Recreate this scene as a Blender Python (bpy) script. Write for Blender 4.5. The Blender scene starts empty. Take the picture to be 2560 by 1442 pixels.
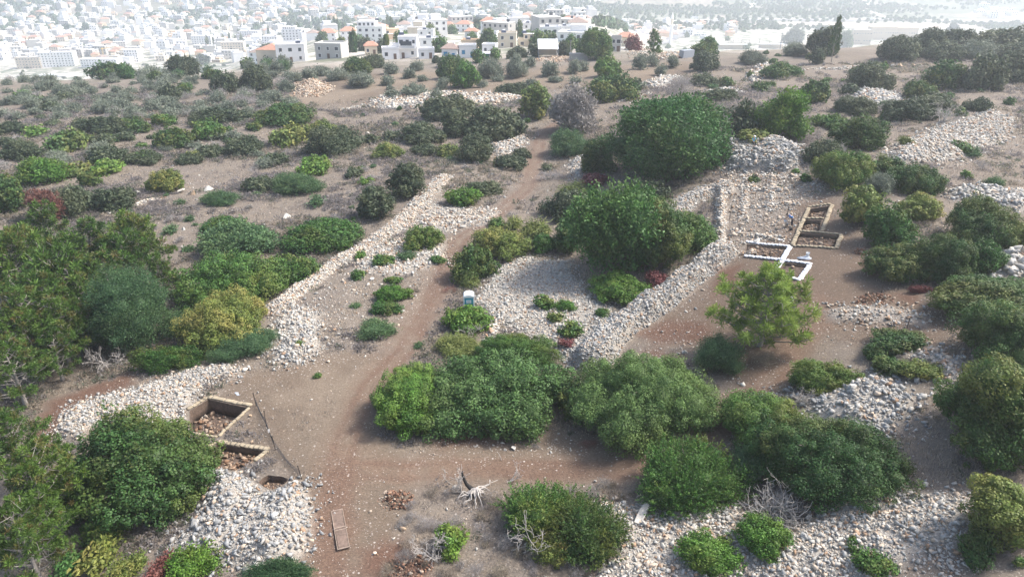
import bpy, bmesh, math, random
import numpy as np
from mathutils import Vector, Matrix
C = bpy.context.scene.collection
SC = bpy.context.scene
R = math.radians

# ---------------------------------------------------------------- camera, light, exposure
CAMZ, PITCH, HFOV = 37.0, R(25.5), R(70.0)
F = 1280.0 / math.tan(HFOV / 2)
cd = bpy.data.cameras.new('camera'); cam = bpy.data.objects.new('camera', cd); C.objects.link(cam)
cam.location = (0, 0, CAMZ); cam.rotation_euler = (math.pi / 2 - PITCH, 0, 0)
cd.sensor_fit = 'HORIZONTAL'; cd.angle = HFOV; cd.clip_start = 0.5; cd.clip_end = 9000
SC.camera = cam
SUN_EL, SUN_AZ = R(50), R(78)          # azimuth measured from +y (view direction) towards +x
w = bpy.data.worlds.new('World'); SC.world = w; w.use_nodes = True
nt = w.node_tree; bg = nt.nodes['Background']
sky = nt.nodes.new('ShaderNodeTexSky'); sky.sky_type = 'NISHITA'; sky.sun_disc = False
sky.sun_elevation = SUN_EL; sky.sun_rotation = SUN_AZ
sky.air_density = 1.0; sky.dust_density = 4.0; sky.ozone_density = 1.0
nt.links.new(sky.outputs[0], bg.inputs[0]); bg.inputs[1].default_value = 0.14
sl = bpy.data.lights.new('sun', 'SUN'); sl.energy = 2.7; sl.angle = R(9); sl.color = (1.0, 0.965, 0.91)
so = bpy.data.objects.new('sun', sl); C.objects.link(so)
sd = Vector((math.sin(SUN_AZ) * math.cos(SUN_EL), math.cos(SUN_AZ) * math.cos(SUN_EL), math.sin(SUN_EL)))
so.rotation_euler = sd.to_track_quat('Z', 'Y').to_euler(); so.location = (0, 0, 200)
SC.view_settings.view_transform = 'Standard'; SC.view_settings.look = 'None'
SC.view_settings.exposure = 1.0; SC.view_settings.gamma = 1.0
HAZE = 0.0004
SC.cycles.volume_bounces = 1; SC.cycles.max_bounces = 6; SC.cycles.transparent_max_bounces = 8

# ---------------------------------------------------------------- terrain height
def sm(a, b, v):
    t = np.clip((v - a) / (b - a), 0, 1); return t * t * (3 - 2 * t)
def ramp(d, s): return 0.5 * (d + np.sqrt(d * d + s * s))
def hbase(x, y):
    x = np.asarray(x, float); y = np.asarray(y, float)
    zn = 8.0 * sm(2, 50, x) - 2.0 * sm(0, 60, -x)
    zf = np.clip(0.04 * x, -7, 9)
    k = sm(105, 220, y)
    z = zn * (1 - k) + zf * k
    z = z + 0.35 * np.sin(x * 0.11 + 1.3) * np.sin(y * 0.083) + 0.22 * np.sin(x * 0.23 - y * 0.17)
    u = x / np.maximum(y, 60.0); slope = 0.08 + 0.11 * sm(0.20, 0.48, -u) + 0.10 * sm(0.09, 0.26, u)
    z = z - slope * ramp(y - 264, 22)
    far = -103.0 + 4 * np.sin(x * 0.004 + 0.6) + 2.0 * np.sin(x * 0.011)
    z = far + ramp(z - far, 10)
    z = z + 0.16 * ramp(y - 1850 - 0.12 * x, 60) + sm(500, 900, y) * (3 * np.sin(x * 0.013) * np.sin(y * 0.009))
    return z
RX0, RX1, RY0, RY1, RS = -130.0, 170.0, 20.0, 240.0, 0.25
NXR, NYR = int((RX1 - RX0) / RS) + 1, int((RY1 - RY0) / RS) + 1
GX, GY = np.meshgrid(RX0 + RS * np.arange(NXR), RY0 + RS * np.arange(NYR))
BUMP = np.zeros((NYR, NXR))
def rsample(g, x, y):
    x = np.asarray(x, float); y = np.asarray(y, float)
    fx = np.clip((x - RX0) / RS, 0, NXR - 1.001); fy = np.clip((y - RY0) / RS, 0, NYR - 1.001)
    ix = fx.astype(int); iy = fy.astype(int); tx = fx - ix; ty = fy - iy
    inside = (x > RX0) & (x < RX1) & (y > RY0) & (y < RY1)
    v = (g[iy, ix] * (1 - tx) + g[iy, ix + 1] * tx) * (1 - ty) + (g[iy + 1, ix] * (1 - tx) + g[iy + 1, ix + 1] * tx) * ty
    return np.where(inside, v, 0)
def hfull(x, y): return hbase(x, y) + rsample(BUMP, x, y)
TS = np.concatenate([np.arange(30, 330, 0.6), 330 * 1.006 ** np.arange(0, 370)])
def ray(px, py):
    dx = (px - 1280) / F; dy = (721 - py) / F
    return np.array([dx, math.cos(PITCH) + dy * math.sin(PITCH), -math.sin(PITCH) + dy * math.cos(PITCH)])
def hit(px, py, hf=hfull):
    d = ray(px, py)
    z = CAMZ + TS * d[2] - hf(TS * d[0], TS * d[1])
    i = np.argmax(z < 0)
    if z[i] >= 0: i = len(TS) - 1
    a, b = TS[max(i - 1, 0)], TS[i]
    for _ in range(14):
        m = 0.5 * (a + b)
        if CAMZ + m * d[2] - float(hf(m * d[0], m * d[1])) < 0: b = m
        else: a = m
    return m * d[0], m * d[1], m          # m = depth along the lens axis
def at(px, py): x, y, _ = hit(px, py); return Vector((x, y, float(hfull(x, y))))
def at0(px, py): x, y, _ = hit(px, py, hbase); return (x, y)
def gz(x, y): return float(hfull(x, y))

# ---------------------------------------------------------------- masks on a ground raster
def poly_sd(pts, X, Y):                    # signed distance, positive inside
    d = np.full(X.shape, 1e9); ins = np.zeros(X.shape, bool); n = len(pts)
    for i in range(n):
        ax, ay = pts[i]; bx, by = pts[(i + 1) % n]; ex, ey = bx - ax, by - ay
        t = np.clip(((X - ax) * ex + (Y - ay) * ey) / (ex * ex + ey * ey + 1e-9), 0, 1)
        d = np.minimum(d, np.hypot(X - ax - t * ex, Y - ay - t * ey))
        c = ((ay > Y) != (by > Y)) & (X < (bx - ax) * (Y - ay) / (by - ay + 1e-12) + ax)
        ins ^= c
    return np.where(ins, d, -d)
def line_d(pts, X, Y):
    d = np.full(X.shape, 1e9)
    for i in range(len(pts) - 1):
        ax, ay = pts[i]; bx, by = pts[i + 1]; ex, ey = bx - ax, by - ay
        t = np.clip(((X - ax) * ex + (Y - ay) * ey) / (ex * ex + ey * ey + 1e-9), 0, 1)
        d = np.minimum(d, np.hypot(X - ax - t * ex, Y - ay - t * ey))
    return d
def win(pts, pad):
    xs = [p[0] for p in pts]; ys = [p[1] for p in pts]
    i0 = int(max(0, (min(xs) - pad - RX0) / RS)); i1 = int(min(NXR, (max(xs) + pad - RX0) / RS + 2))
    j0 = int(max(0, (min(ys) - pad - RY0) / RS)); j1 = int(min(NYR, (max(ys) + pad - RY0) / RS + 2))
    return slice(j0, j1), slice(i0, i1)
def vnoise(X, Y, s, seed):                 # smooth value noise 0..1
    rg = np.random.RandomState(seed); T = rg.rand(64, 64)
    fx = X / s; fy = Y / s; ix = np.floor(fx).astype(int); iy = np.floor(fy).astype(int)
    tx = fx - ix; ty = fy - iy; tx = tx * tx * (3 - 2 * tx); ty = ty * ty * (3 - 2 * ty)
    a = T[iy % 64, ix % 64]; b = T[iy % 64, (ix + 1) % 64]; c = T[(iy + 1) % 64, ix % 64]; d = T[(iy + 1) % 64, (ix + 1) % 64]
    return (a * (1 - tx) + b * tx) * (1 - ty) + (c * (1 - tx) + d * tx) * ty
NZ = vnoise(GX, GY, 2.3, 1) - 0.5 + 0.5 * (vnoise(GX, GY, 0.8, 2) - 0.5)
PATH = np.zeros_like(BUMP); STONE = np.zeros_like(BUMP); RED = np.zeros_like(BUMP)
SOIL = np.zeros_like(BUMP); DIRT = np.zeros_like(BUMP); PALE = np.zeros_like(BUMP)
def wpoly(pp): return [at0(*p) for p in pp]
def paint(mask, pp, v=1.0, feather=1.5, wob=1.5, world=False):
    pts = pp if world else wpoly(pp); s = win(pts, feather + 3)
    d = poly_sd(pts, GX[s], GY[s]) + wob * NZ[s]
    mask[s] = np.maximum(mask[s], v * sm(-feather, feather, d))
def paint_line(mask, pp, width, v=1.0, feather=0.8, wob=0.8):
    pts = wpoly(pp); s = win(pts, width + feather + 3)
    d = width / 2 - line_d(pts, GX[s], GY[s]) + wob * NZ[s]
    mask[s] = np.maximum(mask[s], v * sm(-feather, feather, d))

# tracks
T1 = [(815, 1480), (825, 1340), (840, 1200), (870, 1080), (930, 960), (1010, 880), (1070, 780), (1105, 690), (1150, 600), (1230, 545), (1320, 470), (1335, 410), (1350, 350), (1400, 300), (1480, 270)]
T2 = [(840, 1170), (1000, 1180), (1200, 1168), (1400, 1172), (1560, 1175), (1700, 1150), (1790, 1085), (1880, 985), (1950, 920), (2020, 830), (2040, 760), (2000, 720)]
paint_line(PATH, T1, 3.4, 1.0, 1.2); paint_line(PATH, T2, 3.0, 1.0, 1.0)
paint_line(PATH, [(1000, 880), (1070, 770), (1120, 660)], 4.5, 0.9, 1.5)
def ruts(pp, v):
    P_ = np.array(wpoly(pp)); T_ = np.gradient(P_, axis=0); T_ /= np.linalg.norm(T_, axis=1)[:, None]; N_ = np.stack([-T_[:, 1], T_[:, 0]], 1)
    for off in (-0.8, 0.8):
        q = [tuple(a) for a in P_ + N_ * off]; s = win(q, 2); d = 0.28 - line_d(q, GX[s], GY[s]) + 0.25 * NZ[s]; RED[s] = np.maximum(RED[s], v * sm(-0.25, 0.25, d) * (0.5 + 0.5 * vnoise(GX[s], GY[s], 3, 91)))
ruts(T1, 0.62); ruts(T2[:-3], 0.55)
paint(SOIL, [(600, 940), (760, 900), (900, 880), (1000, 900), (950, 1000), (980, 1120), (1060, 1190), (1020, 1290), (950, 1442), (770, 1442), (790, 1260), (740, 1200), (700, 1150), (630, 1080), (560, 990)], 1, 1.5)
paint(SOIL, [(1790, 700), (1850, 640), (1800, 600), (1900, 540), (1990, 500), (2085, 480), (2140, 560), (2175, 640), (2180, 700), (2300, 730), (2400, 800), (2390, 870), (2200, 850), (2060, 850), (1990, 960), (1840, 1000), (1790, 900), (1700, 860), (1660, 790), (1760, 740)], 1, 2)
paint(SOIL, [(1100, 1080), (1400, 1080), (1640, 1110), (1560, 1200), (1150, 1230), (1000, 1210)], 0.8, 1.5)
paint(PALE, [(690, 1000), (800, 930), (930, 920), (930, 1050), (900, 1130), (780, 1130)], 0.8, 3, 4)
# bare soil in the orchard and on upper tracks
paint(SOIL, [(690, 235), (800, 205), (960, 180), (1100, 175), (1300, 180), (1500, 160), (1750, 150), (1740, 185), (1560, 215), (1350, 225), (1150, 232), (960, 245), (860, 262), (740, 260)], 1, 5, 5)
paint(PALE, [(700, 240), (860, 225), (1000, 178), (1110, 172), (1090, 190), (900, 240), (860, 258), (760, 255)], 1, 4, 4)
paint(PALE, [(1350, 150), (1560, 148), (1740, 130), (1740, 150), (1550, 168), (1380, 172)], 0.8, 5, 5)
# dark red earth: spoil and darker patches
for pp in [[(1590, 830), (1640, 810), (1720, 800), (1775, 815), (1770, 850), (1720, 860), (1640, 855)], [(1780, 680), (1860, 660), (1840, 720), (1790, 740)], [(1760, 770), (1800, 765), (1805, 800), (1770, 800)],
           [(2240, 735), (2310, 735), (2315, 765), (2260, 765)], [(890, 1370), (1010, 1340), (1060, 1400), (1080, 1442), (900, 1442)], [(1100, 1080), (1260, 1090), (1250, 1110), (1110, 1110)],
           [(140, 1140), (60, 1110), (110, 1010), (230, 960), (330, 930), (330, 960), (200, 1010), (140, 1070)], [(1610, 880), (1650, 870), (1700, 900), (1660, 930)], [(2160, 600), (2190, 600), (2200, 700), (2170, 690)]]:
    paint(RED, pp, 0.9, 0.9, 1.0)
paint_line(RED, [(1520, 1185), (1700, 1155), (1790, 1090), (1890, 985)], 2.2, 0.45)
paint_line(RED, [(825, 1460), (835, 1300), (850, 1190)], 2.6, 0.5)
paint(RED, [(1780, 690), (1850, 630), (1990, 500), (2085, 480), (2180, 640), (2300, 730), (2400, 800), (2380, 870), (2050, 850), (1990, 960), (1830, 1000), (1700, 860), (1660, 790)], 0.20, 3, 4)
paint(PALE, [(950, 180), (1300, 178), (1740, 150), (1560, 212), (1350, 222), (960, 242)], 0.7, 5, 6)
paint_line(RED, [(1180, 1170), (1400, 1175), (1540, 1180)], 1.4, 0.45)
paint_line(RED, [(1045, 830), (1100, 700), (1140, 620)], 1.3, 0.5)

# rubble heaps: pixel outline, height, stone size, stone tone (0 white .. 1 grey), warm share, label
HEAPS = [
 ([(140, 1090), (180, 1015), (340, 975), (440, 930), (560, 915), (600, 930), (520, 965), (470, 1000), (462, 1080), (400, 1100), (350, 1080), (250, 1060), (195, 1095)], 0.5, 0.18, 0.42, 0.2, 'pale grey rubble spread beside the pine edge left of the square pit'),
 ([(430, 1370), (480, 1290), (530, 1180), (600, 1172), (640, 1205), (700, 1228), (745, 1205), (775, 1270), (770, 1380), (700, 1450), (540, 1440)], 1.1, 0.25, 0.78, 0.08, 'grey rubble mound below the lower pits, by the dark round tree'),
 ([(1235, 670), (1320, 638), (1420, 655), (1445, 705), (1480, 740), (1575, 790), (1480, 830), (1400, 875), (1290, 835), (1230, 810), (1190, 745)], 0.35, 0.19, 0.2, 0.15, 'pale stone scatter in the hollow right of the portable toilet'),
 ([(1805, 372), (1900, 354), (2010, 370), (2022, 402), (1990, 432), (1810, 432)], 1.9, 0.30, 0.6, 0.05, 'high grey stone mound on which two people are working'),
 ([(1800, 434), (2020, 432), (2075, 472), (1980, 520), (1965, 590), (1860, 630), (1800, 640), (1830, 560)], 0.1, 0.24, 0.05, 0.5, 'tan stony ruins below the grey mound, left of the sandbagged trenches'),
 ([(2205, 385), (2330, 322), (2480, 282), (2545, 300), (2510, 350), (2400, 395), (2330, 410), (2240, 415)], 0.9, 0.28, 0.25, 0.25, 'broad pale stone bank below the dead leaning tree at right'),
 ([(2130, 232), (2210, 236), (2260, 240), (2240, 268), (2180, 275), (2130, 262)], 1.1, 0.45, 0.45, 0.1, 'grey stone heap between dark bushes at upper right'),
 ([(2370, 480), (2440, 468), (2570, 480), (2570, 535), (2480, 520), (2380, 500)], 0.7, 0.34, 0.4, 0.1, 'grey stone heap at the right edge above the dense bushes'),
 ([(2455, 660), (2500, 632), (2570, 630), (2570, 700), (2470, 698)], 0.8, 0.55, 0.4, 0.05, 'heap of large grey boulders at the right edge'),
 ([(2060, 775), (2190, 760), (2330, 785), (2310, 815), (2200, 812), (2080, 800)], 0.3, 0.20, 0.35, 0.35, 'low bank of small stones along the right clearing, below the red heap'),
 ([(2110, 955), (2180, 925), (2270, 950), (2285, 1000), (2250, 1095), (2150, 1110), (2060, 1060), (1990, 1015), (1935, 985), (2050, 990)], 1.0, 0.28, 0.7, 0.05, 'grey stone heap left of the big dark tree at right'),
 ([(2260, 890), (2330, 872), (2420, 895), (2400, 960), (2340, 950)], 0.4, 0.28, 0.4, 0.35, 'strip of grey and tan stones behind the brown bush at right'),
 ([(1500, 1262), (1620, 1262), (1840, 1262), (1890, 1330), (2000, 1300), (2080, 1262), (2240, 1195), (2300, 1228), (2430, 1240), (2440, 1330), (2370, 1410), (2250, 1385), (2180, 1460), (1480, 1470), (1540, 1400)], 0.6, 0.20, 0.22, 0.22, 'wide white and grey rubble field along the bottom right'),
 ([(685, 905), (690, 800), (730, 760), (800, 790), (800, 870), (740, 910)], 0.6, 0.24, 0.4, 0.1, 'grey collapsed stones beside the yellow leaved bush'),
 ([(1060, 500), (1110, 520), (1250, 525), (1230, 560), (1130, 580), (1030, 590)], 0.25, 0.27, 0.15, 0.4, 'tan stones across the upper bend of the track'),
 ([(880, 640), (960, 600), (1110, 600), (1120, 650), (1000, 690), (900, 680)], 0.15, 0.26, 0.12, 0.35, 'whitish stones between the low green bushes left of the track'),
 ([(1420, 420), (1440, 395), (1480, 380), (1470, 430), (1440, 450)], 0.5, 0.28, 0.35, 0.15, 'small grey stone slope left of the dark shrub at the big tree'),
 ([(1225, 365), (1290, 345), (1320, 340), (1300, 370), (1250, 395)], 0.4, 0.3, 0.2, 0.2, 'pale stone strip between bushes above the track bend'),
 ([(920, 262), (960, 240), (1110, 232), (1180, 240), (1280, 235), (1310, 248), (1250, 262), (1060, 268), (940, 275)], 0.8, 0.5, 0.05, 0.3, 'long whitish field stone bank in front of the olive orchard'),
 ([(735, 240), (745, 208), (800, 205), (830, 225), (790, 243)], 1.3, 0.4, 0.0, 0.95, 'orange tan heap of quarried stones beside the orchard track'),
 ([(1600, 215), (1650, 195), (1700, 195), (1690, 212), (1640, 222)], 0.6, 0.45, 0.1, 0.2, 'whitish stones beside the grey leafless bush at upper right'),
 ([(1760, 232), (1830, 222), (1850, 235), (1780, 245)], 0.4, 0.4, 0.3, 0.1, 'thin pale stone line behind the twin green trees'),
 ([(1870, 195), (1900, 165), (1925, 160), (1915, 185), (1885, 205)], 0.7, 0.55, 0.1, 0.3, 'white boulder heap left of the low green mound bush'),
 ([(1560, 145), (1580, 128), (1700, 128), (1740, 140), (1690, 150), (1600, 152)], 0.9, 0.5, 0.0, 0.7, 'tan earth and stone bank behind the orchard near the dark red tree'),
 ([(1340, 147), (1400, 141), (1450, 146), (1460, 152), (1350, 156)], 1.2, 0.4, 0.0, 0.9, 'orange earth bank in front of the white roofed shed'),
]
HP = []
for pp, H, s0, g, wm, lab in HEAPS:
    pts = wpoly(pp); HP.append(pts); s = win(pts, 4)
    d = poly_sd(pts, GX[s], GY[s]) + 1.2 * NZ[s]
    wdt = max(0.8, H * (0.6 if H > 1.8 else 1.5))
    BUMP[s] = np.maximum(BUMP[s], H * sm(-0.4, wdt * 1.6, d) * (0.85 + 0.5 * NZ[s]))
    STONE[s] = np.maximum(STONE[s], sm(-0.5, 1.0, d) * (0.3 if 'ruins' in lab else 1.0))
# dry-stone walls: centre line, width, height, stone size, grey, warm, label
WALLS = [
 ([(1480, 905), (1520, 850), (1560, 815), (1640, 765), (1700, 715), (1760, 672), (1800, 640)], 3.6, 1.9, 0.26, 0.6, 0.12, 'thick curved grey dry stone wall beside the excavation terrace'),
 ([(1430, 880), (1480, 850), (1545, 812)], 3.0, 0.7, 0.24, 0.6, 0.07, 'short grey stone spur joining the thick curved wall'),
 ([(1668, 560), (1710, 510), (1760, 487), (1800, 478)], 3.6, 1.5, 0.26, 0.4, 0.2, 'ruined stone tower wall behind the tall leafy tree'),
 ([(1802, 478), (1801, 540), (1797, 640)], 1.0, 1.2, 0.32, 0.15, 0.4, 'straight tan stone wall face running down from the ruined tower'),
 ([(1866, 455), (1862, 500), (1855, 545)], 0.7, 0.4, 0.3, 0.1, 0.4, 'short tan wall stub in the ruins below the mound'),
 ([(1800, 632), (1830, 638), (1862, 634)], 0.6, 0.35, 0.3, 0.1, 0.5, 'single row of stones left of the white sandbags'),
 ([(690, 770), (740, 730), (830, 665), (900, 625), (980, 575), (1040, 515), (1075, 480), (1110, 445)], 2.7, 0.7, 0.27, 0.25, 0.35, 'long collapsed terrace wall running up beside the left of the track'),
 ([(1040, 560), (1130, 545), (1225, 555)], 0.9, 0.5, 0.3, 0.1, 0.45, 'low tan cross wall at the upper track bend'),
 ([(1230, 835), (1255, 780), (1262, 760)], 0.7, 0.4, 0.32, 0.15, 0.2, 'little stone wall stub beside the toilet bush'),
 ([(1900, 190), (2000, 178), (2100, 175), (2140, 170)], 1.0, 0.6, 0.5, 0.1, 0.25, 'low white stone terrace line across the upper right slope'),
 ([(1560, 252), (1600, 243), (1625, 236)], 1.0, 0.5, 0.4, 0.1, 0.25, 'short stone line right of the dark twin bushes at upper centre'),
 ([(860, 275), (900, 268), (940, 262)], 1.0, 0.5, 0.4, 0.15, 0.25, 'scattered stone line left of the long field stone bank'),
 ([(300, 525), (340, 515), (385, 500)], 0.9, 0.4, 0.36, 0.15, 0.2, 'low whitish stone line right of the long dark hedge bush'),
]
for q, l_ in (([(1880, 442), (1990, 446)], 'upper faint row of stones across the ruins under the mound'), ([(1840, 470), (1945, 478)], 'second faint row of stones across the ruins'), ([(1880, 520), (1965, 512)], 'faint row of stones in the middle of the ruins'), ([(1866, 590), (1940, 596)], 'lowest faint row of stones above the white sandbags'), ([(1930, 440), (1925, 520)], 'upright row of stones dividing the ruins')):
    WALLS.append((q, 0.8, 0.4, 0.36, 0.05, 0.4, l_))
WP = []
for pp, wd, H, s0, g, wm, lab in WALLS:
    pts = wpoly(pp); WP.append(pts); s = win(pts, wd + 3)
    d = wd / 2 - line_d(pts, GX[s], GY[s]) + 0.35 * NZ[s]
    BUMP[s] = np.maximum(BUMP[s], H * 0.85 * sm(-0.25, 0.45 + wd * 0.15, d) * (0.9 + 0.4 * NZ[s]))
    STONE[s] = np.maximum(STONE[s], sm(-0.4, 0.4, d))
# sparse stony ground (for loose stones)
SPARSE = np.zeros_like(BUMP)
paint_line(SPARSE, [(720, 840), (780, 740), (860, 680), (940, 640), (1010, 590), (1080, 520), (1110, 470)], 6.5, 0.8, 2.5, 3)
for pp, v in [([(690, 900), (700, 770), (900, 640), (1110, 600), (1090, 700), (1010, 800), (900, 900), (760, 930)], 0.75), ([(1190, 730), (1580, 780), (1500, 900), (1230, 840)], 0.8),
              ([(1100, 1070), (1420, 1080), (1440, 1130), (1050, 1150)], 0.7), ([(1780, 900), (2000, 880), (2000, 1000), (1820, 1010)], 0.5), ([(2040, 760), (2400, 790), (2390, 860), (2000, 880)], 0.4),
              ([(1800, 430), (2080, 460), (2060, 520), (1960, 610), (1800, 650)], 0.9), ([(2060, 520), (2180, 560), (2180, 640), (2100, 640)], 0.4), ([(2200, 1180), (2300, 1000), (2420, 1180), (2500, 1250), (2300, 1250)], 0.35),
              ([(2130, 1380), (2560, 1300), (2560, 1460), (2130, 1460)], 0.6), ([(780, 1130), (860, 1130), (960, 1200), (1000, 1400), (900, 1442), (770, 1442)], 0.35), ([(300, 940), (640, 900), (900, 900), (640, 980), (480, 1000), (400, 1000)], 0.45),
              ([(1580, 780), (1760, 720), (1790, 900), (1600, 900)], 0.5), ([(620, 1050), (700, 1000), (760, 1200), (700, 1230), (600, 1170)], 0.15), ([(1240, 1240), (1500, 1230), (1520, 1442), (1000, 1442), (940, 1300)], 0.25),
              ([(2220, 380), (2560, 270), (2560, 420), (2230, 430)], 0.5), ([(1100, 440), (1340, 420), (1300, 520), (1060, 590)], 0.45), ([(440, 440), (620, 450), (560, 490), (430, 490)], 0.4), ([(400, 520), (800, 500), (760, 560), (480, 600)], 0.12)]:
    paint(SPARSE, pp, v, 2, 2.5)

# ---------------------------------------------------------------- helpers: objects
def tag(o, label=None, cat=None, group=None, kind=None):
    if label: o['label'] = label
    if cat: o['category'] = cat
    if group: o['group'] = group
    if kind: o['kind'] = kind
    return o
def link(o, parent=None):
    C.objects.link(o)
    if parent: o.parent = parent
    return o
def empty(name, loc, rz=0.0):
    o = bpy.data.objects.new(name, None); o.empty_display_size = 0.3; C.objects.link(o)
    o.location = loc; o.rotation_euler = (0, 0, rz); return o
def mesh_np(name, V, faces_list, mats=(), attr=None, fmat=None, smooth=False):
    """faces_list: list of int arrays (n,k). attr: dict name -> (nverts,4) float colours."""
    me = bpy.data.meshes.new(name); V = np.asarray(V, np.float32)
    me.vertices.add(len(V)); me.vertices.foreach_set('co', V.ravel())
    tot = np.concatenate([np.full(len(f), f.shape[1], np.int32) for f in faces_list])
    idx = np.concatenate([f.ravel() for f in faces_list]).astype(np.int32)
    me.loops.add(len(idx)); me.loops.foreach_set('vertex_index', idx)
    me.polygons.add(len(tot)); st = np.concatenate([[0], np.cumsum(tot)[:-1]]).astype(np.int32)
    me.polygons.foreach_set('loop_start', st)
    for m in mats: me.materials.append(m)
    if fmat is not None: me.polygons.foreach_set('material_index', np.asarray(fmat, np.int32))
    if smooth: me.polygons.foreach_set('use_smooth', np.ones(len(tot), bool))
    me.update(calc_edges=True); me.validate()
    if attr:
        for k, a in attr.items():
            at_ = me.color_attributes.new(k, 'FLOAT_COLOR', 'POINT')
            at_.data.foreach_set('color', np.asarray(a, np.float32).ravel())
    return me
class MB:                                  # collects shapes, builds one mesh
    def __init__(s): s.bm = bmesh.new()
    def box(s, c, d, rz=0.0, tilt=None):
        m = Matrix.Translation(c) @ Matrix.Rotation(rz, 4, 'Z')
        if tilt is not None: m = m @ tilt
        bmesh.ops.create_cube(s.bm, size=1, matrix=m @ Matrix.Diagonal((d[0], d[1], d[2], 1))); return s
    def tube(s, pts, rad, n=6, cap=True):
        rings = []; P = [Vector(p) for p in pts]
        for i, p in enumerate(P):
            t = (P[min(i + 1, len(P) - 1)] - P[max(i - 1, 0)]).normalized()
            a = t.orthogonal().normalized(); b = t.cross(a); r = rad[i] if hasattr(rad, '__len__') else rad
            rings.append([s.bm.verts.new(p + (a * math.cos(2 * math.pi * k / n) + b * math.sin(2 * math.pi * k / n)) * r) for k in range(n)])
        for q in range(len(rings) - 1):
            for k in range(n): s.bm.faces.new((rings[q][k], rings[q][(k + 1) % n], rings[q + 1][(k + 1) % n], rings[q + 1][k]))
        if cap: s.bm.faces.new(rings[0][::-1]); s.bm.faces.new(rings[-1])
        return s
    def prism(s, outline, z0, z1, M=None):
        lo = [s.bm.verts.new((x, y, z0)) for x, y in outline]; hi = [s.bm.verts.new((x, y, z1)) for x, y in outline]; n = len(lo)
        for k in range(n): s.bm.faces.new((lo[k], lo[(k + 1) % n], hi[(k + 1) % n], hi[k]))
        s.bm.faces.new(lo[::-1]); s.bm.faces.new(hi)
        if M: bmesh.ops.transform(s.bm, matrix=M, verts=lo + hi)
        return s
    def hip(s, c, d, h, ridge=0.4):
        x, y, z = c; a, b = d[0] / 2, d[1] / 2
        base = [s.bm.verts.new((x + sx * a, y + sy * b, z)) for sx, sy in ((-1, -1), (1, -1), (1, 1), (-1, 1))]
        if a >= b: t = [s.bm.verts.new((x - a * ridge, y, z + h)), s.bm.verts.new((x + a * ridge, y, z + h))]; F4 = [(0, 1, 5, 4), (2, 3, 4, 5)]; F3 = [(1, 2, 5), (3, 0, 4)]
        else: t = [s.bm.verts.new((x, y - b * ridge, z + h)), s.bm.verts.new((x, y + b * ridge, z + h))]; F4 = [(1, 2, 5, 4), (3, 0, 4, 5)]; F3 = [(0, 1, 4), (2, 3, 5)]
        v = base + t
        for f in F4 + F3: s.bm.faces.new([v[i] for i in f])
        s.bm.faces.new(base[::-1]); return s
    def sph(s, c, r, sub=2, sc=(1, 1, 1)):
        bmesh.ops.create_icosphere(s.bm, subdivisions=sub, radius=r, matrix=Matrix.Translation(c) @ Matrix.Diagonal((sc[0], sc[1], sc[2], 1))); return s
    def build(s, name, mat, parent=None, smooth=False, bevel=0):
        if bevel: bmesh.ops.bevel(s.bm, geom=list(s.bm.edges), offset=bevel, segments=2, affect='EDGES', profile=0.6)
        me = bpy.data.meshes.new(name); bmesh.ops.recalc_face_normals(s.bm, faces=s.bm.faces); s.bm.to_mesh(me); s.bm.free()
        if smooth:
            for p in me.polygons: p.use_smooth = True
        me.materials.append(mat); o = bpy.data.objects.new(name, me); link(o, parent); return o
def copy_tree(o, parent=None):
    c = o.copy(); C.objects.link(c); c.parent = parent
    for ch in list(o.children): copy_tree(ch, c)
    return c

# ---------------------------------------------------------------- materials
def newmat(name):
    m = bpy.data.materials.new(name); m.use_nodes = True
    return m, m.node_tree, m.node_tree.nodes['Principled BSDF']
def N(t, kind, **kw):
    n = t.nodes.new(kind)
    for k, v in kw.items(): setattr(n, k, v)
    return n
def mixc(t, fac, a, b, blend='MIX'):
    n = t.nodes.new('ShaderNodeMix'); n.data_type = 'RGBA'; n.blend_type = blend
    for i, v in ((0, fac), (6, a), (7, b)):
        if hasattr(v, 'links') or hasattr(v, 'is_output'): t.links.new(v, n.inputs[i])
        else: n.inputs[i].default_value = (*v, 1) if i > 0 and len(v) == 3 else v
    return n.outputs[2]
def noise(t, scale, detail=4, rough=0.6, obj=False, vec=None):
    n = N(t, 'ShaderNodeTexNoise'); n.inputs['Scale'].default_value = scale; n.inputs['Detail'].default_value = detail; n.inputs['Roughness'].default_value = rough
    if vec is None: vec = coord(t, obj)
    t.links.new(vec, n.inputs['Vector']); return n.outputs[0]
def coord(t, obj=False):
    if obj: return N(t, 'ShaderNodeTexCoord').outputs['Object']
    return N(t, 'ShaderNodeNewGeometry').outputs['Position']
def mapr(t, v, a, b, c=0.0, d=1.0):
    n = N(t, 'ShaderNodeMapRange'); n.clamp = True
    t.links.new(v, n.inputs[0])
    for i, q in zip((1, 2, 3, 4), (a, b, c, d)): n.inputs[i].default_value = q
    return n.outputs[0]
def bump(t, bsdf, h, strength=0.5, dist=0.1):
    b = N(t, 'ShaderNodeBump'); b.inputs['Strength'].default_value = strength; b.inputs['Distance'].default_value = dist
    t.links.new(h, b.inputs['Height']); t.links.new(b.outputs[0], bsdf.inputs['Normal'])
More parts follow.
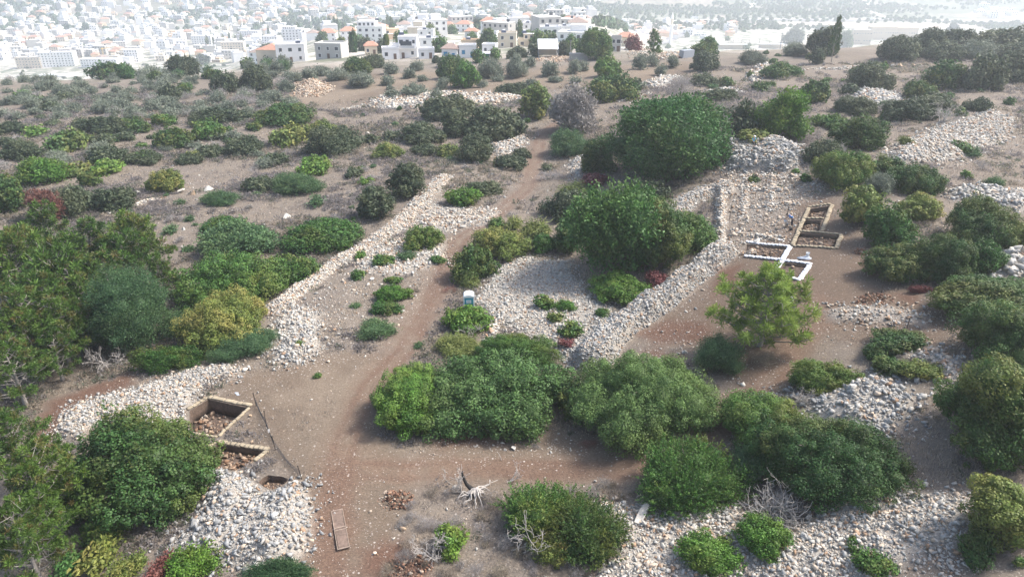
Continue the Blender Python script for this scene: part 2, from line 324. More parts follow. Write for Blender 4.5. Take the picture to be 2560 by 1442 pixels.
def simple(name, col, rough=0.8, var=0.25, scale=6.0, obj=True, metallic=0.0, rnd=0.0):
    m, t, b = newmat(name)
    c2 = tuple(max(0, x * (1 - var)) for x in col); c1 = tuple(min(1, x * (1 + var * 0.6)) for x in col)
    f = mapr(t, noise(t, scale, 5, 0.65, obj), 0.3, 0.7)
    c = mixc(t, f, c1, c2)
    if rnd:
        oi = N(t, 'ShaderNodeObjectInfo'); h = N(t, 'ShaderNodeHueSaturation')
        t.links.new(c, h.inputs['Color']); t.links.new(mapr(t, oi.outputs['Random'], 0, 1, 1 - rnd, 1 + rnd), h.inputs['Value']); c = h.outputs[0]
    t.links.new(c, b.inputs['Base Color']); b.inputs['Roughness'].default_value = rough; b.inputs['Metallic'].default_value = metallic
    bump(t, b, f, 0.25, 0.02)
    return m
def leafmat(name, dark, light, yellow=(0.2, 0.19, 0.04), ymul=0.6, trans=0.25, rnd=0.18):
    m, t, b = newmat(name)
    a = N(t, 'ShaderNodeVertexColor', layer_name='Col'); sep = N(t, 'ShaderNodeSeparateColor'); t.links.new(a.outputs[0], sep.inputs[0])
    c = mixc(t, sep.outputs[0], dark, light)
    oi = N(t, 'ShaderNodeObjectInfo')
    c = mixc(t, mapr(t, sep.outputs[1], 0, 1, 0, ymul), c, yellow)
    h = N(t, 'ShaderNodeHueSaturation'); t.links.new(c, h.inputs['Color'])
    t.links.new(mapr(t, oi.outputs['Random'], 0, 1, 0.485, 0.512), h.inputs['Hue'])
    t.links.new(mapr(t, oi.outputs['Random'], 0, 1, 1 + rnd, 1 - rnd), h.inputs['Value'])
    t.links.new(h.outputs[0], b.inputs['Base Color']); b.inputs['Roughness'].default_value = 0.55
    b.inputs['Specular IOR Level'].default_value = 0.3
    tr = N(t, 'ShaderNodeBsdfTranslucent'); t.links.new(h.outputs[0], tr.inputs[0])
    mx = N(t, 'ShaderNodeMixShader'); mx.inputs[0].default_value = trans
    t.links.new(b.outputs[0], mx.inputs[1]); t.links.new(tr.outputs[0], mx.inputs[2])
    t.links.new(mx.outputs[0], t.nodes['Material Output'].inputs[0])
    return m
LM = {
 'dark': leafmat('leaf_dark', (0.022, 0.058, 0.016), (0.070, 0.161, 0.039)),
 'mid': leafmat('leaf_mid', (0.029, 0.079, 0.018), (0.096, 0.221, 0.041)),
 'bright': leafmat('leaf_bright', (0.041, 0.111, 0.018), (0.131, 0.288, 0.041), ymul=0.5),
 'grey': leafmat('leaf_grey', (0.130, 0.163, 0.117), (0.247, 0.280, 0.215), (0.234, 0.221, 0.156), 0.3),
 'sage': leafmat('leaf_sage', (0.043, 0.097, 0.027), (0.136, 0.247, 0.070), ymul=0.3),
 'yellow': leafmat('leaf_yellow', (0.069, 0.112, 0.026), (0.190, 0.260, 0.056), (0.36, 0.31, 0.09), 0.75),
 'broad': leafmat('leaf_broad', (0.026, 0.082, 0.021), (0.101, 0.241, 0.062), ymul=0.3),
 'pine': leafmat('leaf_pine', (0.036, 0.082, 0.014), (0.125, 0.235, 0.042), (0.17, 0.115, 0.045), 0.8),
 'lone': leafmat('leaf_lone_pine', (0.145, 0.22, 0.038), (0.35, 0.465, 0.105), (0.38, 0.33, 0.11), 0.45, trans=0.4),
 'weep': leafmat('leaf_weep', (0.081, 0.122, 0.030), (0.235, 0.286, 0.084), (0.338, 0.312, 0.104), 0.6),
 'muted': leafmat('leaf_muted', (0.036, 0.058, 0.028), (0.105, 0.140, 0.076), (0.19, 0.18, 0.08), 0.35),
 'red': leafmat('leaf_red', (0.13, 0.055, 0.042), (0.24, 0.115, 0.085), (0.2, 0.14, 0.1), 0.6),
 'wine': leafmat('leaf_wine', (0.130, 0.033, 0.039), (0.221, 0.078, 0.078), (0.260, 0.130, 0.091), 0.4),
 'straw': leafmat('leaf_straw', (0.195, 0.163, 0.130), (0.377, 0.325, 0.260), (0.260, 0.221, 0.130), 0.5),
 'mauve': leafmat('leaf_mauve', (0.260, 0.234, 0.221), (0.429, 0.403, 0.390), (0.325, 0.312, 0.260), 0.3),
 'blue': leafmat('leaf_blue', (0.043, 0.097, 0.044), (0.131, 0.241, 0.099), ymul=0.2),
}
M_bark = simple('bark', (0.16, 0.13, 0.11), 0.9, 0.4, 9)
M_pinebark = simple('grey_branch', (0.34, 0.31, 0.28), 0.9, 0.35, 9)
M_deadwood = simple('dead_wood', (0.44, 0.405, 0.37), 0.9, 0.35, 7)
M_char = simple('charred_wood', (0.02, 0.018, 0.017), 0.8, 0.5, 7)
M_bag_tan = simple('sandbag_tan', (0.36, 0.30, 0.21), 0.95, 0.22, 9, rnd=0.12)
M_bag_white = simple('sandbag_white', (0.86, 0.87, 0.9), 0.7, 0.08, 9, rnd=0.05)
def stonemat():
    m, t, b = newmat('limestone')
    a = N(t, 'ShaderNodeVertexColor', layer_name='Col')
    n1 = noise(t, 7.0, 6, 0.7); n2 = noise(t, 1.3, 3, 0.5)
    c = mixc(t, mapr(t, n1, 0.35, 0.7, 0, 1), a.outputs[0], mixc(t, 1.0, a.outputs[0], (0.74, 0.72, 0.69), 'MULTIPLY'))
    c = mixc(t, mapr(t, n2, 0.55, 0.75, 0, 0.3), c, (0.30, 0.305, 0.30))
    t.links.new(c, b.inputs['Base Color']); b.inputs['Roughness'].default_value = 0.9
    bump(t, b, n1, 0.6, 0.05); return m
M_stone = stonemat()
# ---------------------------------------------------------------- excavation pits (pixel outlines of their rims)
PITS = [
 ([(521, 998), (618, 1019), (541, 1088), (474, 1079), (474, 1027)], 1.3, 'deep square excavation pit with a big boulder on its floor, lower left'),
 ([(545, 1109), (662, 1128), (626, 1160), (590, 1176), (530, 1168), (514, 1130)], 0.55, 'shallow stone filled excavation pit below the deep square one'),
 ([(646, 1206), (656, 1195), (671, 1187), (690, 1190), (706, 1191), (720, 1197), (715, 1206), (700, 1216), (680, 1223), (660, 1216)], 0.55, 'small dark earth pit without sandbags above the rubble mound'),
 ([(2026, 523), (2074, 515), (2057, 544), (2014, 544)], 0.55, 'upper brown pit in the row of three tan edged pits'),
 ([(2010, 551), (2054, 551), (2047, 577), (2002, 575)], 0.5, 'middle stony pit in the row of three tan edged pits'),
 ([(1996, 583), (2099, 591), (2085, 617), (1985, 612)], 0.4, 'wide reddish pit at the near end of the three tan edged pits'),
 ([(1867, 611), (1967, 620), (1950, 645), (1862, 637)], 0.15, 'shallow stony pit between two arms of white sandbags'),
 ([(1963, 658), (2018, 664), (1994, 696), (1940, 687)], 0.22, 'small square pit fully ringed by white sandbags'),
]
PITW = [[hit(*p)[:2] for p in pp] for pp, dp, lab in PITS]
PITD = [p[1] for p in PITS]
def inpit(x, y, pad=0.0):
    x = np.atleast_1d(x); y = np.atleast_1d(y); r = np.zeros(x.shape, bool)
    for pts in PITW:
        xs = [p[0] for p in pts]; ys = [p[1] for p in pts]
        s = (x > min(xs) - 2) & (x < max(xs) + 2) & (y > min(ys) - 2) & (y < max(ys) + 2)
        if s.any(): r[s] |= poly_sd(pts, x[s], y[s]) > -pad
    return r
# ---------------------------------------------------------------- ground sheet
ys = [-60, -20, 5, 14]; y = 20.0
while y < 2560: ys.append(y); y += max(0.17, 0.0056 * y)
ys = np.array(ys); NC = 470
wid = np.maximum(48, 0.9 * np.abs(ys) + 22)
S_ = np.linspace(-1, 1, NC)
X = (wid[:, None] * S_[None, :]); Y = np.repeat(ys[:, None], NC, 1)
V = np.stack([X.ravel(), Y.ravel(), np.zeros(X.size)], 1)
i = np.arange(len(ys) - 1)[:, None] * NC + np.arange(NC - 1)[None, :]; i = i.ravel()
me = mesh_np('ground', V, [np.stack([i, i + 1, i + NC + 1, i + NC], 1)], smooth=True)
bm = bmesh.new(); bm.from_mesh(me)
for pts in PITW:
    x0, x1 = min(p[0] for p in pts) - 1.2, max(p[0] for p in pts) + 1.2; y0, y1 = min(p[1] for p in pts) - 1.2, max(p[1] for p in pts) + 1.2
    for k in range(len(pts)):
        a = Vector((*pts[k], 0)); b = Vector((*pts[(k + 1) % len(pts)], 0)); e = b - a
        fs = [f for f in bm.faces if x0 < f.verts[0].co.x < x1 and y0 < f.verts[0].co.y < y1]
        geom = fs + list({v for f in fs for v in f.verts}) + list({e_ for f in fs for e_ in f.edges})
        bmesh.ops.bisect_plane(bm, geom=geom, plane_co=a, plane_no=Vector((-e.y, e.x, 0)).normalized(), dist=1e-4)
    fs = [f for f in bm.faces if x0 < f.verts[0].co.x < x1 and y0 < f.verts[0].co.y < y1]
    cen = np.array([f.calc_center_median()[:2] for f in fs])
    ins = poly_sd(pts, cen[:, 0], cen[:, 1]) > 0
    bmesh.ops.delete(bm, geom=[f for f, q in zip(fs, ins) if q], context='FACES')
bm.to_mesh(me); bm.free()
co = np.empty(len(me.vertices) * 3, np.float32); me.vertices.foreach_get('co', co); co = co.reshape(-1, 3)
GXv, GYv = co[:, 0].astype(float), co[:, 1].astype(float)
near = GYv < 160
zz = hfull(GXv, GYv)
micro = np.where(near, 0.05 * (vnoise(GXv, GYv, 0.9, 5) - 0.5) + 0.04 * (vnoise(GXv, GYv, 0.35, 6) - 0.5), 0.4 * (vnoise(GXv, GYv, 6, 7) - 0.5))
co[:, 2] = zz + micro; me.vertices.foreach_set('co', co.ravel()); me.update()
def addcol(me, name, cols):
    a = me.color_attributes.new(name, 'FLOAT_COLOR', 'POINT'); a.data.foreach_set('color', np.stack(cols, 1).astype(np.float32).ravel())
sa = lambda g: rsample(g, GXv, GYv)
addcol(me, 'MA', [sa(PATH), sa(STONE), sa(RED), sa(SOIL)])
addcol(me, 'MB', [sa(PALE), sa(SPARSE), sm(235, 330, GYv), np.ones_like(GXv)])
def groundmat():
    m, t, b = newmat('ground')
    def vc(n):
        a = N(t, 'ShaderNodeVertexColor', layer_name=n); s = N(t, 'ShaderNodeSeparateColor'); t.links.new(a.outputs[0], s.inputs[0]); return s.outputs, a.outputs[1]
    (p_, s_, r_), soil_ = [vc('MA')[0][:3], vc('MA')[1]][0], vc('MA')[1]
    (pale_, spar_, far_), _ = vc('MB')[0][:3], None
    P = coord(t)
    n_lo = noise(t, 0.09, 3, 0.6, vec=P); n_md = noise(t, 0.8, 5, 0.65, vec=P); n_hi = noise(t, 5.5, 5, 0.75, vec=P); n_vh = noise(t, 16, 3, 0.7, vec=P)
    grass = mixc(t, mapr(t, n_hi, 0.3, 0.7), (0.126, 0.105, 0.089), (0.242, 0.211, 0.178))
    grass = mixc(t, mapr(t, n_md, 0.42, 0.68, 0, 0.75), grass, mixc(t, mapr(t, n_vh, 0.3, 0.7), (0.183, 0.150, 0.116), (0.310, 0.257, 0.199)))
    grass = mixc(t, mapr(t, n_lo, 0.45, 0.7, 0, 0.6), grass, (0.166, 0.141, 0.124))
    soil = mixc(t, mapr(t, n_hi, 0.3, 0.72), (0.122, 0.091, 0.067), (0.209, 0.165, 0.127))
    soil = mixc(t, mapr(t, n_md, 0.4, 0.7, 0, 0.6), soil, (0.143, 0.116, 0.091))
    c = mixc(t, soil_, grass, soil)
    c = mixc(t, pale_, c, mixc(t, mapr(t, n_hi, 0.35, 0.7), (0.191, 0.150, 0.114), (0.261, 0.216, 0.167)))
    path = mixc(t, mapr(t, n_hi, 0.3, 0.72), (0.136, 0.091, 0.066), (0.237, 0.169, 0.127))
    pm_ = N(t, 'ShaderNodeMath', operation='MULTIPLY'); t.links.new(p_, pm_.inputs[0]); t.links.new(mapr(t, n_md, 0.3, 0.65, 1.0, 0.35), pm_.inputs[1])
    c = mixc(t, pm_.outputs[0], c, path)
    c = mixc(t, s_, c, mixc(t, mapr(t, n_hi, 0.35, 0.65), (0.259, 0.231, 0.200), (0.467, 0.442, 0.400)))
    red = mixc(t, mapr(t, n_hi, 0.3, 0.7), (0.086, 0.048, 0.035), (0.183, 0.107, 0.077))
    c = mixc(t, r_, c, red)
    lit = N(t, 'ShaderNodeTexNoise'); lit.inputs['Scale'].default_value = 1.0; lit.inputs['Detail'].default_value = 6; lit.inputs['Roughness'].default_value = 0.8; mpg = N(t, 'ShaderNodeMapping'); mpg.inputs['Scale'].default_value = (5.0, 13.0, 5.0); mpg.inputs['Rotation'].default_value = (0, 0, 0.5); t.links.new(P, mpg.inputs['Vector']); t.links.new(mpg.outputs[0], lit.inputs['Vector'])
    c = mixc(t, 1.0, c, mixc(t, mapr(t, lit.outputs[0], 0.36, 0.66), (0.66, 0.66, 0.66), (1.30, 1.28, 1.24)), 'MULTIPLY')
    # pebbles lying in the soil
    for sc, thr in ((3.2, 0.28), (7.5, 0.30)):
        v = N(t, 'ShaderNodeTexVoronoi'); v.inputs['Scale'].default_value = sc; t.links.new(P, v.inputs['Vector'])
        sep = N(t, 'ShaderNodeSeparateColor'); t.links.new(v.outputs['Color'], sep.inputs[0])
        a = mapr(t, v.outputs['Distance'], thr * 0.75, thr, 1, 0)
        lim = N(t, 'ShaderNodeMath', operation='MULTIPLY_ADD'); t.links.new(spar_, lim.inputs[0]); lim.inputs[1].default_value = 0.5; lim.inputs[2].default_value = 0.09
        ls = N(t, 'ShaderNodeMath', operation='LESS_THAN'); t.links.new(sep.outputs[0], ls.inputs[0]); t.links.new(lim.outputs[0], ls.inputs[1])
        mm = N(t, 'ShaderNodeMath', operation='MULTIPLY'); t.links.new(a, mm.inputs[0]); t.links.new(ls.outputs[0], mm.inputs[1])
        m2 = N(t, 'ShaderNodeMath', operation='MULTIPLY'); t.links.new(mm.outputs[0], m2.inputs[0]); m2.inputs[1].default_value = 0.8
        c = mixc(t, m2.outputs[0], c, mixc(t, sep.outputs[1], (0.30, 0.25, 0.21), (0.55, 0.50, 0.45)))
    # far land: dusty town ground with hazy glow painted into its colour, scrub, fields
    f1 = noise(t, 0.012, 5, 0.65, vec=P); f2 = noise(t, 0.06, 4, 0.7, vec=P)
    farc = mixc(t, mapr(t, f2, 0.40, 0.60), (0.60, 0.55, 0.49), (0.15, 0.175, 0.12))
    sy = N(t, 'ShaderNodeSeparateXYZ'); t.links.new(P, sy.inputs[0])
    vor = N(t, 'ShaderNodeTexVoronoi'); vor.inputs['Scale'].default_value = 0.0065; t.links.new(P, vor.inputs['Vector'])
    vs = N(t, 'ShaderNodeSeparateColor'); t.links.new(vor.outputs['Color'], vs.inputs[0])
    fields = mixc(t, mapr(t, vs.outputs[0], 0.3, 0.75), (0.13, 0.15, 0.09), (0.30, 0.25, 0.19))
    fields = mixc(t, mapr(t, f2, 0.45, 0.62, 0, 0.75), fields, (0.075, 0.095, 0.06))
    farc = mixc(t, mapr(t, sy.outputs[1], 1350, 1650), farc, fields)
    farc = mixc(t, mapr(t, f1, 0.5, 0.7, 0, 0.35), farc, (0.36, 0.31, 0.26))
    c = mixc(t, far_, c, farc)
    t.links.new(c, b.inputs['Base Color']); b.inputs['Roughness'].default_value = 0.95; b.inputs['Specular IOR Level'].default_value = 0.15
    bump(t, b, n_hi, 0.7, 0.12)
    return m
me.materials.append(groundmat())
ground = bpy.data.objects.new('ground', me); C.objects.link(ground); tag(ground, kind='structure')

# pit shells
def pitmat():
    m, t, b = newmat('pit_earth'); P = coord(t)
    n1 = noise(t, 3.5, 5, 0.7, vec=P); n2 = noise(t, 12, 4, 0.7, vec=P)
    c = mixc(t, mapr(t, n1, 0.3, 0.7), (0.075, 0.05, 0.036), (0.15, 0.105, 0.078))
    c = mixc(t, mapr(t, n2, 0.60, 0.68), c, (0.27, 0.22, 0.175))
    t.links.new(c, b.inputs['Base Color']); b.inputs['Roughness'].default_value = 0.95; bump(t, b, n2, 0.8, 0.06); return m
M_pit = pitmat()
from mathutils.geometry import delaunay_2d_cdt
rng = np.random.RandomState(7)
PITZ = []
for pts, dp, (pp, _, lab) in zip(PITW, PITD, PITS):
    ring = []
    for k in range(len(pts)):
        a = np.array(pts[k]); b = np.array(pts[(k + 1) % len(pts)]); n = max(2, int(np.linalg.norm(b - a) / 0.35))
        for q in range(n): ring.append(a + (b - a) * q / n)
    ring = np.array(ring); cen = ring.mean(0); top = hfull(ring[:, 0], ring[:, 1])
    zf = top.min() - dp; PITZ.append(zf)
    low = cen + (ring - cen) * (1 - 0.12 / np.linalg.norm(ring - cen, axis=1))[:, None]
    xs = np.arange(low[:, 0].min(), low[:, 0].max(), 0.3); ys_ = np.arange(low[:, 1].min(), low[:, 1].max(), 0.3)
    gx, gy = np.meshgrid(xs, ys_); gx, gy = gx.ravel(), gy.ravel(); gx = gx + rng.uniform(-.08, .08, gx.size); gy = gy + rng.uniform(-.08, .08, gy.size)
    k = poly_sd([tuple(p) for p in low], gx, gy) > 0.15
    n = len(low); allp = [Vector(p) for p in low] + [Vector((a, b)) for a, b in zip(gx[k], gy[k])]
    vo, eo, fo, *_r = delaunay_2d_cdt(allp, [(q, (q + 1) % n) for q in range(n)], [], 1, 1e-5)
    Vv = [(v.x, v.y, gz(v.x, v.y) - dp + 0.25 * min(dp, 0.8) * (float(vnoise(np.array([v.x]), np.array([v.y]), 0.8, 9)[0]) - 0.3)) for v in vo]
    base = len(Vv)
    for p, z in zip(ring, top): Vv.append((p[0], p[1], z + 0.01))
    mid = len(Vv)
    for p, l, z in zip(ring, low, top): w_ = 0.5 + rng.uniform(-.05, .05); q = p * (1 - w_) + l * w_ + rng.uniform(-.03, .03, 2); Vv.append((q[0], q[1], (gz(l[0], l[1]) - dp) * w_ + z * (1 - w_)))
    idx = np.arange(n); nx = (idx + 1) % n
    quads = np.concatenate([np.stack([base + idx, base + nx, mid + nx, mid + idx], 1), np.stack([mid + idx, mid + nx, nx, idx], 1)])
    tri = np.array([f for f in fo if len(f) == 3])
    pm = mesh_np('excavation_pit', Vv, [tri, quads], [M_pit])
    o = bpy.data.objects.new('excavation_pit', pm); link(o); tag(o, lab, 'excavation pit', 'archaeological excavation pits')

# ---------------------------------------------------------------- stones
def rockbases(seed, n, npts):
    out = []; rg = random.Random(seed)
    for _ in range(n):
        b = bmesh.new()
        for q in range(npts):
            v = Vector((rg.gauss(0, 1), rg.gauss(0, 1), rg.gauss(0, 1))).normalized() * rg.uniform(0.62, 1.1)
            b.verts.new((v.x, v.y * rg.uniform(0.9, 1.0), v.z))
        r_ = bmesh.ops.convex_hull(b, input=b.verts)
        bmesh.ops.delete(b, geom=[v for v in b.verts if not v.link_faces], context='VERTS')
        bmesh.ops.triangulate(b, faces=b.faces); b.verts.index_update()
        out.append((np.array([v.co[:] for v in b.verts]), np.array([[v.index for v in f.verts] for f in b.faces]))); b.free()
    return out
ROCKS = rockbases(3, 10, 11); ROCKS_S = rockbases(4, 6, 9)
def rotmats(n, rg):
    q = rg.randn(n, 4); q /= np.linalg.norm(q, axis=1)[:, None]; a, b, c, d = q.T
    return np.stack([np.stack([1 - 2 * (c * c + d * d), 2 * (b * c - d * a), 2 * (b * d + c * a)], 1),
                     np.stack([2 * (b * c + d * a), 1 - 2 * (b * b + d * d), 2 * (c * d - b * a)], 1),
                     np.stack([2 * (b * d - c * a), 2 * (c * d + b * a), 1 - 2 * (b * b + c * c)], 1)], 1)
def stonecols(n, rg, grey, warm):
    base = np.array([0.62, 0.59, 0.53])[None].repeat(n, 0)
    g = np.clip(grey + 0.06 + rg.randn(n) * 0.28, 0, 1)[:, None]
    base = base * (1 - g) + np.array([0.32, 0.33, 0.335]) * g
    wsel = rg.rand(n) < warm + 0.08
    wc = np.where(rg.rand(n, 1) < 0.35, np.array([[0.40, 0.27, 0.18]]), np.array([[0.62, 0.51, 0.40]]))
    base[wsel] = wc[wsel]
    base *= rg.uniform(0.78, 1.12, (n, 1))
    return np.concatenate([np.clip(base, 0, 0.84), np.ones((n, 1))], 1)
def stones_mesh(name, P, size, cols, rg, bases):
    n = len(P); Vs, Fs, Cs = [], [], []; off = 0
    var = rg.randint(0, len(bases), n)
    for v, (bv, bf) in enumerate(bases):
        k = np.where(var == v)[0]
        if not len(k): continue
        sc = np.stack([rg.uniform(0.75, 1.25, len(k)), rg.uniform(0.6, 1.0, len(k)), rg.uniform(0.4, 0.75, len(k))], 1) * (size[k][:, None] / 2)
        Rm = rotmats(len(k), rg)
        # mostly lying flat: blend with identity tilt
        loc = bv[None] * sc[:, None, :]
        a = rg.uniform(0, 6.28, len(k)); flat = rg.rand(len(k)) < 0.55
        Rz = np.zeros((len(k), 3, 3)); Rz[:, 0, 0] = np.cos(a); Rz[:, 0, 1] = -np.sin(a); Rz[:, 1, 0] = np.sin(a); Rz[:, 1, 1] = np.cos(a); Rz[:, 2, 2] = 1
        Rm = np.where(flat[:, None, None], Rz, Rm)
        w_ = np.einsum('kij,kvj->kvi', Rm, loc) + P[k][:, None, :]
        Vs.append(w_.reshape(-1, 3)); nv = len(bv)
        Fs.append((bf[None] + (np.arange(len(k)) * nv)[:, None, None] + off).reshape(-1, 3)); off += len(k) * nv
        Cs.append(np.repeat(cols[k], nv, 0))
    return mesh_np(name, np.concatenate(Vs), [np.concatenate(Fs)], [M_stone], {'Col': np.concatenate(Cs)})
rg = np.random.RandomState(11)
def fill_poly(pts, n):
    xs = [p[0] for p in pts]; ys = [p[1] for p in pts]; out = np.zeros((0, 2))
    while len(out) < n:
        q = np.stack([rg.uniform(min(xs) - 1.5, max(xs) + 1.5, n * 2), rg.uniform(min(ys) - 1.5, max(ys) + 1.5, n * 2)], 1)
        d = poly_sd(pts, q[:, 0], q[:, 1]); k = (d + rg.rand(len(q)) ** 3 * 2.2 - 0.5 + 1.2 * (vnoise(q[:, 0], q[:, 1], 1.5, 77) - .5) > 0) & ~inpit(q[:, 0], q[:, 1], 0.25)
        out = np.concatenate([out, q[k]])
    return out[:n]
def parea(pts): a = np.array(pts); b = np.roll(a, -1, 0); return abs((a[:, 0] * b[:, 1] - b[:, 0] * a[:, 1]).sum()) / 2
NST = 0
for pts, (pp, H, s0, g, wm, lab) in zip(HP, HEAPS):
    A = parea(pts); s0 *= 0.9; cov = 1.25 if H > 0.3 else 0.6
    if 'ruins' in lab: cov = 0.24
    n = int(min(15000, max(60, A * cov / (s0 * s0 * 0.42))))
    q = fill_poly(pts, n); size = np.clip(s0 * np.exp(rg.randn(n) * 0.68 - 0.12), 0.08, s0 * 3.2)
    P = np.stack([q[:, 0], q[:, 1], hfull(q[:, 0], q[:, 1]) + size * rg.uniform(0.02, 0.25, n)], 1)
    gg = g + 0.35 * (vnoise(q[:, 0], q[:, 1], 3.0, 31) - 0.5); NST += n
    mm = stones_mesh('rubble', P, size, stonecols(n, rg, gg, wm), rg, ROCKS if s0 > 0.26 else ROCKS_S)
    o = bpy.data.objects.new('rubble', mm); link(o); tag(o, lab, 'stone heap', 'stone heaps', 'stuff')
for pts, (pp, wd, H, s0, g, wm, lab) in zip(WP, WALLS):
    seg = [math.dist(pts[i], pts[i + 1]) for i in range(len(pts) - 1)]; L = sum(seg)
    n = int(min(12000, max(40, (L + 2) * (wd + H) * 1.7 / (s0 * s0 * 0.42))))
    t_ = rg.uniform(-2.0, L + 1.2, n); cs = np.concatenate([[0], np.cumsum(seg)]); k = np.clip(np.searchsorted(cs, t_) - 1, 0, len(seg) - 1)
    a = np.array(pts)[k]; b = np.array(pts)[k + 1]; u = ((t_ - cs[k]) / np.array(seg)[k])[:, None]
    d = (b - a) / np.linalg.norm(b - a, axis=1)[:, None]; off = rg.uniform(-.5, .5, n) * (wd + 0.35)
    q = a + (b - a) * u + np.stack([-d[:, 1], d[:, 0]], 1) * off[:, None]
    size = np.clip(s0 * np.exp(rg.randn(n) * 0.4), 0.12, s0 * 2.4); NST += n
    P = np.stack([q[:, 0], q[:, 1], hfull(q[:, 0], q[:, 1]) + size * rg.uniform(0.0, 0.25, n)], 1)
    gg = g + 0.3 * (vnoise(q[:, 0], q[:, 1], 2.5, 33) - 0.5)
    mm = stones_mesh('stone_wall', P, size, stonecols(n, rg, gg, wm), rg, ROCKS if s0 > 0.26 else ROCKS_S)
    o = bpy.data.objects.new('stone_wall', mm); link(o); tag(o, lab, 'stone wall', 'dry stone walls')
# loose stones over the ground
n = 420000
q = np.stack([rg.uniform(RX0, RX1, n), rg.uniform(30, 235, n)], 1)
k = np.abs(q[:, 0]) < 0.74 * q[:, 1] + 8; q = q[k]
sp = rsample(SPARSE, q[:, 0], q[:, 1]); pa = rsample(PATH, q[:, 0], q[:, 1]); so_ = rsample(SOIL, q[:, 0], q[:, 1])
clump = sm(0.45, 0.75, vnoise(q[:, 0], q[:, 1], 4.0, 21))
dens = 0.5 * sp + 0.014 + 0.07 * clump * (q[:, 1] < 170); dens *= (1 - 0.75 * pa) * (1 - 0.5 * so_)
k = (rg.rand(len(q)) < dens) & ~inpit(q[:, 0], q[:, 1], 0.3); q = q[k]; n = len(q); spk = sp[k]
size = np.clip(0.15 * np.exp(rg.randn(n) * 0.5) * (0.8 + 0.7 * spk + q[:, 1] / 300), 0.06, 0.75)
P = np.stack([q[:, 0], q[:, 1], hfull(q[:, 0], q[:, 1]) + size * 0.08], 1)
mm = stones_mesh('loose_stones', P, size, stonecols(n, rg, 0.2, 0.28), rg, ROCKS_S)
o = bpy.data.objects.new('loose_stones', mm); link(o); tag(o, 'whitish loose field stones scattered over the dry ground', 'stones', kind='stuff')
print('stones', NST, n)
# stones on the pit floors
for i_, cnt, s0, wm in ((0, 190, 0.3, 0.7), (1, 170, 0.34, 0.8), (2, 25, 0.25, 0.6), (3, 60, 0.3, 0.8), (4, 60, 0.34, 0.8), (5, 110, 0.3, 0.85), (6, 120, 0.28, 0.8), (7, 40, 0.2, 0.5)):
    pts = PITW[i_]; xs = [p[0] for p in pts]; ys_ = [p[1] for p in pts]; q = []
    while len(q) < cnt:
        a = (rg.uniform(min(xs), max(xs)), rg.uniform(min(ys_), max(ys_)))
        if poly_sd(pts, np.array([a[0]]), np.array([a[1]]))[0] > 0.3 and (i_ != 0 or rg.rand() < 0.3 or a[0] < pts[0][0] + 0.2 or a[1] < pts[1][1] - 0.8): q.append(a)
    q = np.array(q); size = np.clip(s0 * np.exp(rg.randn(cnt) * 0.4), 0.1, 0.8)
    P = np.stack([q[:, 0], q[:, 1], hfull(q[:, 0], q[:, 1]) - PITD[i_] + size * 0.2], 1)
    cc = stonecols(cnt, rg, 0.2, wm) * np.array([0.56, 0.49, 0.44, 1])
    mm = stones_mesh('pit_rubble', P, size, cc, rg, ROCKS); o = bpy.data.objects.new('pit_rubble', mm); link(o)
    tag(o, 'earth stained stones on the floor of the ' + PITS[i_][2], 'rubble', kind='stuff'); o['label'] = ' '.join(o['label'].split()[:16])
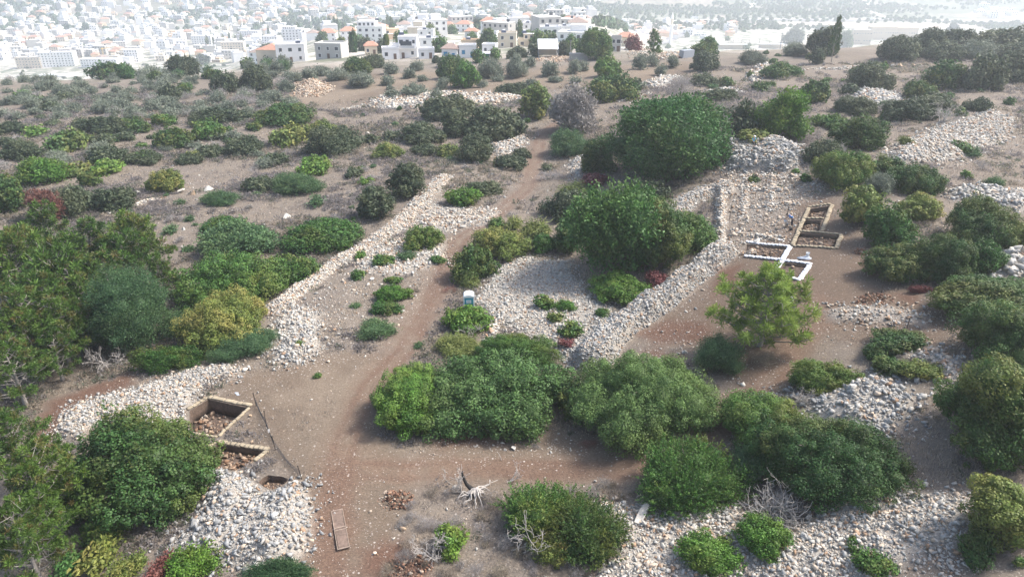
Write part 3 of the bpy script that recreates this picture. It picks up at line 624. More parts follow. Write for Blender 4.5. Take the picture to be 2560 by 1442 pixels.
# single boulders: pixel centre, width in px, grey, warm, label
BOULD = [(1228, 822, 26, 0, 0, 'white boulder under the dead bleached bush by the toilet'), (507, 1064, 24, 0.2, 1, 'large brown boulder on the floor of the deep square pit'),
 (492, 1303, 38, 0.1, 0, 'big pale boulder on the left rim of the lower rubble mound'), (690, 1282, 26, 0.1, 0, 'round whitish boulder right of centre on the lower rubble mound'),
 (739, 1200, 24, 0.3, 0.3, 'boulder at the end of the thin fence line by the small dark pit'), (632, 1102, 14, 0, 0.9, 'tan stone lying between the two sandbagged pits at lower left'), (626, 1036, 14, 0, 0.6, 'small pale stone right of the deep square pit'),
 (589, 910, 10, 0, 0, 'small bright white stone at the foot of the yellow leaved bush'), (614, 922, 20, 0, 0.2, 'flat pale boulder beside the track edge under the yellow bush'),
 (930, 696, 18, 0, 0.1, 'lone pale boulder among the low green mounds left of the track'), (1283, 1118, 20, 0.1, 0, 'rounded pale boulder in front of the big central trees'), (1190, 1112, 14, 0.5, 0, 'grey stone at the edge of the big central trees'),
 (1263, 1122, 12, 0, 0.1, 'small white stone left of the rounded pale boulder'), (1426, 1121, 13, 0, 0, 'squarish white stone by the rust coloured twigs'), (1088, 1086, 12, 0.1, 0.5, 'tan stone at the red earth under the central trees'),
 (1135, 1214, 14, 0.1, 0, 'pale stone left of the charred stump'), (1488, 1200, 12, 0, 0.1, 'small pale stone on the lower verge of the red track'), (1008, 1318, 20, 0, 0.8, 'long tan stone in the grey twigs beside the plank'),
 (938, 1380, 14, 0, 0.2, 'pale stone left of the red dug earth at the bottom'), (2220, 1050, 30, 0.3, 0.4, 'largest boulder on the grey heap left of the dark right tree'), (2130, 962, 32, 0.2, 0.1, 'broad boulder at the upper end of the grey heap'),
 (2480, 1187, 30, 0.1, 0.2, 'pale flat boulder under the big dark right tree'), (2499, 1202, 20, 0.2, 0.4, 'second flat stone just below the pale flat boulder at right'), (2024, 1294, 28, 0.1, 0, 'white block at the lower edge of the large dark bush'),
 (1822, 1290, 26, 0.2, 0, 'upright pale stone left of the bleached dead bush'), (1825, 1330, 22, 0, 0.2, 'rounded pinkish stone above the mossy bush'), (2012, 1334, 30, 0.5, 0, 'grey boulder right of the bleached dead bush'),
 (2146, 1348, 24, 0.2, 0.2, 'pale boulder in the tan middle of the bottom rubble field'), (1653, 1318, 26, 0.05, 0, 'white boulder below the pale stone slab'), (2176, 807, 12, 0, 0, 'small bright white stone on the right clearing'),
 (2246, 757, 14, 0.1, 0.1, 'pale flat stone right of the red stone heap'), (1713, 876, 22, 0.4, 0.1, 'grey boulder under the left side of the lone pine'), (345, 478, 18, 0.1, 0.1, 'pale boulder at the right tip of the long dark hedge'),
 (452, 474, 26, 0.1, 0.2, 'pale boulder beside the yellow green dome bush'), (482, 480, 26, 0, 1, 'orange stained boulder in the middle of the boulder group'), (522, 468, 34, 0.2, 0.1, 'widest pale boulder at the right of the boulder group'),
 (718, 537, 32, 0.1, 0.2, 'pale rock slab alone in the dry grass slope'), (659, 562, 16, 0.1, 0.1, 'pale stone above the rounded leafy bush'), (457, 616, 12, 0, 0, 'small white stone in dry grass right of the pines'),
 (458, 570, 16, 0.2, 0.2, 'stone at the tip of the pine tops on the slope'), (370, 298, 20, 0, 0.1, 'white boulder pair among the grey scrub band'), (615, 288, 18, 0, 0.1, 'white rock left of the long dark shrub mass'), (633, 298, 18, 0, 0.1, 'white rock just right of its twin by the long dark shrub mass'),
 (918, 332, 20, 0, 0.1, 'white stone left of the round dark shrubs at centre'), (1179, 233, 8, 0, 0.1, 'small upright white stone on the field stone bank'), (1296, 240, 12, 0, 0.2, 'upright pale stone at the right end of the field stone bank'),
 (1916, 164, 14, 0, 0, 'white rounded boulder on top of its heap at upper right'), (2212, 163, 16, 0, 0.8, 'orange boulder in the boulder row at upper right'), (2250, 162, 22, 0.1, 0.9, 'big tan boulder in the boulder row at upper right'), (2280, 163, 20, 0.05, 0.5, 'pale flat boulder at the right end of the boulder row'), (2232, 163, 13, 0, 0, 'white boulder between the orange ones at upper right'),
 (2404, 402, 14, 0, 0, 'white stone on the dry right slope'), (2508, 648, 40, 0.4, 0, 'largest grey boulder in the heap at the right edge'), (2530, 672, 30, 0.3, 0, 'grey boulder below the largest one at the right edge'), (1896, 590, 14, 0, 0.1, 'white block with a flat top in the stony ruins'), (1892, 600, 24, 0, 0.2, 'flat whitish slab under the white block in the ruins')]
for px, py, wpx, g, wm, lab in BOULD:
    x, y_, dd = hit(px, py + wpx * 0.25); s = wpx * dd / F; z = gz(x, y_)
    if wm == 1 and 'deep square pit' in lab: x, y_ = PITW[0][3][0] + 1.1, PITW[0][3][1] + 1.3; z = gz(x, y_) - PITD[0] + 0.15
    bv, bf = ROCKS[rg.randint(0, len(ROCKS))]
    b = bmesh.new(); vs = [b.verts.new(v) for v in bv]; [b.faces.new([vs[i] for i in f]) for f in bf]
    bmesh.ops.bevel(b, geom=list(b.edges), offset=0.10, segments=2, affect='EDGES')
    bm2 = bpy.data.meshes.new('boulder'); b.to_mesh(bm2); b.free(); bm2.materials.append(M_stone)
    col = stonecols(1, rg, g, 0)[0] if wm < 0.5 else np.array([0.47, 0.35, 0.24, 1]); col = np.clip(col * 1.08, 0, 0.75)
    addcol(bm2, 'Col', [np.full(len(bm2.vertices), c) for c in col])
    o = bpy.data.objects.new('boulder', bm2); link(o); o.location = (x, y_, z + s * 0.16); o.scale = (s * 0.52, s * 0.45, s * 0.36); o.rotation_euler = (rg.uniform(-.3, .3), rg.uniform(-.3, .3), rg.uniform(0, 6.28))
    tag(o, lab, 'boulder', 'single boulders')
# small heaps of dug red stones
for px0, py0, px1, py1, lab in ((2140, 730, 2232, 768, 'heap of rust red dug stones in the right clearing'), (944, 1228, 1040, 1270, 'heap of rust red stones beside the lower track bend'), (965, 1385, 1085, 1445, 'dug red rocks at the bottom edge of the picture'), (2135, 615, 2180, 645, 'small reddish spoil stones right of the wide tan edged pit')):
    cx, cy = (px0 + px1) / 2, (py0 + py1) / 2; x, y_, dd = hit(cx, cy); rx = (px1 - px0) / 2 * dd / F; ry = rx * 0.75; n = int(180 * rx * ry / 3) + 50
    a = rg.uniform(0, 6.28, n); r_ = np.sqrt(rg.rand(n)); q = np.stack([x + rx * r_ * np.cos(a), y_ + ry * r_ * np.sin(a)], 1)
    size = np.clip(0.26 * np.exp(rg.randn(n) * 0.35), 0.1, 0.6); P = np.stack([q[:, 0], q[:, 1], hfull(q[:, 0], q[:, 1]) + 0.45 * (1 - r_ * r_) * rg.rand(n)], 1)
    cc = np.array([[0.24, 0.13, 0.082, 1]]) * rg.uniform(0.6, 1.35, (n, 1)); cc[:, 3] = 1; k = rg.rand(n) < 0.2; cc[k] = [0.45, 0.36, 0.28, 1]
    o = bpy.data.objects.new('stone_heap', stones_mesh('stone_heap', P, size, cc, rg, ROCKS)); link(o); tag(o, lab, 'stone heap', kind='stuff')
# ---------------------------------------------------------------- dry grass
n = 150000
q = np.stack([rg.uniform(RX0, RX1, n), 34 * (200 / 34.) ** rg.rand(n)], 1)
k = np.abs(q[:, 0]) < 0.74 * q[:, 1] + 6; q = q[k]
dens = np.clip(1 - 1.3 * rsample(PATH, q[:, 0], q[:, 1]) - 1.2 * rsample(STONE, q[:, 0], q[:, 1]) - 0.84 * rsample(SOIL, q[:, 0], q[:, 1]) - 1.1 * rsample(RED, q[:, 0], q[:, 1]) - 0.3 * rsample(SPARSE, q[:, 0], q[:, 1]), 0.0, 1)
dens *= 0.25 + 0.75 * sm(0.35, 0.6, vnoise(q[:, 0], q[:, 1], 5, 41)); k = (rg.rand(len(q)) < dens * 0.8) & ~inpit(q[:, 0], q[:, 1], 0.4); q = q[k]; n = len(q)
nb = 6; c = np.repeat(q, nb, 0); m_ = len(c); dist = c[:, 1]
c = c + rg.randn(m_, 2) * 0.14 * (1 + dist / 100)[:, None]; hgt = rg.uniform(0.10, 0.36, m_) * (0.6 + 0.8 * vnoise(c[:, 0], c[:, 1], 7, 42)); a = rg.uniform(0, 6.28, m_); wd_ = 0.015 + 0.00035 * dist
z0 = hfull(c[:, 0], c[:, 1]); dx = np.cos(a); dy = np.sin(a); le = rg.uniform(0.1, 0.6, m_) * hgt; b_ = rg.uniform(0, 6.28, m_)
V = np.stack([np.stack([c[:, 0] - dx * wd_, c[:, 1] - dy * wd_, z0], 1), np.stack([c[:, 0] + dx * wd_, c[:, 1] + dy * wd_, z0], 1), np.stack([c[:, 0] + np.cos(b_) * le, c[:, 1] + np.sin(b_) * le, z0 + hgt], 1)], 1).reshape(-1, 3)
t_ = np.repeat(vnoise(q[:, 0], q[:, 1], 6, 43), nb)[:, None]; col = np.array([[0.38, 0.33, 0.30]]) * (1 - t_) + np.array([[0.52, 0.44, 0.35]]) * t_; col = col * rg.uniform(0.65, 1.2, (m_, 1))
gm, gt, gb = newmat('dry_grass'); va = N(gt, 'ShaderNodeVertexColor', layer_name='Col'); gt.links.new(va.outputs[0], gb.inputs['Base Color']); gb.inputs['Roughness'].default_value = 0.9
gtr = N(gt, 'ShaderNodeBsdfTranslucent'); gt.links.new(va.outputs[0], gtr.inputs[0]); gmx = N(gt, 'ShaderNodeMixShader'); gmx.inputs[0].default_value = 0.5; gt.links.new(gb.outputs[0], gmx.inputs[1]); gt.links.new(gtr.outputs[0], gmx.inputs[2]); gt.links.new(gmx.outputs[0], gt.nodes['Material Output'].inputs[0])
mm = mesh_np('dry_grass', V, [np.arange(m_ * 3).reshape(-1, 3)], [gm], {'Col': np.repeat(np.concatenate([col, np.ones((m_, 1))], 1), 3, 0)})
o = bpy.data.objects.new('dry_grass', mm); link(o); tag(o, 'dry mauve brown grass over the slopes', 'grass', kind='stuff')
print('grass', n)

# low undergrowth: leafless and half green ground scrub that runs on between the bushes
n = 90000
q = np.stack([rg.uniform(RX0, RX1, n), 36 * (225 / 36.) ** rg.rand(n)], 1); k = np.abs(q[:, 0]) < 0.74 * q[:, 1] + 6; q = q[k]
dens = np.clip(1 - 1.5 * rsample(PATH, q[:, 0], q[:, 1]) - 1.4 * rsample(STONE, q[:, 0], q[:, 1]) - 1.2 * rsample(SOIL, q[:, 0], q[:, 1]) - 1.2 * rsample(RED, q[:, 0], q[:, 1]) - 0.6 * rsample(SPARSE, q[:, 0], q[:, 1]), 0, 1)
dens *= sm(0.36, 0.62, 0.6 * vnoise(q[:, 0], q[:, 1], 9, 51) + 0.4 * vnoise(q[:, 0], q[:, 1], 3, 52)) * (0.6 + 0.4 * sm(20, -20, q[:, 0]))
q = q[(rg.rand(len(q)) < dens) & ~inpit(q[:, 0], q[:, 1], 0.6)]; n = len(q); nb = 26
cs_ = rg.uniform(0.25, 0.75, n) * (0.8 + q[:, 1] / 220); d_ = unit_ = rg.randn(n * nb, 3); d_ /= np.linalg.norm(d_, axis=1)[:, None]; d_[:, 2] = np.abs(d_[:, 2]); rep = np.repeat(cs_, nb)
P = np.repeat(np.column_stack([q, hfull(q[:, 0], q[:, 1])]), nb, 0) + d_ * (rep * rg.rand(n * nb) ** 0.5)[:, None] * np.array([1.3, 1.3, 0.8])
la = d_ + 0.6 * rg.randn(n * nb, 3); la /= np.linalg.norm(la, axis=1)[:, None]; sd_ = np.cross(la, rg.randn(n * nb, 3)); sd_ /= np.linalg.norm(sd_, axis=1)[:, None] + 1e-9
ll = (0.10 + 0.0010 * np.repeat(q[:, 1], nb)) * rg.uniform(.6, 1.3, n * nb); V = np.stack([P - la * ll[:, None], P - sd_ * ll[:, None] * .38, P + la * ll[:, None], P + sd_ * ll[:, None] * .38], 1).reshape(-1, 3)
hue = vnoise(q[:, 0], q[:, 1], 8, 53) + 0.25 * rg.randn(n); cc = np.where((hue < 0.50)[:, None], [[0.27, 0.245, 0.235]], np.where((hue < 0.66)[:, None], [[0.155, 0.17, 0.12]], [[0.33, 0.285, 0.225]])) * rg.uniform(.75, 1.2, (n, 1))
cc = np.repeat(cc, nb, 0) * rg.uniform(.7, 1.25, (n * nb, 1)); cc = np.repeat(np.column_stack([cc, np.ones(len(cc))]), 4, 0)
o = bpy.data.objects.new('undergrowth', mesh_np('undergrowth', V, [np.arange(len(V)).reshape(-1, 4)], [gm], {'Col': cc})); link(o); tag(o, 'low mauve and olive scrub running between the bushes', 'undergrowth', kind='stuff'); print('undergrowth', n)
# ---------------------------------------------------------------- vegetation meshes
def unit(a): return a / (np.linalg.norm(a, axis=1)[:, None] + 1e-9)
def ico(sub):
    b = bmesh.new(); bmesh.ops.create_icosphere(b, subdivisions=sub, radius=1); b.verts.index_update()
    r_ = np.array([v.co[:] for v in b.verts]), np.array([[v.index for v in f.verts] for f in b.faces]); b.free(); return r_
ICO2, ICO3 = ico(2), ico(3)
MODES = {  # leaf length, leaf width, clump radius /w, shoot length, droop, core, cover
 'dense': dict(l=0.20, w=0.14, cr=0.46, shoot=0.0, droop=0, core=0.60, cov=1.9),
 'broad': dict(l=0.30, w=0.17, cr=0.36, shoot=0.45, droop=0, core=0.6, cov=1.4),
 'needle': dict(l=0.36, w=0.06, cr=0.36, shoot=0.5, droop=0, core=0.4, cov=2.2),
 'strand': dict(l=0.55, w=0.05, cr=0.38, shoot=0.5, droop=0.8, core=0.6, cov=1.4),
 'spike': dict(l=0.19, w=0.10, cr=0.21, shoot=1.0, droop=0, core=0.55, cov=1.6),
 'twig': dict(l=0.5, w=0.022, cr=0.36, shoot=0.4, droop=0.1, core=0, cov=0.65),
 'olive': dict(l=0.20, w=0.07, cr=0.42, shoot=0.3, droop=0, core=0.55, cov=1.2),
}
def lobes_for(w, h, rg, tall=False):
    a = w / 2; L = [(0, 0, 0.36 * h, 0.6 * a, 0.6 * a, 0.44 * h)]
    k = 8 if w < 2.5 else (13 if w < 6 else 21)
    for j in range(k):
        t = 2 * math.pi * (j + rg.uniform(-.3, .3)) / k * 1.618 * 3; u = rg.uniform(0.0, 1.0)
        rad = a * (0.74 - 0.50 * u ** 1.6) * rg.uniform(0.65, 1.2); z = h * (0.16 + 0.55 * u + rg.uniform(-.06, .08)); r_ = a * rg.uniform(0.18, 0.44)
        r_ = min(r_, h * 0.42, a * 0.45)
        L.append((rad * math.cos(t), rad * math.sin(t), max(z, r_ * 0.75), r_, r_, r_ * rg.uniform(0.8, 1.05)))
    return L
def crown_np(w, h, mode, leafk, rg, lobes=None):
    """Leaves as small four-cornered faces gathered in clumps over the lobes of a crown."""
    M = MODES[mode]; L = np.array(lobes if lobes is not None else lobes_for(w, h, rg)); l, wd = M['l'] * leafk, M['w'] * leafk
    area = 4 * math.pi * (L[:, 3] * L[:, 3] * 0.5 + L[:, 3] * L[:, 5] * 0.5); cr = min(max(M['cr'] * (w / 5) ** 0.35, 1.2 * l if mode != 'needle' else 0.1), w * 0.22)
    C_, Nn = [], []
    for (cx, cy, cz, rx, ry, rz), A in zip(L, area):
        n = max(10, int(A / (cr * cr * 2.0)))
        d = unit(rg.randn(n, 3)); p = np.array([cx, cy, cz]) + d * np.array([rx, ry, rz]) * np.where(rg.rand(n, 1) < 0.12, rg.uniform(1.05, 1.28, (n, 1)), rg.uniform(0.80, 1.05, (n, 1)))
        keep = p[:, 2] > 0.03 * h
        for q in L:
            if q[0] == cx and q[1] == cy: continue
            e = ((p - q[:3]) / q[3:]); keep &= (e * e).sum(1) > 0.62
        C_.append(p[keep]); Nn.append(unit(d[keep] / np.array([rx, ry, rz]) * min(rx, rz)))
    C_ = np.concatenate(C_); Nn = np.concatenate(Nn); nc = len(C_)
    tot = 2 * math.pi * (w / 2) * (w / 4 + h * 0.75)
    per = max(5, int(M['cov'] * tot / (l * wd * 0.55) / nc)); per = min(per, 130)
    c = np.repeat(C_, per, 0); nrm = np.repeat(Nn, per, 0); m_ = len(c)
    t = rg.rand(m_); crv = np.repeat(rg.uniform(0.6, 1.45, nc), per)[:, None]
    ax = unit(nrm * 0.8 + np.array([0, 0, 0.75]) + np.repeat(rg.randn(nc, 3) * 0.25, per, 0))
    if M['shoot'] > 0:
        sl_ = np.repeat(M['shoot'] * leafk ** 0.5 * rg.uniform(0.6, 1.3, nc) * min(1, w / 3.0), per)
        pos = c + ax * (t * sl_)[:, None] + rg.randn(m_, 3) * (cr * (0.42 if mode in ('needle', 'spike') else 0.5))[None] if False else c + ax * (t * sl_)[:, None] + rg.randn(m_, 3) * cr * (0.30 if mode == 'needle' else 0.22 if mode == 'spike' else 0.5)
        pos[:, 2] -= M['droop'] * sl_ * t * t * 1.4
    else:
        d = unit(rg.randn(m_, 3)); d = unit(d + nrm * 0.6); pos = c + d * cr * crv * (rg.rand(m_, 1) ** 0.3) * 0.98; ax = d
    la = unit(ax * (0.9 if mode in ('needle', 'strand', 'spike', 'twig') else 0.5) + rg.randn(m_, 3) * (0.35 if mode == 'strand' else 0.5) + nrm * 0.25)
    if M['droop']: la = unit(la + np.array([0, 0, -1]) * (t * 1.6 * M['droop'])[:, None])
    rn = unit(rg.randn(m_, 3) * 0.8 + nrm + np.array([0, 0, 0.5]))
    if M['shoot'] == 0: rn = unit(d + 0.42 * rg.randn(m_, 3) + np.array([0, 0, 0.25])); la = unit(np.cross(rn, rg.randn(m_, 3)))
    sd_ = unit(np.cross(la, rn)); up = np.cross(sd_, la)
    ll = l * rg.uniform(0.65, 1.3, (m_, 1)); ww = wd * rg.uniform(0.7, 1.25, (m_, 1))
    v0 = pos - la * ll * 0.5; v2 = pos + la * ll * 0.5; mid = pos + up * ll * 0.06
    V = np.stack([v0, mid - sd_ * ww * 0.5, v2, mid + sd_ * ww * 0.5], 1).reshape(-1, 3)
    ct = np.repeat(np.clip(0.5 + (0.38 if mode == 'needle' else 0.28) * rg.randn(nc), 0, 1), per); tint = np.clip(ct + 0.20 * rg.randn(m_), 0, 1)
    cy_ = np.repeat(np.clip(vnoise(C_[:, 0] + 50, C_[:, 1] + C_[:, 2] + 50, max(w * 0.28, 0.5), rg.randint(99)) * 1.5 - 0.55 + 0.12 * rg.randn(nc), 0, 1), per)
    yl = np.clip(cy_ + (rg.rand(m_) < 0.05) * 0.4, 0, 1)
    col = np.stack([tint, yl, rg.rand(m_), np.ones(m_)], 1); col = np.repeat(col, 4, 0)
    if M['core']:
        fl = []
        for q, A in zip(L, area):
            k = int(0.55 * A / (l * wd * 0.55)); dd = unit(rg.randn(k, 3)); p = q[:3] + dd * q[3:] * rg.uniform(0.62, 0.95, (k, 1)); kp = p[:, 2] > 0
            for q2 in L:
                if q2[0] == q[0] and q2[1] == q[1]: continue
                e = (p - q2[:3]) / q2[3:]; kp &= (e * e).sum(1) > 0.4
            p, dd = p[kp], dd[kp]; rn = unit(dd + 0.5 * rg.randn(len(p), 3)); la = unit(np.cross(rn, rg.randn(len(p), 3))); sd_ = unit(np.cross(la, rn)); fl.append(np.stack([p - la * l * .5, p - sd_ * max(wd, l * .3) * .5, p + la * l * .5, p + sd_ * max(wd, l * .3) * .5], 1))
        fl = np.concatenate(fl); k = len(fl); V = np.concatenate([V, fl.reshape(-1, 3)]); fc = np.column_stack([np.clip(rg.rand(k) * .9, 0, 1), rg.rand(k) * .3, rg.rand(k), np.ones(k)]); col = np.concatenate([col, np.repeat(fc, 4, 0)]); m_ += k
    quads = np.arange(m_ * 4).reshape(-1, 4); faces = [quads]
    if M['core']:
        bv, bf = ICO2; Vs, Fs = [V], []; off = len(V)
        for q in L:
            k = M['core'] * (0.95 + 0.1 * rg.rand(len(bv), 1)); vv = q[:3] + bv * q[3:] * k; vv[:, 2] = np.maximum(vv[:, 2], 0.0)
            Vs.append(vv); Fs.append(bf + off); off += len(bv)
        cc = np.tile(np.array([[0.4, 0.15, 0.5, 1.0]]), (off - len(V), 1)); V = np.concatenate(Vs); col = np.concatenate([col, cc]); faces.append(np.concatenate(Fs))
    return V, faces, col, C_
def pine_np(w, h, rg, k_=1.0, full=0):
    """Aleppo pine: whorled limbs that end in sprays of needle tufts, with gaps between the limbs."""
    T, segs = [], []; nb = int((26 + 1.5 * w) * (1, 1.7, 1.3)[full]); lean = rg.uniform(-.08, .08, 2) * h
    axis = lambda z: np.array([lean[0] * (z / h) ** 2, lean[1] * (z / h) ** 2, z])
    segs.append((np.array([axis(z) for z in np.linspace(-0.4, h * 0.96, 8)]), np.linspace(0.04 * w * .6 + .05, 0.03, 8)))
    for i in range(nb):
        f = (i + rg.uniform(0, 1)) / nb; z = h * ((0.05 if full else 0.16) + (0.91 if full else 0.80) * f); a = i * 2.4 + rg.uniform(-.5, .5); L = (w / 2) * (1.0 - 0.88 * f ** 1.9) * rg.uniform(0.6, 1.12) + 0.25
        d = np.array([math.cos(a), math.sin(a), rg.uniform(0.0, 0.3) + 0.6 * f]); p0 = axis(z); P = [p0]
        for j in range(5): P.append(P[-1] + d / np.linalg.norm(d) * L / 5); d = d + np.array([rg.uniform(-.2, .2), rg.uniform(-.2, .2), 0.10])
        P = np.array(P); segs.append((P, np.linspace(0.05, 0.018, 6)))
        sd = np.array([-math.sin(a), math.cos(a), 0])
        nt = max(4, int(L * 4.2))
        for j in range(nt):
            t = rg.uniform(0.32, 1.0); b = P[min(4, int(t * 5))]; b = b + (P[min(5, int(t * 5) + 1)] - b) * (t * 5 - int(t * 5)) if t < 1 else P[5]
            off = sd * rg.uniform(-1, 1) * L * 0.30 * (1.15 - t) + np.array([0, 0, rg.uniform(0.0, 0.4)]) + rg.randn(3) * 0.10; q = b + off; T.append((q, d))
            if rg.rand() < 0.5: segs.append((np.array([b, b + off * .5 + rg.randn(3) * .03, q]), np.array([0.022, 0.016, 0.012])))
        for _ in range(2):
            b = P[rg.randint(1, 4)]; segs.append((np.array([b, b + rg.randn(3) * .25 + np.array([0, 0, .1]), b + rg.randn(3) * .45 + np.array([0, 0, .15])]), np.array([0.024, 0.016, 0.010])))
    C_ = np.array([t[0] for t in T]); A = unit(np.array([t[1] for t in T]) + np.array([0, 0, .7])); nc = len(C_); per = int(40 / k_); m_ = nc * per
    c = np.repeat(C_, per, 0); ax = np.repeat(A, per, 0); la = unit(ax * .55 + rg.randn(m_, 3) * .75); r_ = np.repeat(rg.uniform(.22, .40, nc), per)[:, None] * k_ ** .5
    l = 0.30 * k_ ** .5; pos = c + la * r_ * rg.rand(m_, 1) ** .5; sd_ = unit(np.cross(la, rg.randn(m_, 3))); ww = 0.055 * k_
    V = np.stack([pos - la * l * .5, pos - sd_ * ww * .5, pos + la * l * .5, pos + sd_ * ww * .5], 1).reshape(-1, 3)
    tint = np.clip(np.repeat(np.clip(.5 + .34 * rg.randn(nc), 0, 1), per) + .15 * rg.randn(m_), 0, 1); yl = np.clip(np.repeat((rg.rand(nc) < .22) * rg.rand(nc), per) + .1 * rg.rand(m_), 0, 1)
    col = np.repeat(np.stack([tint, yl, rg.rand(m_), np.ones(m_)], 1), 4, 0); Vt, Ft = tubes_np(segs, 5)
    return V, np.arange(m_ * 4).reshape(-1, 4), col, Vt, Ft
PINEP = {}
def pine(name, loc, w, h, colour, label, cat, group=None, dist=60, var=0, full=0):
    k_ = 1.0 if dist < 75 else 1.5 if dist < 120 else 2.6; asp = min((0.7, 1.0, 1.4), key=lambda a: abs(math.log(a / (h / w)))); key = (var % 4, k_, asp, full)
    if key not in PINEP:
        rg = np.random.RandomState(100 + var % 4 * 7 + int(k_ * 10)); W = 6.5; H = W * asp; V, F_, col, Vt, Ft = pine_np(W, H, rg, k_, full)
        PINEP[key] = (mesh_np('crown', V, [F_], [LM['pine']], {'Col': col}), mesh_np('trunk', Vt, [Ft], [M_pinebark], smooth=True), W, H)
    cm, tm, W, H = PINEP[key]; o = empty(name, loc); o.scale = (w / W, w / W, h / H); rz = random.Random(label).uniform(0, 6.28)
    c = bpy.data.objects.new('crown', cm); link(c, o); c.rotation_euler.z = rz; t = bpy.data.objects.new('trunk', tm); link(t, o); t.rotation_euler.z = rz; t['label'] = 'trunk with pale grey limbs and bare twigs'
    c.material_slots[0].link = 'OBJECT'; c.material_slots[0].material = LM[colour]; tag(o, label, cat, group); return o
def tubes_np(segs, n=4):
    """segs: (points k x 3, radii k). One joined mesh of tapering tubes."""
    Vs, Fs, off = [], [], 0; ang = np.arange(n) * 2 * math.pi / n
    for P, r_ in segs:
        P = np.asarray(P, float); k = len(P); T = np.gradient(P, axis=0); T = unit(T)
        ref = np.where(np.abs(T[:, 2:3]) > 0.9, np.array([[1.0, 0, 0]]), np.array([[0, 0, 1.0]])); A = unit(np.cross(T, ref)); B = np.cross(T, A)
        ring = P[:, None] + (A[:, None] * np.cos(ang)[None, :, None] + B[:, None] * np.sin(ang)[None, :, None]) * np.asarray(r_)[:, None, None]
        Vs.append(ring.reshape(-1, 3)); i = (np.arange(k - 1)[:, None] * n + np.arange(n)[None]).ravel(); j = (np.arange(k - 1)[:, None] * n + (np.arange(n)[None] + 1) % n).ravel()
        Fs.append(np.stack([i, j, j + n, i + n], 1) + off); off += k * n
    return np.concatenate(Vs), np.concatenate(Fs)
def bend(a, b, rg, k=5, amp=0.12):
    a = np.array(a, float); b = np.array(b, float); t = np.linspace(0, 1, k)[:, None]; L = np.linalg.norm(b - a)
    return a + (b - a) * t + rg.randn(k, 3) * amp * L * np.sin(math.pi * t) * 0.6
def branching(rg, h, n0=6, depth=3, spread=0.9, r0=0.06, up=0.6, lean=(0, 0)):
    segs = []
    def grow(p, d, L, r_, lv):
        k = 5; pts = [p]; dd = d.copy()
        for _ in range(k - 1):
            dd = dd + rg.randn(3) * 0.22; dd /= np.linalg.norm(dd); pts.append(pts[-1] + dd * L / (k - 1))
        pts = np.array(pts); segs.append((pts, np.linspace(r_, r_ * 0.4, k)))
        if lv:
            for _ in range(rg.randint(3, 5)):
                i = rg.randint(1, k); nd = dd + rg.randn(3) * spread; nd[2] += 0.15; nd /= np.linalg.norm(nd)
                grow(pts[i], nd, L * rg.uniform(0.45, 0.75), r_ * 0.5, lv - 1)
    for _ in range(n0):
        a = rg.uniform(0, 6.28); d = np.array([math.cos(a) * spread + lean[0], math.sin(a) * spread + lean[1], up + rg.uniform(0, .6)]); d /= np.linalg.norm(d)
        grow(rg.randn(3) * 0.08 * h * np.array([1, 1, 0]), d, h * rg.uniform(0.55, 0.8), r0 * rg.uniform(.7, 1.2), depth - 1)
    return segs
SIZES = [0.6, 1.0, 1.6, 2.4, 3.4, 4.8, 6.5, 9.0, 12.0]
ASP = [0.42, 0.65, 0.95, 1.35]
PROTO = {}; VARC = {}
def leafk_for(dist): return 0.78 if dist < 74 else (1.15 if dist < 100 else (1.8 if dist < 150 else (3.0 if dist < 260 else 5.5)))
def proto(mode, w, h, dist, unique=None):
    sw = min(SIZES, key=lambda s: abs(math.log(s / w))); asp = min(ASP, key=lambda s: abs(math.log(s / (h / w)))); lk = leafk_for(dist)
    key0 = (mode, sw, asp, lk); nv = 3 if lk < 3 else 2
    v = VARC.get(key0, 0); VARC[key0] = v + 1; key = key0 + (v % nv,) if unique is None else key0 + ('u', unique)
    if key in PROTO: return PROTO[key]
    rg = np.random.RandomState(abs(hash(str(key))) % 99991 if False else (int(sw * 131) + int(asp * 977) + int(lk * 17) + 7919 * (v % 97) + len(mode) * 37) % 99991)
    W, Hh = (sw, sw * asp) if unique is None else (w, h)
    V, fs, col, C_ = crown_np(W, Hh, mode, lk * (0.8 if W < 1.3 else 1.0) * (0.82, 1.0, 1.22)[(v + int(sw)) % 3 if unique is None else len(unique) % 3], rg)
    # keep the stated size
    ext = np.percentile(np.abs(V[:, :2]), 98.5); V[:, :2] *= (W / 2) / ext; zt = np.percentile(V[:, 2], 99.3); V[:, 2] *= Hh / zt; V[:, 2] = np.maximum(V[:, 2], -0.05)
    me = mesh_np('crown', V, fs, [LM['dark']], {'Col': col})
    PROTO[key] = (me, W, Hh, C_); return PROTO[key]
TRUNK = {}
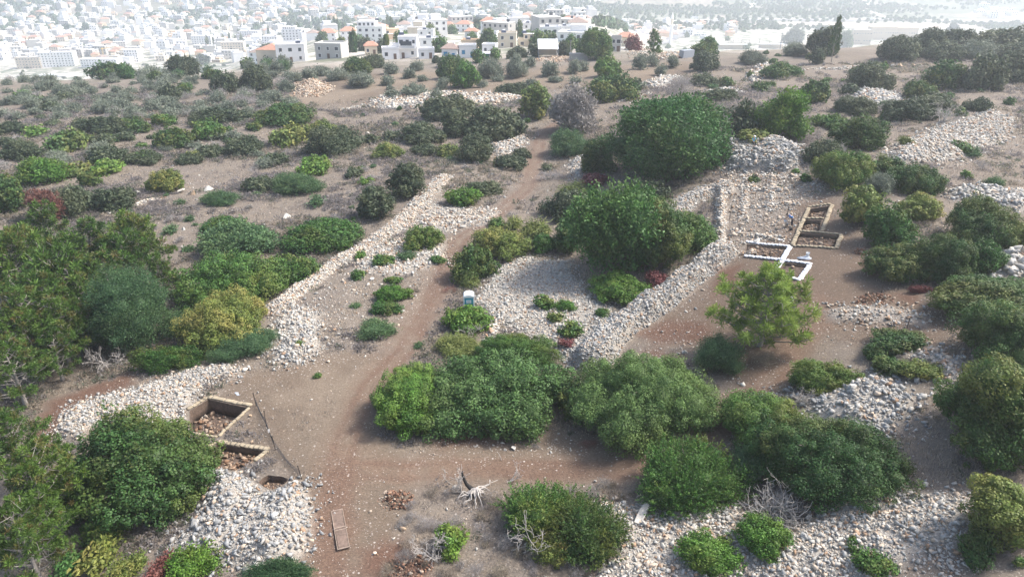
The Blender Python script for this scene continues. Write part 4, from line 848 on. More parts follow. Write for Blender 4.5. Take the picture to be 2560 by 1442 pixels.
def trunk_mesh(mode, me_key, W, H, C_, kind):
    k = (me_key, kind)
    if k in TRUNK: return TRUNK[k]
    rg = np.random.RandomState(len(TRUNK) + 5); segs = []; r0 = 0.035 * W + 0.03; top = H * 0.62
    ax = bend((0, 0, -0.3), (rg.uniform(-.06, .06) * W, rg.uniform(-.06, .06) * W, top), rg, 7, 0.08); segs.append((ax, np.linspace(r0, r0 * 0.35, 7)))
    nb = 26 if kind == 'pine' else 9
    sel = rg.choice(len(C_), min(nb, len(C_)), replace=False)
    for i in sel:
        q = C_[i]; s = ax[min(6, max(1, int(6 * min(0.95, q[2] / H * 0.8))))]
        b = bend(s, s + (q - s) * (1.06 if kind == 'pine' else 0.92), rg, 5, 0.12); segs.append((b, np.linspace(r0 * 0.32, r0 * 0.10 if kind != 'pine' else 0.02, 5)))
        if kind == 'pine':
            for _ in range(2): segs.append((bend(b[3], b[3] + (b[4] - b[3]) * 0.9 + rg.randn(3) * 0.35, rg, 4, 0.15), np.linspace(0.025, 0.01, 4)))
    V, Fq = tubes_np(segs, 5); TRUNK[k] = mesh_np('trunk', V, [Fq], [M_bark], smooth=True); return TRUNK[k]
def put(name, loc, w, d, h, mode, colour, label, cat, group=None, trunk=None, dist=80.0, unique=None, rz=None, lift=0.0):
    """One plant: an Empty at its foot with crown (and trunk) children, or a single mesh for low bushes."""
    me, W, H, C_ = proto(mode, w, h, dist, unique)
    sc = (w / W, d / W, h / H)
    if rz is None: rz = random.Random(hash((round(loc[0], 1), round(loc[1], 1)))).uniform(0, 6.28)
    if trunk:
        o = empty(name, loc); o.scale = sc
        c = bpy.data.objects.new('crown', me); link(c, o); c.rotation_euler.z = rz; c.location.z = lift / sc[2]
        t = bpy.data.objects.new('trunk', trunk_mesh(mode, me.name, W, H, C_, trunk)); link(t, o); t.rotation_euler.z = rz
        if lift: t.scale.z = (H * 0.62 + lift / sc[2]) / (H * 0.62)
        if trunk == 'pine': t.material_slots[0].link = 'OBJECT'; t.material_slots[0].material = M_pinebark; t['label'] = 'pale grey bare branches'
    else:
        o = c = bpy.data.objects.new(name, me); link(o); o.location = loc; o.scale = sc
        # low bushes turn by half-turns so that their footprint stays put
        o.rotation_euler.z = math.pi * (int(rz * 10) % 2)
    c.material_slots[0].link = 'OBJECT'; c.material_slots[0].material = LM[colour]
    tag(o, label, cat, group); return o
def fit(x0, y0, x1, y1, hmax=1.25, hmin=0.3):
    """Foot, width, depth and height of a dome whose outline fills this box of the photograph."""
    cx = (x0 + x1) / 2; cy = y1 - 0.25 * (y1 - y0)
    for _ in range(4):
        X, Y, D = hit(cx, cy); th = math.atan2(CAMZ - gz(X, Y), math.hypot(X, Y)); w = (x1 - x0) * D / F; V = (y1 - y0) * D / F
        a = w / 2; s_, c_ = math.sin(th), math.cos(th); ay = a
        if V < 2.15 * a * s_ + 0.05: ay = V / (2.4 * s_)
        q = (V - ay * s_) ** 2 - (ay * s_) ** 2; h = math.sqrt(max(q, 1e-4)) / c_; h = min(max(h, hmin * w), hmax * w); ay = min(max((V * V - h * h * c_ * c_) / (2 * V * s_), ay * .7), 1.7 * a)
        cy = y1 - ay * s_ * F / D
    return Vector((X, Y, gz(X, Y))), w, 2 * ay, h, D
KIND = {'muted': 'dense', 'dark': 'dense', 'mid': 'dense', 'bright': 'dense', 'sage': 'dense', 'yellow': 'dense', 'grey': 'olive', 'broad': 'broad', 'pine': 'needle', 'weep': 'strand', 'red': 'twig', 'wine': 'dense', 'straw': 'twig', 'mauve': 'twig', 'blue': 'olive'}
def plant(x0, y0, x1, y1, colour, label, tree=0, mode=None, uniq=False, group=None, hmax=None):
    hmax = hmax or (0.95 if tree else 0.62 if y1 > 450 else 0.5)
    loc, w, d, h, D = fit(x0, y0, x1, y1, hmax)
    if D < 130 and not uniq: w, d, h = w * .97, d * .95, h * .98
    mode = mode or KIND[colour]
    if colour in ('mid', 'dark') and D > 105 and len(label) % 3: colour = 'muted'  # greens farther off are less saturated: distance fade put into leaf colour
    nm, cat = ('tree', 'tree') if tree else ('shrub', 'shrub')
    if colour == 'pine': nm = 'pine_tree'
    if colour == 'grey' and tree: nm = 'olive_tree'
    put(nm, loc, w, d, h, mode, colour, label, cat, group or ('trees' if tree else 'shrubs'), ('pine' if colour == 'pine' else 'tree') if tree else None, D, unique=label if uniq else None)
VEG = '''
931 915 1100 1116 bright|bright green cushion bush hugging the left foot of the central trees|m
1061 878 1416 1112 sage|huge rounded grey green tree in the centre foreground|T u
1440 888 1790 1145 sage|broad grey green tree right of the huge central one|T u
1392 940 1472 1062 dark|narrow dark green tree wedged between the two big central trees|T
1089 835 1200 905 weep|yellowish feathery bush rising behind the left of the central tree|
1180 833 1385 925 mid|dark green rounded tree behind the huge central tree|T
1592 1110 1855 1312 mid|mid green feathery tree by the bend of the red track|T u S
1247 1212 1455 1385 mid|shrub with spiky upright green shoots at the bottom centre|u S
1375 1250 1562 1428 dark|ragged dark shrub right of the spiky one at the bottom centre|u S
1320 1330 1455 1428 yellow|yellowish green tangle at the foot of the spiky shrub|
1075 1302 1168 1405 bright|small round moss green bush left of the spiky shrub|
1202 1195 1265 1285 straw|brownish sparse bush beside the charred stump|
1794 985 2010 1142 mid|lighter green bush above the large dark bush at lower right|T
1830 1110 1915 1220 blue|small blue green bush in the gap right of the feathery tree|
1900 1035 2235 1282 dark|large dark green dome tree in the lower right|T u
1870 1060 2010 1215 dark|dark bush filling the gap left of the large dark dome tree|T
1843 1292 1975 1408 bright|moss green bush in the bottom rubble field below the bleached bush|
1676 1336 1845 1450 bright|low moss green bush at the bottom edge on white rubble|
2128 1373 2228 1450 mid|round green bush at the bottom edge right of the rubble|
2400 1195 2575 1385 yellow|olive yellow bush at the lower right corner|T
2391 1325 2478 1420 dark|small dark bush under the olive yellow corner bush|
2355 888 2590 1172 dark|big dark tree at the right edge casting shade on bare soil|T u
2388 755 2600 925 dark|dark spreading tree at the right edge behind the clearing|T u
2318 694 2580 795 dark|long dark hedge of trees above the right clearing|
2184 822 2312 888 dark|dark low bush at the right end of the dirt clearing|
2148 857 2225 910 dark|small dark bush left below the low dark bush|
2172 888 2256 945 dark|dark bush on the grey stones at right|
2252 898 2365 955 yellow|brownish olive bush between two stone strips at right|
1946 902 2150 988 mid|spreading green bush at the head of the grey heap|
2166 600 2332 716 dark|dark bush right of the sandbagged trenches|T
2278 588 2432 718 dark|tall dark bush in the middle of the group right of the trenches|T
2390 600 2494 702 mid|rounded green bush at the right end of the group by the trenches|T
2349 498 2534 628 dark|large dark bush above the group right of the trenches|T
2516 545 2600 630 yellow|olive bush at the right edge above the grey boulders|
2249 487 2348 557 yellow|round olive yellow bush above the clearing at right|
2149 508 2268 624 mid|light green tree just right of the tan edged pits|T
2088 466 2200 572 yellow|yellow green tree at the corner above the tan edged pits|T
2163 434 2232 494 grey|greyish bush above the yellow green corner tree|
2224 413 2344 491 dark|dark green rounded bush right of the stone mound|T
2180 382 2256 445 dark|small dark bush behind the group right of the mound|
2027 378 2182 478 mid|broad dark green bush with brownish top right of the mound|T
2010 350 2112 414 dark|dark bush hugging the right end of the stone mound|
2087 290 2214 382 dark|tall dark green tree behind the right end of the mound|T u
2055 280 2119 332 mid|mid green bush left behind the tall dark tree|
2080 242 2190 294 dark|dark bush above the tall dark tree|T
1814 232 1902 356 mid|left half of the light green twin trees behind the mound|T u B
1888 228 2014 357 bright|right half of the light green twin trees behind the mound|T u B
1841 322 1922 358 yellow|bright yellow green bush right behind the stone mound|
1999 203 2073 262 dark|round dark bush above the twin trees|T
2099 198 2150 245 dark|small round dark bush left of a grey stone heap|
2116 160 2221 231 dark|dark green tree in the upper right dry slope|T
1902 158 1996 199 mid|low green mound bush between white stone rows|
2190 94 2295 157 dark|large dark round tree before the tan roofed villa|T
1958 76 2012 112 dark|dark round tree left of the tall conifer|T
2011 73 2088 144 dark|tall dark leafy tree left of the conifer|T
2022 122 2064 164 mid|mid green bush below the tall leafy tree|T
1728 108 1796 143 dark|dark tree in front of the far minaret right side|T
1719 133 1796 182 dark|round dark tree on the slope near the yard wall|T
1842 128 1915 164 grey|grey green olive tree before the flat sheds|T
1957 108 2014 143 grey|grey olive tree right of the flat sheds|T
2308 156 2418 231 dark|dark tree at the left end of the right hand wood|T
2397 142 2506 231 dark|dark broad tree in the middle of the right hand wood|T
2468 132 2590 213 dark|dark tree at the right end of the wood|T
2281 74 2362 132 dark|dark tree on the skyline right of the villa|T
2349 76 2452 122 dark|second skyline tree right of the villa|T
2440 72 2580 128 mid|broad skyline trees at the far right edge|T
2300 108 2402 154 mid|bushy mid green tree under the skyline trees|T
2398 104 2482 152 grey|greyish tree between the skyline and the wood|T
2480 110 2580 150 dark|dark bush at the right edge between skyline and wood|
2250 203 2337 252 dark|dark bush with an orange patch left of the dead leaning tree|T
2200 245 2330 311 dark|wide dark bush left of the dead leaning tree|T
2292 235 2372 282 dark|dark bush behind the dead leaning tree|
2408 245 2471 283 dark|round dark bush right of the dead leaning tree|
2386 354 2429 385 mid|small green bush alone on the pale stone bank|
2244 340 2281 364 weep|small yellowish bush below the stone bank edge|
1877 203 1922 234 dark|small dark bush above the twin trees|
1729 185 1796 220 dark|dark bush left of a small white boulder heap|
1793 192 1834 220 dark|little dark bush beside the dark one at upper right|
1761 223 1848 255 mid|low spreading green bush left of the twin trees|
1789 256 1824 294 dark|dark bush at the left foot of the twin trees|
1660 188 1732 255 mauve|mauve grey leafless bush above the giant leafy tree|T
1518 258 1812 478 broad|giant leafy green tree in the upper middle|T u
1590 250 1730 350 broad|dark crown rising behind the giant leafy tree|T
1442 350 1540 442 dark|dark round shrub at the left foot of the giant tree|T
1555 448 1675 520 mid|green bush at the lower foot of the giant tree|
1425 470 1645 716 broad|tall bluish green leafy tree beside the ruined tower|T u
1560 500 1730 700 dark|dark bushy tree between the tall bluish tree and the curved wall|T
1622 530 1792 638 mid|leafy green bush spreading right of the tall bluish tree|T
1358 476 1488 560 mid|green bush with a yellow feathery cap left of the tall tree|T
1395 452 1478 500 weep|yellow feathery cap on the bush left of the tall tree|
1259 512 1309 585 weep|upright yellow feathery tuft at the track bend|
1300 545 1385 600 weep|drooping yellow feathery bush right of the upright tuft|
1164 568 1320 660 yellow|yellow green leafy bush between the feathery bushes|T
1122 613 1235 716 dark|dark bush with hanging yellow fronds above the toilet|T
1142 652 1206 724 weep|hanging yellow fronds in front of the dark bush above the toilet|
1380 536 1450 642 dark|dark bush in the shade left of the tall bluish tree|T
1320 585 1400 640 mid|dark green bush at the top of the stone hollow|
1222 543 1264 572 mid|small green bush at the upper track bend|
1474 684 1626 768 bright|bright green low creeper mound by the thick curved wall|
1327 737 1390 782 mid|low green bush in the stone hollow|
1387 748 1439 782 bright|low olive green bush beside the one in the stone hollow|
1366 779 1411 811 yellow|small yellowish bush at the lower edge of the hollow|
1480 770 1530 795 mid|thin green bush below the bright creeper mound|
1397 801 1457 853 mid|small green bush with red twigs beside the wall spur|
1609 678 1682 725 wine|wine red withered bush on the edge of the curved wall|
1556 730 1608 766 wine|withered red bush below the bright creeper mound|
1395 845 1440 870 wine|withered red clump at the end of the wall spur|
1110 764 1235 842 bright|yellow green bush in front of the portable toilet|T
1005 562 1112 631 mid|broad low bush on the stones left of the track|
993 625 1045 656 blue|small blue green bush below the broad low bush|
926 635 989 670 mid|little green mound bush on the whitish stones|
1074 639 1116 663 mid|little green bush beside the track on the stones|
888 625 914 652 bright|tiny bright bush against the terrace wall|
870 674 919 705 mid|small brownish green tuft below the terrace wall|
962 688 1014 716 mid|upper bush of the green cushion cluster by the track|
926 713 1035 762 bright|largest cushion of the green cluster by the track|
926 750 1003 797 mid|lowest cushion of the green cluster by the track|
888 801 993 856 blue|blue green round bush alone beside the main track|
874 755 905 772 blue|tiny grey green tuft on the left verge|
1032 853 1063 874 blue|tiny grey green tuft in the track junction|
782 930 806 948 mid|tiny green tuft in the clearing|
738 850 760 866 mid|tiny green tuft on the grey collapsed stones|
971 410 1066 503 mid|upright bright green bush at the top of the terrace wall|T
895 470 987 558 dark|dark bush left of the upright green bush|T
1116 467 1202 522 bright|bright green mound inside the upper track bend|
1165 453 1256 494 mid|flat green mound behind the bright one in the bend|
1235 388 1316 427 mid|low green mound beside the upper track|
1278 372 1327 399 mid|small mound behind the low one at the upper track|
1372 328 1471 396 blue|grey green rounded bush at the top of the track|T
1352 410 1383 430 mid|tiny round bush right of the upper track|
1338 424 1418 456 mauve|brownish grey low bush right of the upper track|
1143 342 1239 410 mid|green bush above the pale stone strip|T
1092 360 1151 399 yellow|yellowish bush left of the pale stone strip|
1025 358 1095 392 mid|low green bush in the central slope|
930 358 1007 399 yellow|light olive bush in the central slope|
958 326 1002 357 dark|small dark bush above the light olive one|
905 336 954 364 mid|low bush on the central slope near the white stone|
993 307 1112 364 mid|wide green bush in the central thicket|T
1099 276 1172 347 mid|rounded bush at the left of the central thicket|T
1158 269 1320 357 dark|broad dark mass of the central thicket|T u
1038 241 1207 304 dark|long dark crown at the back of the central thicket|T u
1303 216 1382 302 yellow|yellow green tree beside the grey leafless tree|T
1240 210 1340 245 dark|dark low thicket behind the field stone bank|
1468 188 1594 259 dark|dark twin tree group at upper centre|T
1560 190 1612 230 dark|dark bush at the right end of the twin group|
1482 144 1548 195 bright|bright green tree on the orchard edge|T
1444 78 1528 154 mid|big round green tree standing before the town|T u
1131 157 1200 224 bright|light green tree in the olive orchard|T
1088 143 1162 202 dark|dark tree behind the light green orchard tree|T
1222 117 1253 153 mid|green tree beside a small green shed|T
1267 118 1323 150 dark|dark tree behind the orchard next to the white roofed shed|T
1320 104 1355 146 mid|green tree left of the white roofed shed|T
1390 104 1432 143 mid|green tree right of the white roofed shed|T
858 145 930 190 dark|dark tree group behind the orchard, left side|T
905 138 965 172 dark|dark crown at the village edge left of the orchard|T
752 386 822 445 bright|bright round dome bush on the dry left slope|
762 318 902 396 dark|biggest dark dome of the left thicket|T u
755 303 846 348 yellow|yellow green bush behind the biggest dark dome|
681 314 769 368 yellow|yellowish dome left of the biggest dark dome|
642 262 779 318 dark|long dark shrub mass above the yellowish dome|
572 343 656 392 mid|green dome at the right of the left thicket|
495 364 565 399 mid|low green dome in the lower left thicket|
460 378 501 406 yellow|small olive bush in the lower left thicket|
478 269 607 318 dark|long dark crown at the top of the left thicket|
481 300 561 354 mid|rounded mid green bush in the left thicket|
389 321 484 375 dark|dark dome in the heart of the left thicket|
379 286 438 318 mid|small bush at the back of the left thicket|
305 297 375 336 dark|dark bush with grey twigs at the back of the left thicket|
280 329 343 357 mid|low bush in front of the grey twigged one|
205 297 336 340 mid|long green bush at the left back of the thicket|
62 314 112 347 bright|brighter small bush at the far left thicket|
-20 304 72 340 mid|green bush at the left edge behind the thicket|
129 326 220 385 dark|round dark dome at the left of the thicket|
5 350 100 403 mid|green dome near the left edge of the thicket|
315 378 403 413 mid|low green bush below the dark heart dome|
223 367 311 413 dark|dark low bush left of the thicket centre|
238 396 301 445 bright|bright green bush below the left thicket|
168 400 220 445 yellow|yellowish brown bush below the left thicket|
42 396 171 466 bright|pale leafy bush with white twigs at far left|B
192 431 252 473 dark|dark small bush under the bright green one|
-30 435 72 542 dark|dark bush at the left edge above the pines|T
125 465 247 543 mid|long green hedge bush behind the pines, left part|
238 468 340 532 dark|long dark hedge bush behind the pines, right part|
372 424 459 484 yellow|bright yellow green dome by the boulder group|
607 442 692 484 mid|olive green low bush on the dry slope|
667 440 811 492 blue|wide grey green bush on the dry slope|
505 477 602 518 blue|grey green low bush below the boulder group|
864 419 905 448 mid|small round bush above the terrace wall top|
894 441 936 466 bright|small bush with yellow tip near the wall top|
772 485 812 522 blue|faint grey green tuft on the dry slope|
412 548 446 590 blue|thin green tuft right of the pine tops|
506 558 690 662 blue|leafy blue green tree top at left centre|T u B
508 540 614 594 mid|dark feathery bush behind the blue green tree|
458 634 720 785 mid|broad dark tree left of the terrace wall|T u
655 638 788 724 mid|lower green bush leaning to the terrace wall|T
711 546 908 642 mid|long green hedge running up the terrace wall|T
476 730 690 885 yellow|round tree with golden yellow leaves|T u
526 818 690 908 blue|dark green bush at the foot of the golden tree|
244 680 460 910 blue|dark tree with hanging feathery fronds, left of the golden tree|T u
340 870 520 935 mid|low dark bushes at the foot of the feathery dark tree|
272 740 352 840 weep|hanging olive fronds on the dark feathery tree|
492 780 560 850 weep|feathery fronds at the left of the golden tree|
505 632 600 690 weep|soft green fronds on top of the broad dark tree|
193 1042 536 1335 dark|large dark round tree at lower left beside the rubble mound|T u
210 1278 325 1370 mid|bush with a reddish brown top below the large round tree|
143 1330 208 1460 broad|teal leafy sapling at the bottom left|B
150 1255 200 1330 broad|leafy green sapling against the shade at lower left|B
215 1332 312 1460 yellow|pale yellow leafed bush with red sprigs at the bottom left|B
283 1383 362 1470 yellow|yellow green leafy bush at the bottom left|B
372 1358 435 1470 red|rusty red leafed sprig at the bottom left|B
418 1362 548 1470 bright|bright green leafy bush at the bottom under the rubble|B
618 1398 810 1470 blue|low bluish bush at the bottom edge below the rubble|
80 474 164 562 red|rust red dead pine behind the green pines|T N
'''
for ln in VEG.strip().splitlines():
    a, lab, fl = ln.split('|'); x0, y0, x1, y1, colr = a.split(); fl = fl.split()
    mode = {'S': 'spike', 'B': 'broad', 'N': 'needle'}.get(next((f for f in fl if f in 'SBN'), ''), None)
    plant(float(x0), float(y0), float(x1), float(y1), colr, lab, 'T' in fl, mode, 'u' in fl)
def ground_at_depth(px, py_top, h):       # foot of a tall plant whose top shows at this pixel
    for D in np.arange(34, 320, 0.5):
        d = ray(px, py_top); X_, Y_, Z_ = d[0] * D, d[1] * D, CAMZ + d[2] * D
        if Z_ - gz(X_, Y_) < h: return Vector((X_, Y_, gz(X_, Y_))), D
    return Vector((X_, Y_, gz(X_, Y_))), D
# pines: top pixel, crown width px, height m
PINES = [(185, 770, 150, 5.5, 'low pine at the right foot of the grove above the red bank'), (262, 770, 110, 4.5, 'small shaded pine beside the hanging olive fronds'), (60, 590, 150, 6.5, 'bushy pine under the highest bright top'), (160, 600, 150, 6.5, 'pine between the highest top and the yellowish one'), (90, 700, 200, 7.5, 'pine in the left grove before the bright broad one'), (300, 600, 150, 5.5, 'pine spreading below the rounded top'), (190, 700, 160, 6.5, 'pine behind the bare pale trunk'), (50, 790, 190, 7.0, 'brownish green pine at the centre left of the grove'), (60, 1190, 200, 6.5, 'pine with pale twigs beside the dark round tree'),(95, 515, 120, 7.5, 'pine with the highest bright top in the left grove'), (330, 556, 170, 6.5, 'pine with a rounded top at the right side of the left grove'), (205, 560, 150, 7.0, 'yellowish pine in the middle of the left grove'),
 (20, 600, 190, 8.0, 'pine at the left edge below the rust red one'), (120, 650, 210, 8.0, 'broad bright pine in the heart of the left grove'), (250, 640, 150, 6.5, 'pine with grey branches above the feathery dark tree'), (395, 640, 90, 5.0, 'low pine boughs spreading toward the blue green tree'),
 (30, 740, 230, 8.5, 'big dark based pine in the lower left grove'), (130, 760, 170, 7.0, 'pine with brownish inner boughs in the lower left grove'), (120, 830, 150, 5.5, 'low pine over the rubble edge in the left grove'), (10, 850, 200, 7.0, 'shaded pine at the left edge over the dark earth'),
 (20, 1040, 200, 7.0, 'pine with long grey twigs at the lower left edge'), (90, 1130, 220, 7.0, 'pine left of the large dark round tree'), (30, 1260, 220, 7.0, 'dark pine in the bottom left corner')]
for i, (px, py, wpx, hh, lab) in enumerate(PINES):
    loc, D = ground_at_depth(px, py, hh); w_ = wpx * D / F * 1.12
    pine('pine_tree', loc, w_ * 1.0, hh, 'pine', lab, 'pine tree', 'pines of the left grove', D, i)
loc, w_, d_, h_, D = fit(1768, 690, 2030, 925, 1.1)
pine('pine_tree', loc, w_ * 1.08, h_ * 1.0, 'lone', 'lone bright green pine standing in the dug clearing', 'pine tree', None, D, 1, 2)
plant(1735, 840, 1850, 950, 'blue', 'dark scrub under the left side of the lone pine', 0)
plant(1880, 880, 1960, 925, 'straw', 'dry brown twigs under the lone pine')
# dark red purple tree, conifers before the town
plant(1558, 90, 1604, 130, 'wine', 'dark purple red tree before the town', 1)
loc, D = ground_at_depth(1639, 77, 9.0); pine('conifer', loc, 6.2, 9, 'mid', 'pointed green conifer next to the purple red tree', 'conifer', None, D, 2)
loc, D = ground_at_depth(2098, 46, 12.5); pine('conifer', loc, 4.4, 12.5, 'dark', 'tall narrow dark conifer rising above the right village edge', 'conifer', None, D, 3)
plant(2090, 72, 2130, 120, 'dark', 'dark crown wrapped round the tall narrow conifer', 1)
plant(2368, 55, 2392, 85, 'dark', 'thin conifer tip on the right skyline', 1, 'needle')
# orchard olives
OLV = [(955, 158, 996, 188), (1008, 172, 1042, 198), (1024, 153, 1063, 181), (871, 182, 936, 222), (950, 189, 986, 216), (1040, 188, 1070, 207), (1196, 148, 1256, 198), (1263, 140, 1316, 197), (1310, 143, 1342, 170), (1353, 155, 1399, 193), (1417, 150, 1452, 187), (1440, 152, 1474, 180), (1580, 136, 1620, 176), (1612, 137, 1647, 168), (1665, 128, 1696, 173), (1636, 160, 1668, 193), (780, 165, 830, 192), (820, 172, 872, 205), (755, 171, 797, 201), (722, 180, 760, 206), (700, 200, 735, 232), (1520, 196, 1552, 214), (1225, 185, 1262, 206), (1190, 200, 1222, 220), (1310, 196, 1348, 216), (1370, 190, 1410, 208), (1420, 190, 1455, 210), (965, 212, 985, 226), (1090, 195, 1126, 225), (960, 222, 1005, 244), (1000, 210, 1070, 240), (1075, 222, 1110, 246)]
for i, b in enumerate(OLV): plant(*b, 'grey', 'small silvery green olive tree in the orchard before the town', 1, group='olive trees of the orchard before the town')
plant(1368, 222, 1482, 340, 'mauve', 'grey half dead tree with a leaning trunk above the track', 1, 'olive', True)
plant(1560, 262, 1600, 300, 'mauve', 'pale leafless bush behind the giant leafy tree')
# grey scrub band on the left
rs = np.random.RandomState(5)
def scatter(n, x0, y0, x1, y1, wm, asp, cols, label, group, mask=0.35, poly=None, tries=40, name='shrub', cat='shrub', mode=None):
    k = 0; t_ = 0
    while k < n and t_ < n * tries:
        t_ += 1; px, py = rs.uniform(x0, x1), rs.uniform(y0, y1); X_, Y_, D = hit(px, py)
        if float(rsample(PATH, X_, Y_)) + float(rsample(SOIL, X_, Y_)) + float(rsample(STONE, X_, Y_)) > mask: continue
        if poly is not None and poly_sd(poly, np.array([px]), np.array([py]))[0] < 0: continue
        w_ = rs.uniform(*wm); h_ = w_ * rs.uniform(*asp); c_ = cols[rs.randint(len(cols))]
        put(name, (X_, Y_, gz(X_, Y_)), w_, w_ * rs.uniform(.8, 1.2), h_, mode or KIND[c_], c_, label, cat, group, None, D); k += 1
scatter(200, 0, 195, 740, 300, (2.4, 5.0), (0.4, 0.65), ['grey', 'grey', 'grey', 'mauve', 'grey'], 'silvery grey scrub bush in the grey band left of the orchard', 'grey scrub bushes of the left band', name='scrub_bush')
scatter(26, 380, 160, 720, 200, (3, 5), (0.6, 0.9), ['grey', 'grey', 'blue', 'dark'], 'grey green bush along the village edge at upper left', 'bushes along the upper left village edge')
scatter(20, 20, 160, 420, 200, (3, 6), (0.5, 0.9), ['dark', 'grey', 'mid'], 'hazy green bush below the white greenhouse', 'hazy bushes below the greenhouse')
for b, l_ in (((228, 160, 347, 199), 'wide dark thicket below the left town edge'), ((418, 142, 494, 196), 'green tree at the left town edge'), ((484, 137, 528, 164), 'dark tree beside the green one at the left town edge'), ((530, 184, 614, 238), 'dark round tree left of the orchard heap'), ((604, 167, 681, 231), 'larger mid green tree left of the orchard heap'), ((402, 212, 452, 255), 'upright green bush in the grey scrub band'), ((442, 209, 484, 241), 'olive green bush in the grey scrub band'), ((38, 225, 75, 246), 'bright bush in the grey scrub band at far left'), ((72, 240, 120, 260), 'dark low bush in the grey scrub band at far left'), ((100, 255, 150, 280), 'olive low bush in the grey scrub band at far left'), ((140, 230, 185, 255), 'bluish bush in the grey scrub band at far left')):
    plant(*b, 'bright' if 'bright' in l_ else ('dark' if 'dark' in l_ else 'mid'), l_, 1)
scatter(75, -20, 295, 800, 430, (2.2, 5.0), (0.3, 0.5), ['mauve', 'mauve', 'muted', 'muted', 'muted', 'dark', 'mid', 'grey', 'grey'], 'low bush filling the left thicket among dry grass', 'low bushes filling the left thicket', name='low_bush')
scatter(70, 850, 250, 1500, 560, (0.8, 2.0), (0.4, 0.7), ['mauve', 'mauve', 'straw', 'blue', 'mid'], 'small scrub tuft in the dry grass of the central slope', 'scrub tufts of the central slope', name='scrub_tuft')
scatter(50, 260, 460, 900, 640, (0.8, 1.9), (0.4, 0.7), ['mauve', 'mauve', 'straw', 'blue'], 'small greyish tuft in the dry grass of the left slope', 'greyish tufts of the left slope', name='scrub_tuft')
scatter(70, 1700, 130, 2560, 480, (1.2, 3.0), (0.4, 0.8), ['mauve', 'mauve', 'dark', 'blue', 'mid'], 'small scrub bush on the dry upper right slope', 'scrub bushes of the upper right slope', name='scrub_bush')
scatter(100, 960, 1210, 1580, 1440, (0.6, 1.5), (0.4, 0.8), ['mauve', 'mauve', 'straw'], 'leafless grey brush in the dead scrub at the bottom centre', 'dead brush at the bottom centre', mode='twig', name='dead_brush')
scatter(16, 1560, 980, 1660, 1120, (0.6, 1.2), (0.5, 0.8), ['mauve', 'straw'], 'leafless grey brush between the two big central trees', 'dead brush between the central trees', mode='twig', name='dead_brush')
scatter(24, 1200, 1080, 2560, 1440, (0.4, 0.9), (0.4, 0.8), ['mauve', 'straw', 'mid'], 'small weedy tuft among the lower right stones', 'weedy tufts lower right', mask=2.5, name='weed_tuft')
plant(1100, 712, 1150, 735, 'red', 'rust red withered brush left of the toilet')
plant(1440, 1095, 1500, 1125, 'red', 'rust red twigs under the right central tree')
plant(2268, 718, 2330, 735, 'wine', 'wine red low brush below the dark group by the trenches')
plant(1460, 1360, 1500, 1390, 'straw', 'straw coloured brush beside the spiky shrub')
plant(1655, 620, 1720, 670, 'straw', 'dry straw bush at the right foot of the tall bluish tree')
plant(1450, 432, 1520, 468, 'wine', 'withered dark red brush left of the giant tree foot')

# bleached dead wood
def deadwood(name, px, py, h, label, cat, seed, mat=None, **kw):
    p = at(px, py); rg_ = np.random.RandomState(seed); kw['r0'] = kw.get('r0', .06) * 1.05; V, Fq = tubes_np([(P_, np.maximum(r_, 0.012)) for P_, r_ in branching(rg_, h, **kw)], 4)
    o = bpy.data.objects.new(name, mesh_np(name, V, [Fq], [mat or M_deadwood], smooth=True)); link(o); o.location = p + Vector((0, 0, 0.02)); tag(o, label, cat, 'bleached dead wood'); return o
deadwood('dead_bush', 1176, 835, 1.7, 'bleached dead bush below the portable toilet', 'dead bush', 1, n0=10, depth=3, r0=0.06, spread=1.0, up=0.5)
deadwood('dead_bush', 1932, 1296, 2.7, 'bleached dead bush beside the mossy bush at lower right', 'dead bush', 2, n0=30, depth=3, r0=0.06, spread=0.9, up=0.7)
deadwood('fallen_branch', 1290, 1375, 2.4, 'bleached fallen branch at the foot of the spiky shrub', 'dead branch', 3, n0=4, depth=4, r0=0.07, spread=0.7, up=0.1, lean=(0.9, 0.2))
deadwood('fallen_branch', 1085, 1400, 1.7, 'bleached fallen branch at the bottom left of the mossy bush', 'dead branch', 4, n0=5, depth=4, r0=0.05, spread=0.8, up=0.12, lean=(-0.6, 0.2))
deadwood('fallen_branch', 1150, 1240, 1.8, 'grey fallen branch left of the charred stump', 'dead branch', 5, n0=3, depth=4, r0=0.06, spread=0.7, up=0.15, lean=(-0.9, -0.1))
deadwood('fallen_branch', 1270, 1205, 1.8, 'forked grey branch pointing up right of the charred stump', 'dead branch', 6, n0=2, depth=3, r0=0.05, spread=0.5, up=0.8, lean=(0.7, 0.3))
deadwood('dead_bush', 1255, 1150, 1.4, 'dead stick standing upright by the red track', 'dead stick', 16, n0=1, depth=1, r0=0.04, spread=0.1, up=1.5)
deadwood('dead_tree', 2352, 310, 3.6, 'grey dead tree leaning over the pale stone bank', 'dead tree', 7, n0=7, depth=4, r0=0.13, spread=0.8, up=0.5, lean=(0.25, -0.1))
deadwood('dead_tree', 286, 912, 2.6, 'grey dead boughs sticking out of the left pines over the rubble', 'dead branch', 8, n0=6, depth=4, r0=0.06, spread=0.8, up=0.4, lean=(0.5, -0.5))
deadwood('dead_tree', 300, 298, 2.2, 'whitish dead twigs on the dark bush at the back left', 'dead bush', 9, n0=8, depth=3, r0=0.05)
deadwood('dead_bush', 108, 455, 2.6, 'white twigs in the pale leafy bush at far left', 'dead bush', 10, n0=8, depth=3, r0=0.05)
deadwood('dead_bush', 835, 410, 1.6, 'small white dead branch on the dry slope by the dark dome', 'dead branch', 11, n0=3, depth=2, r0=0.05)
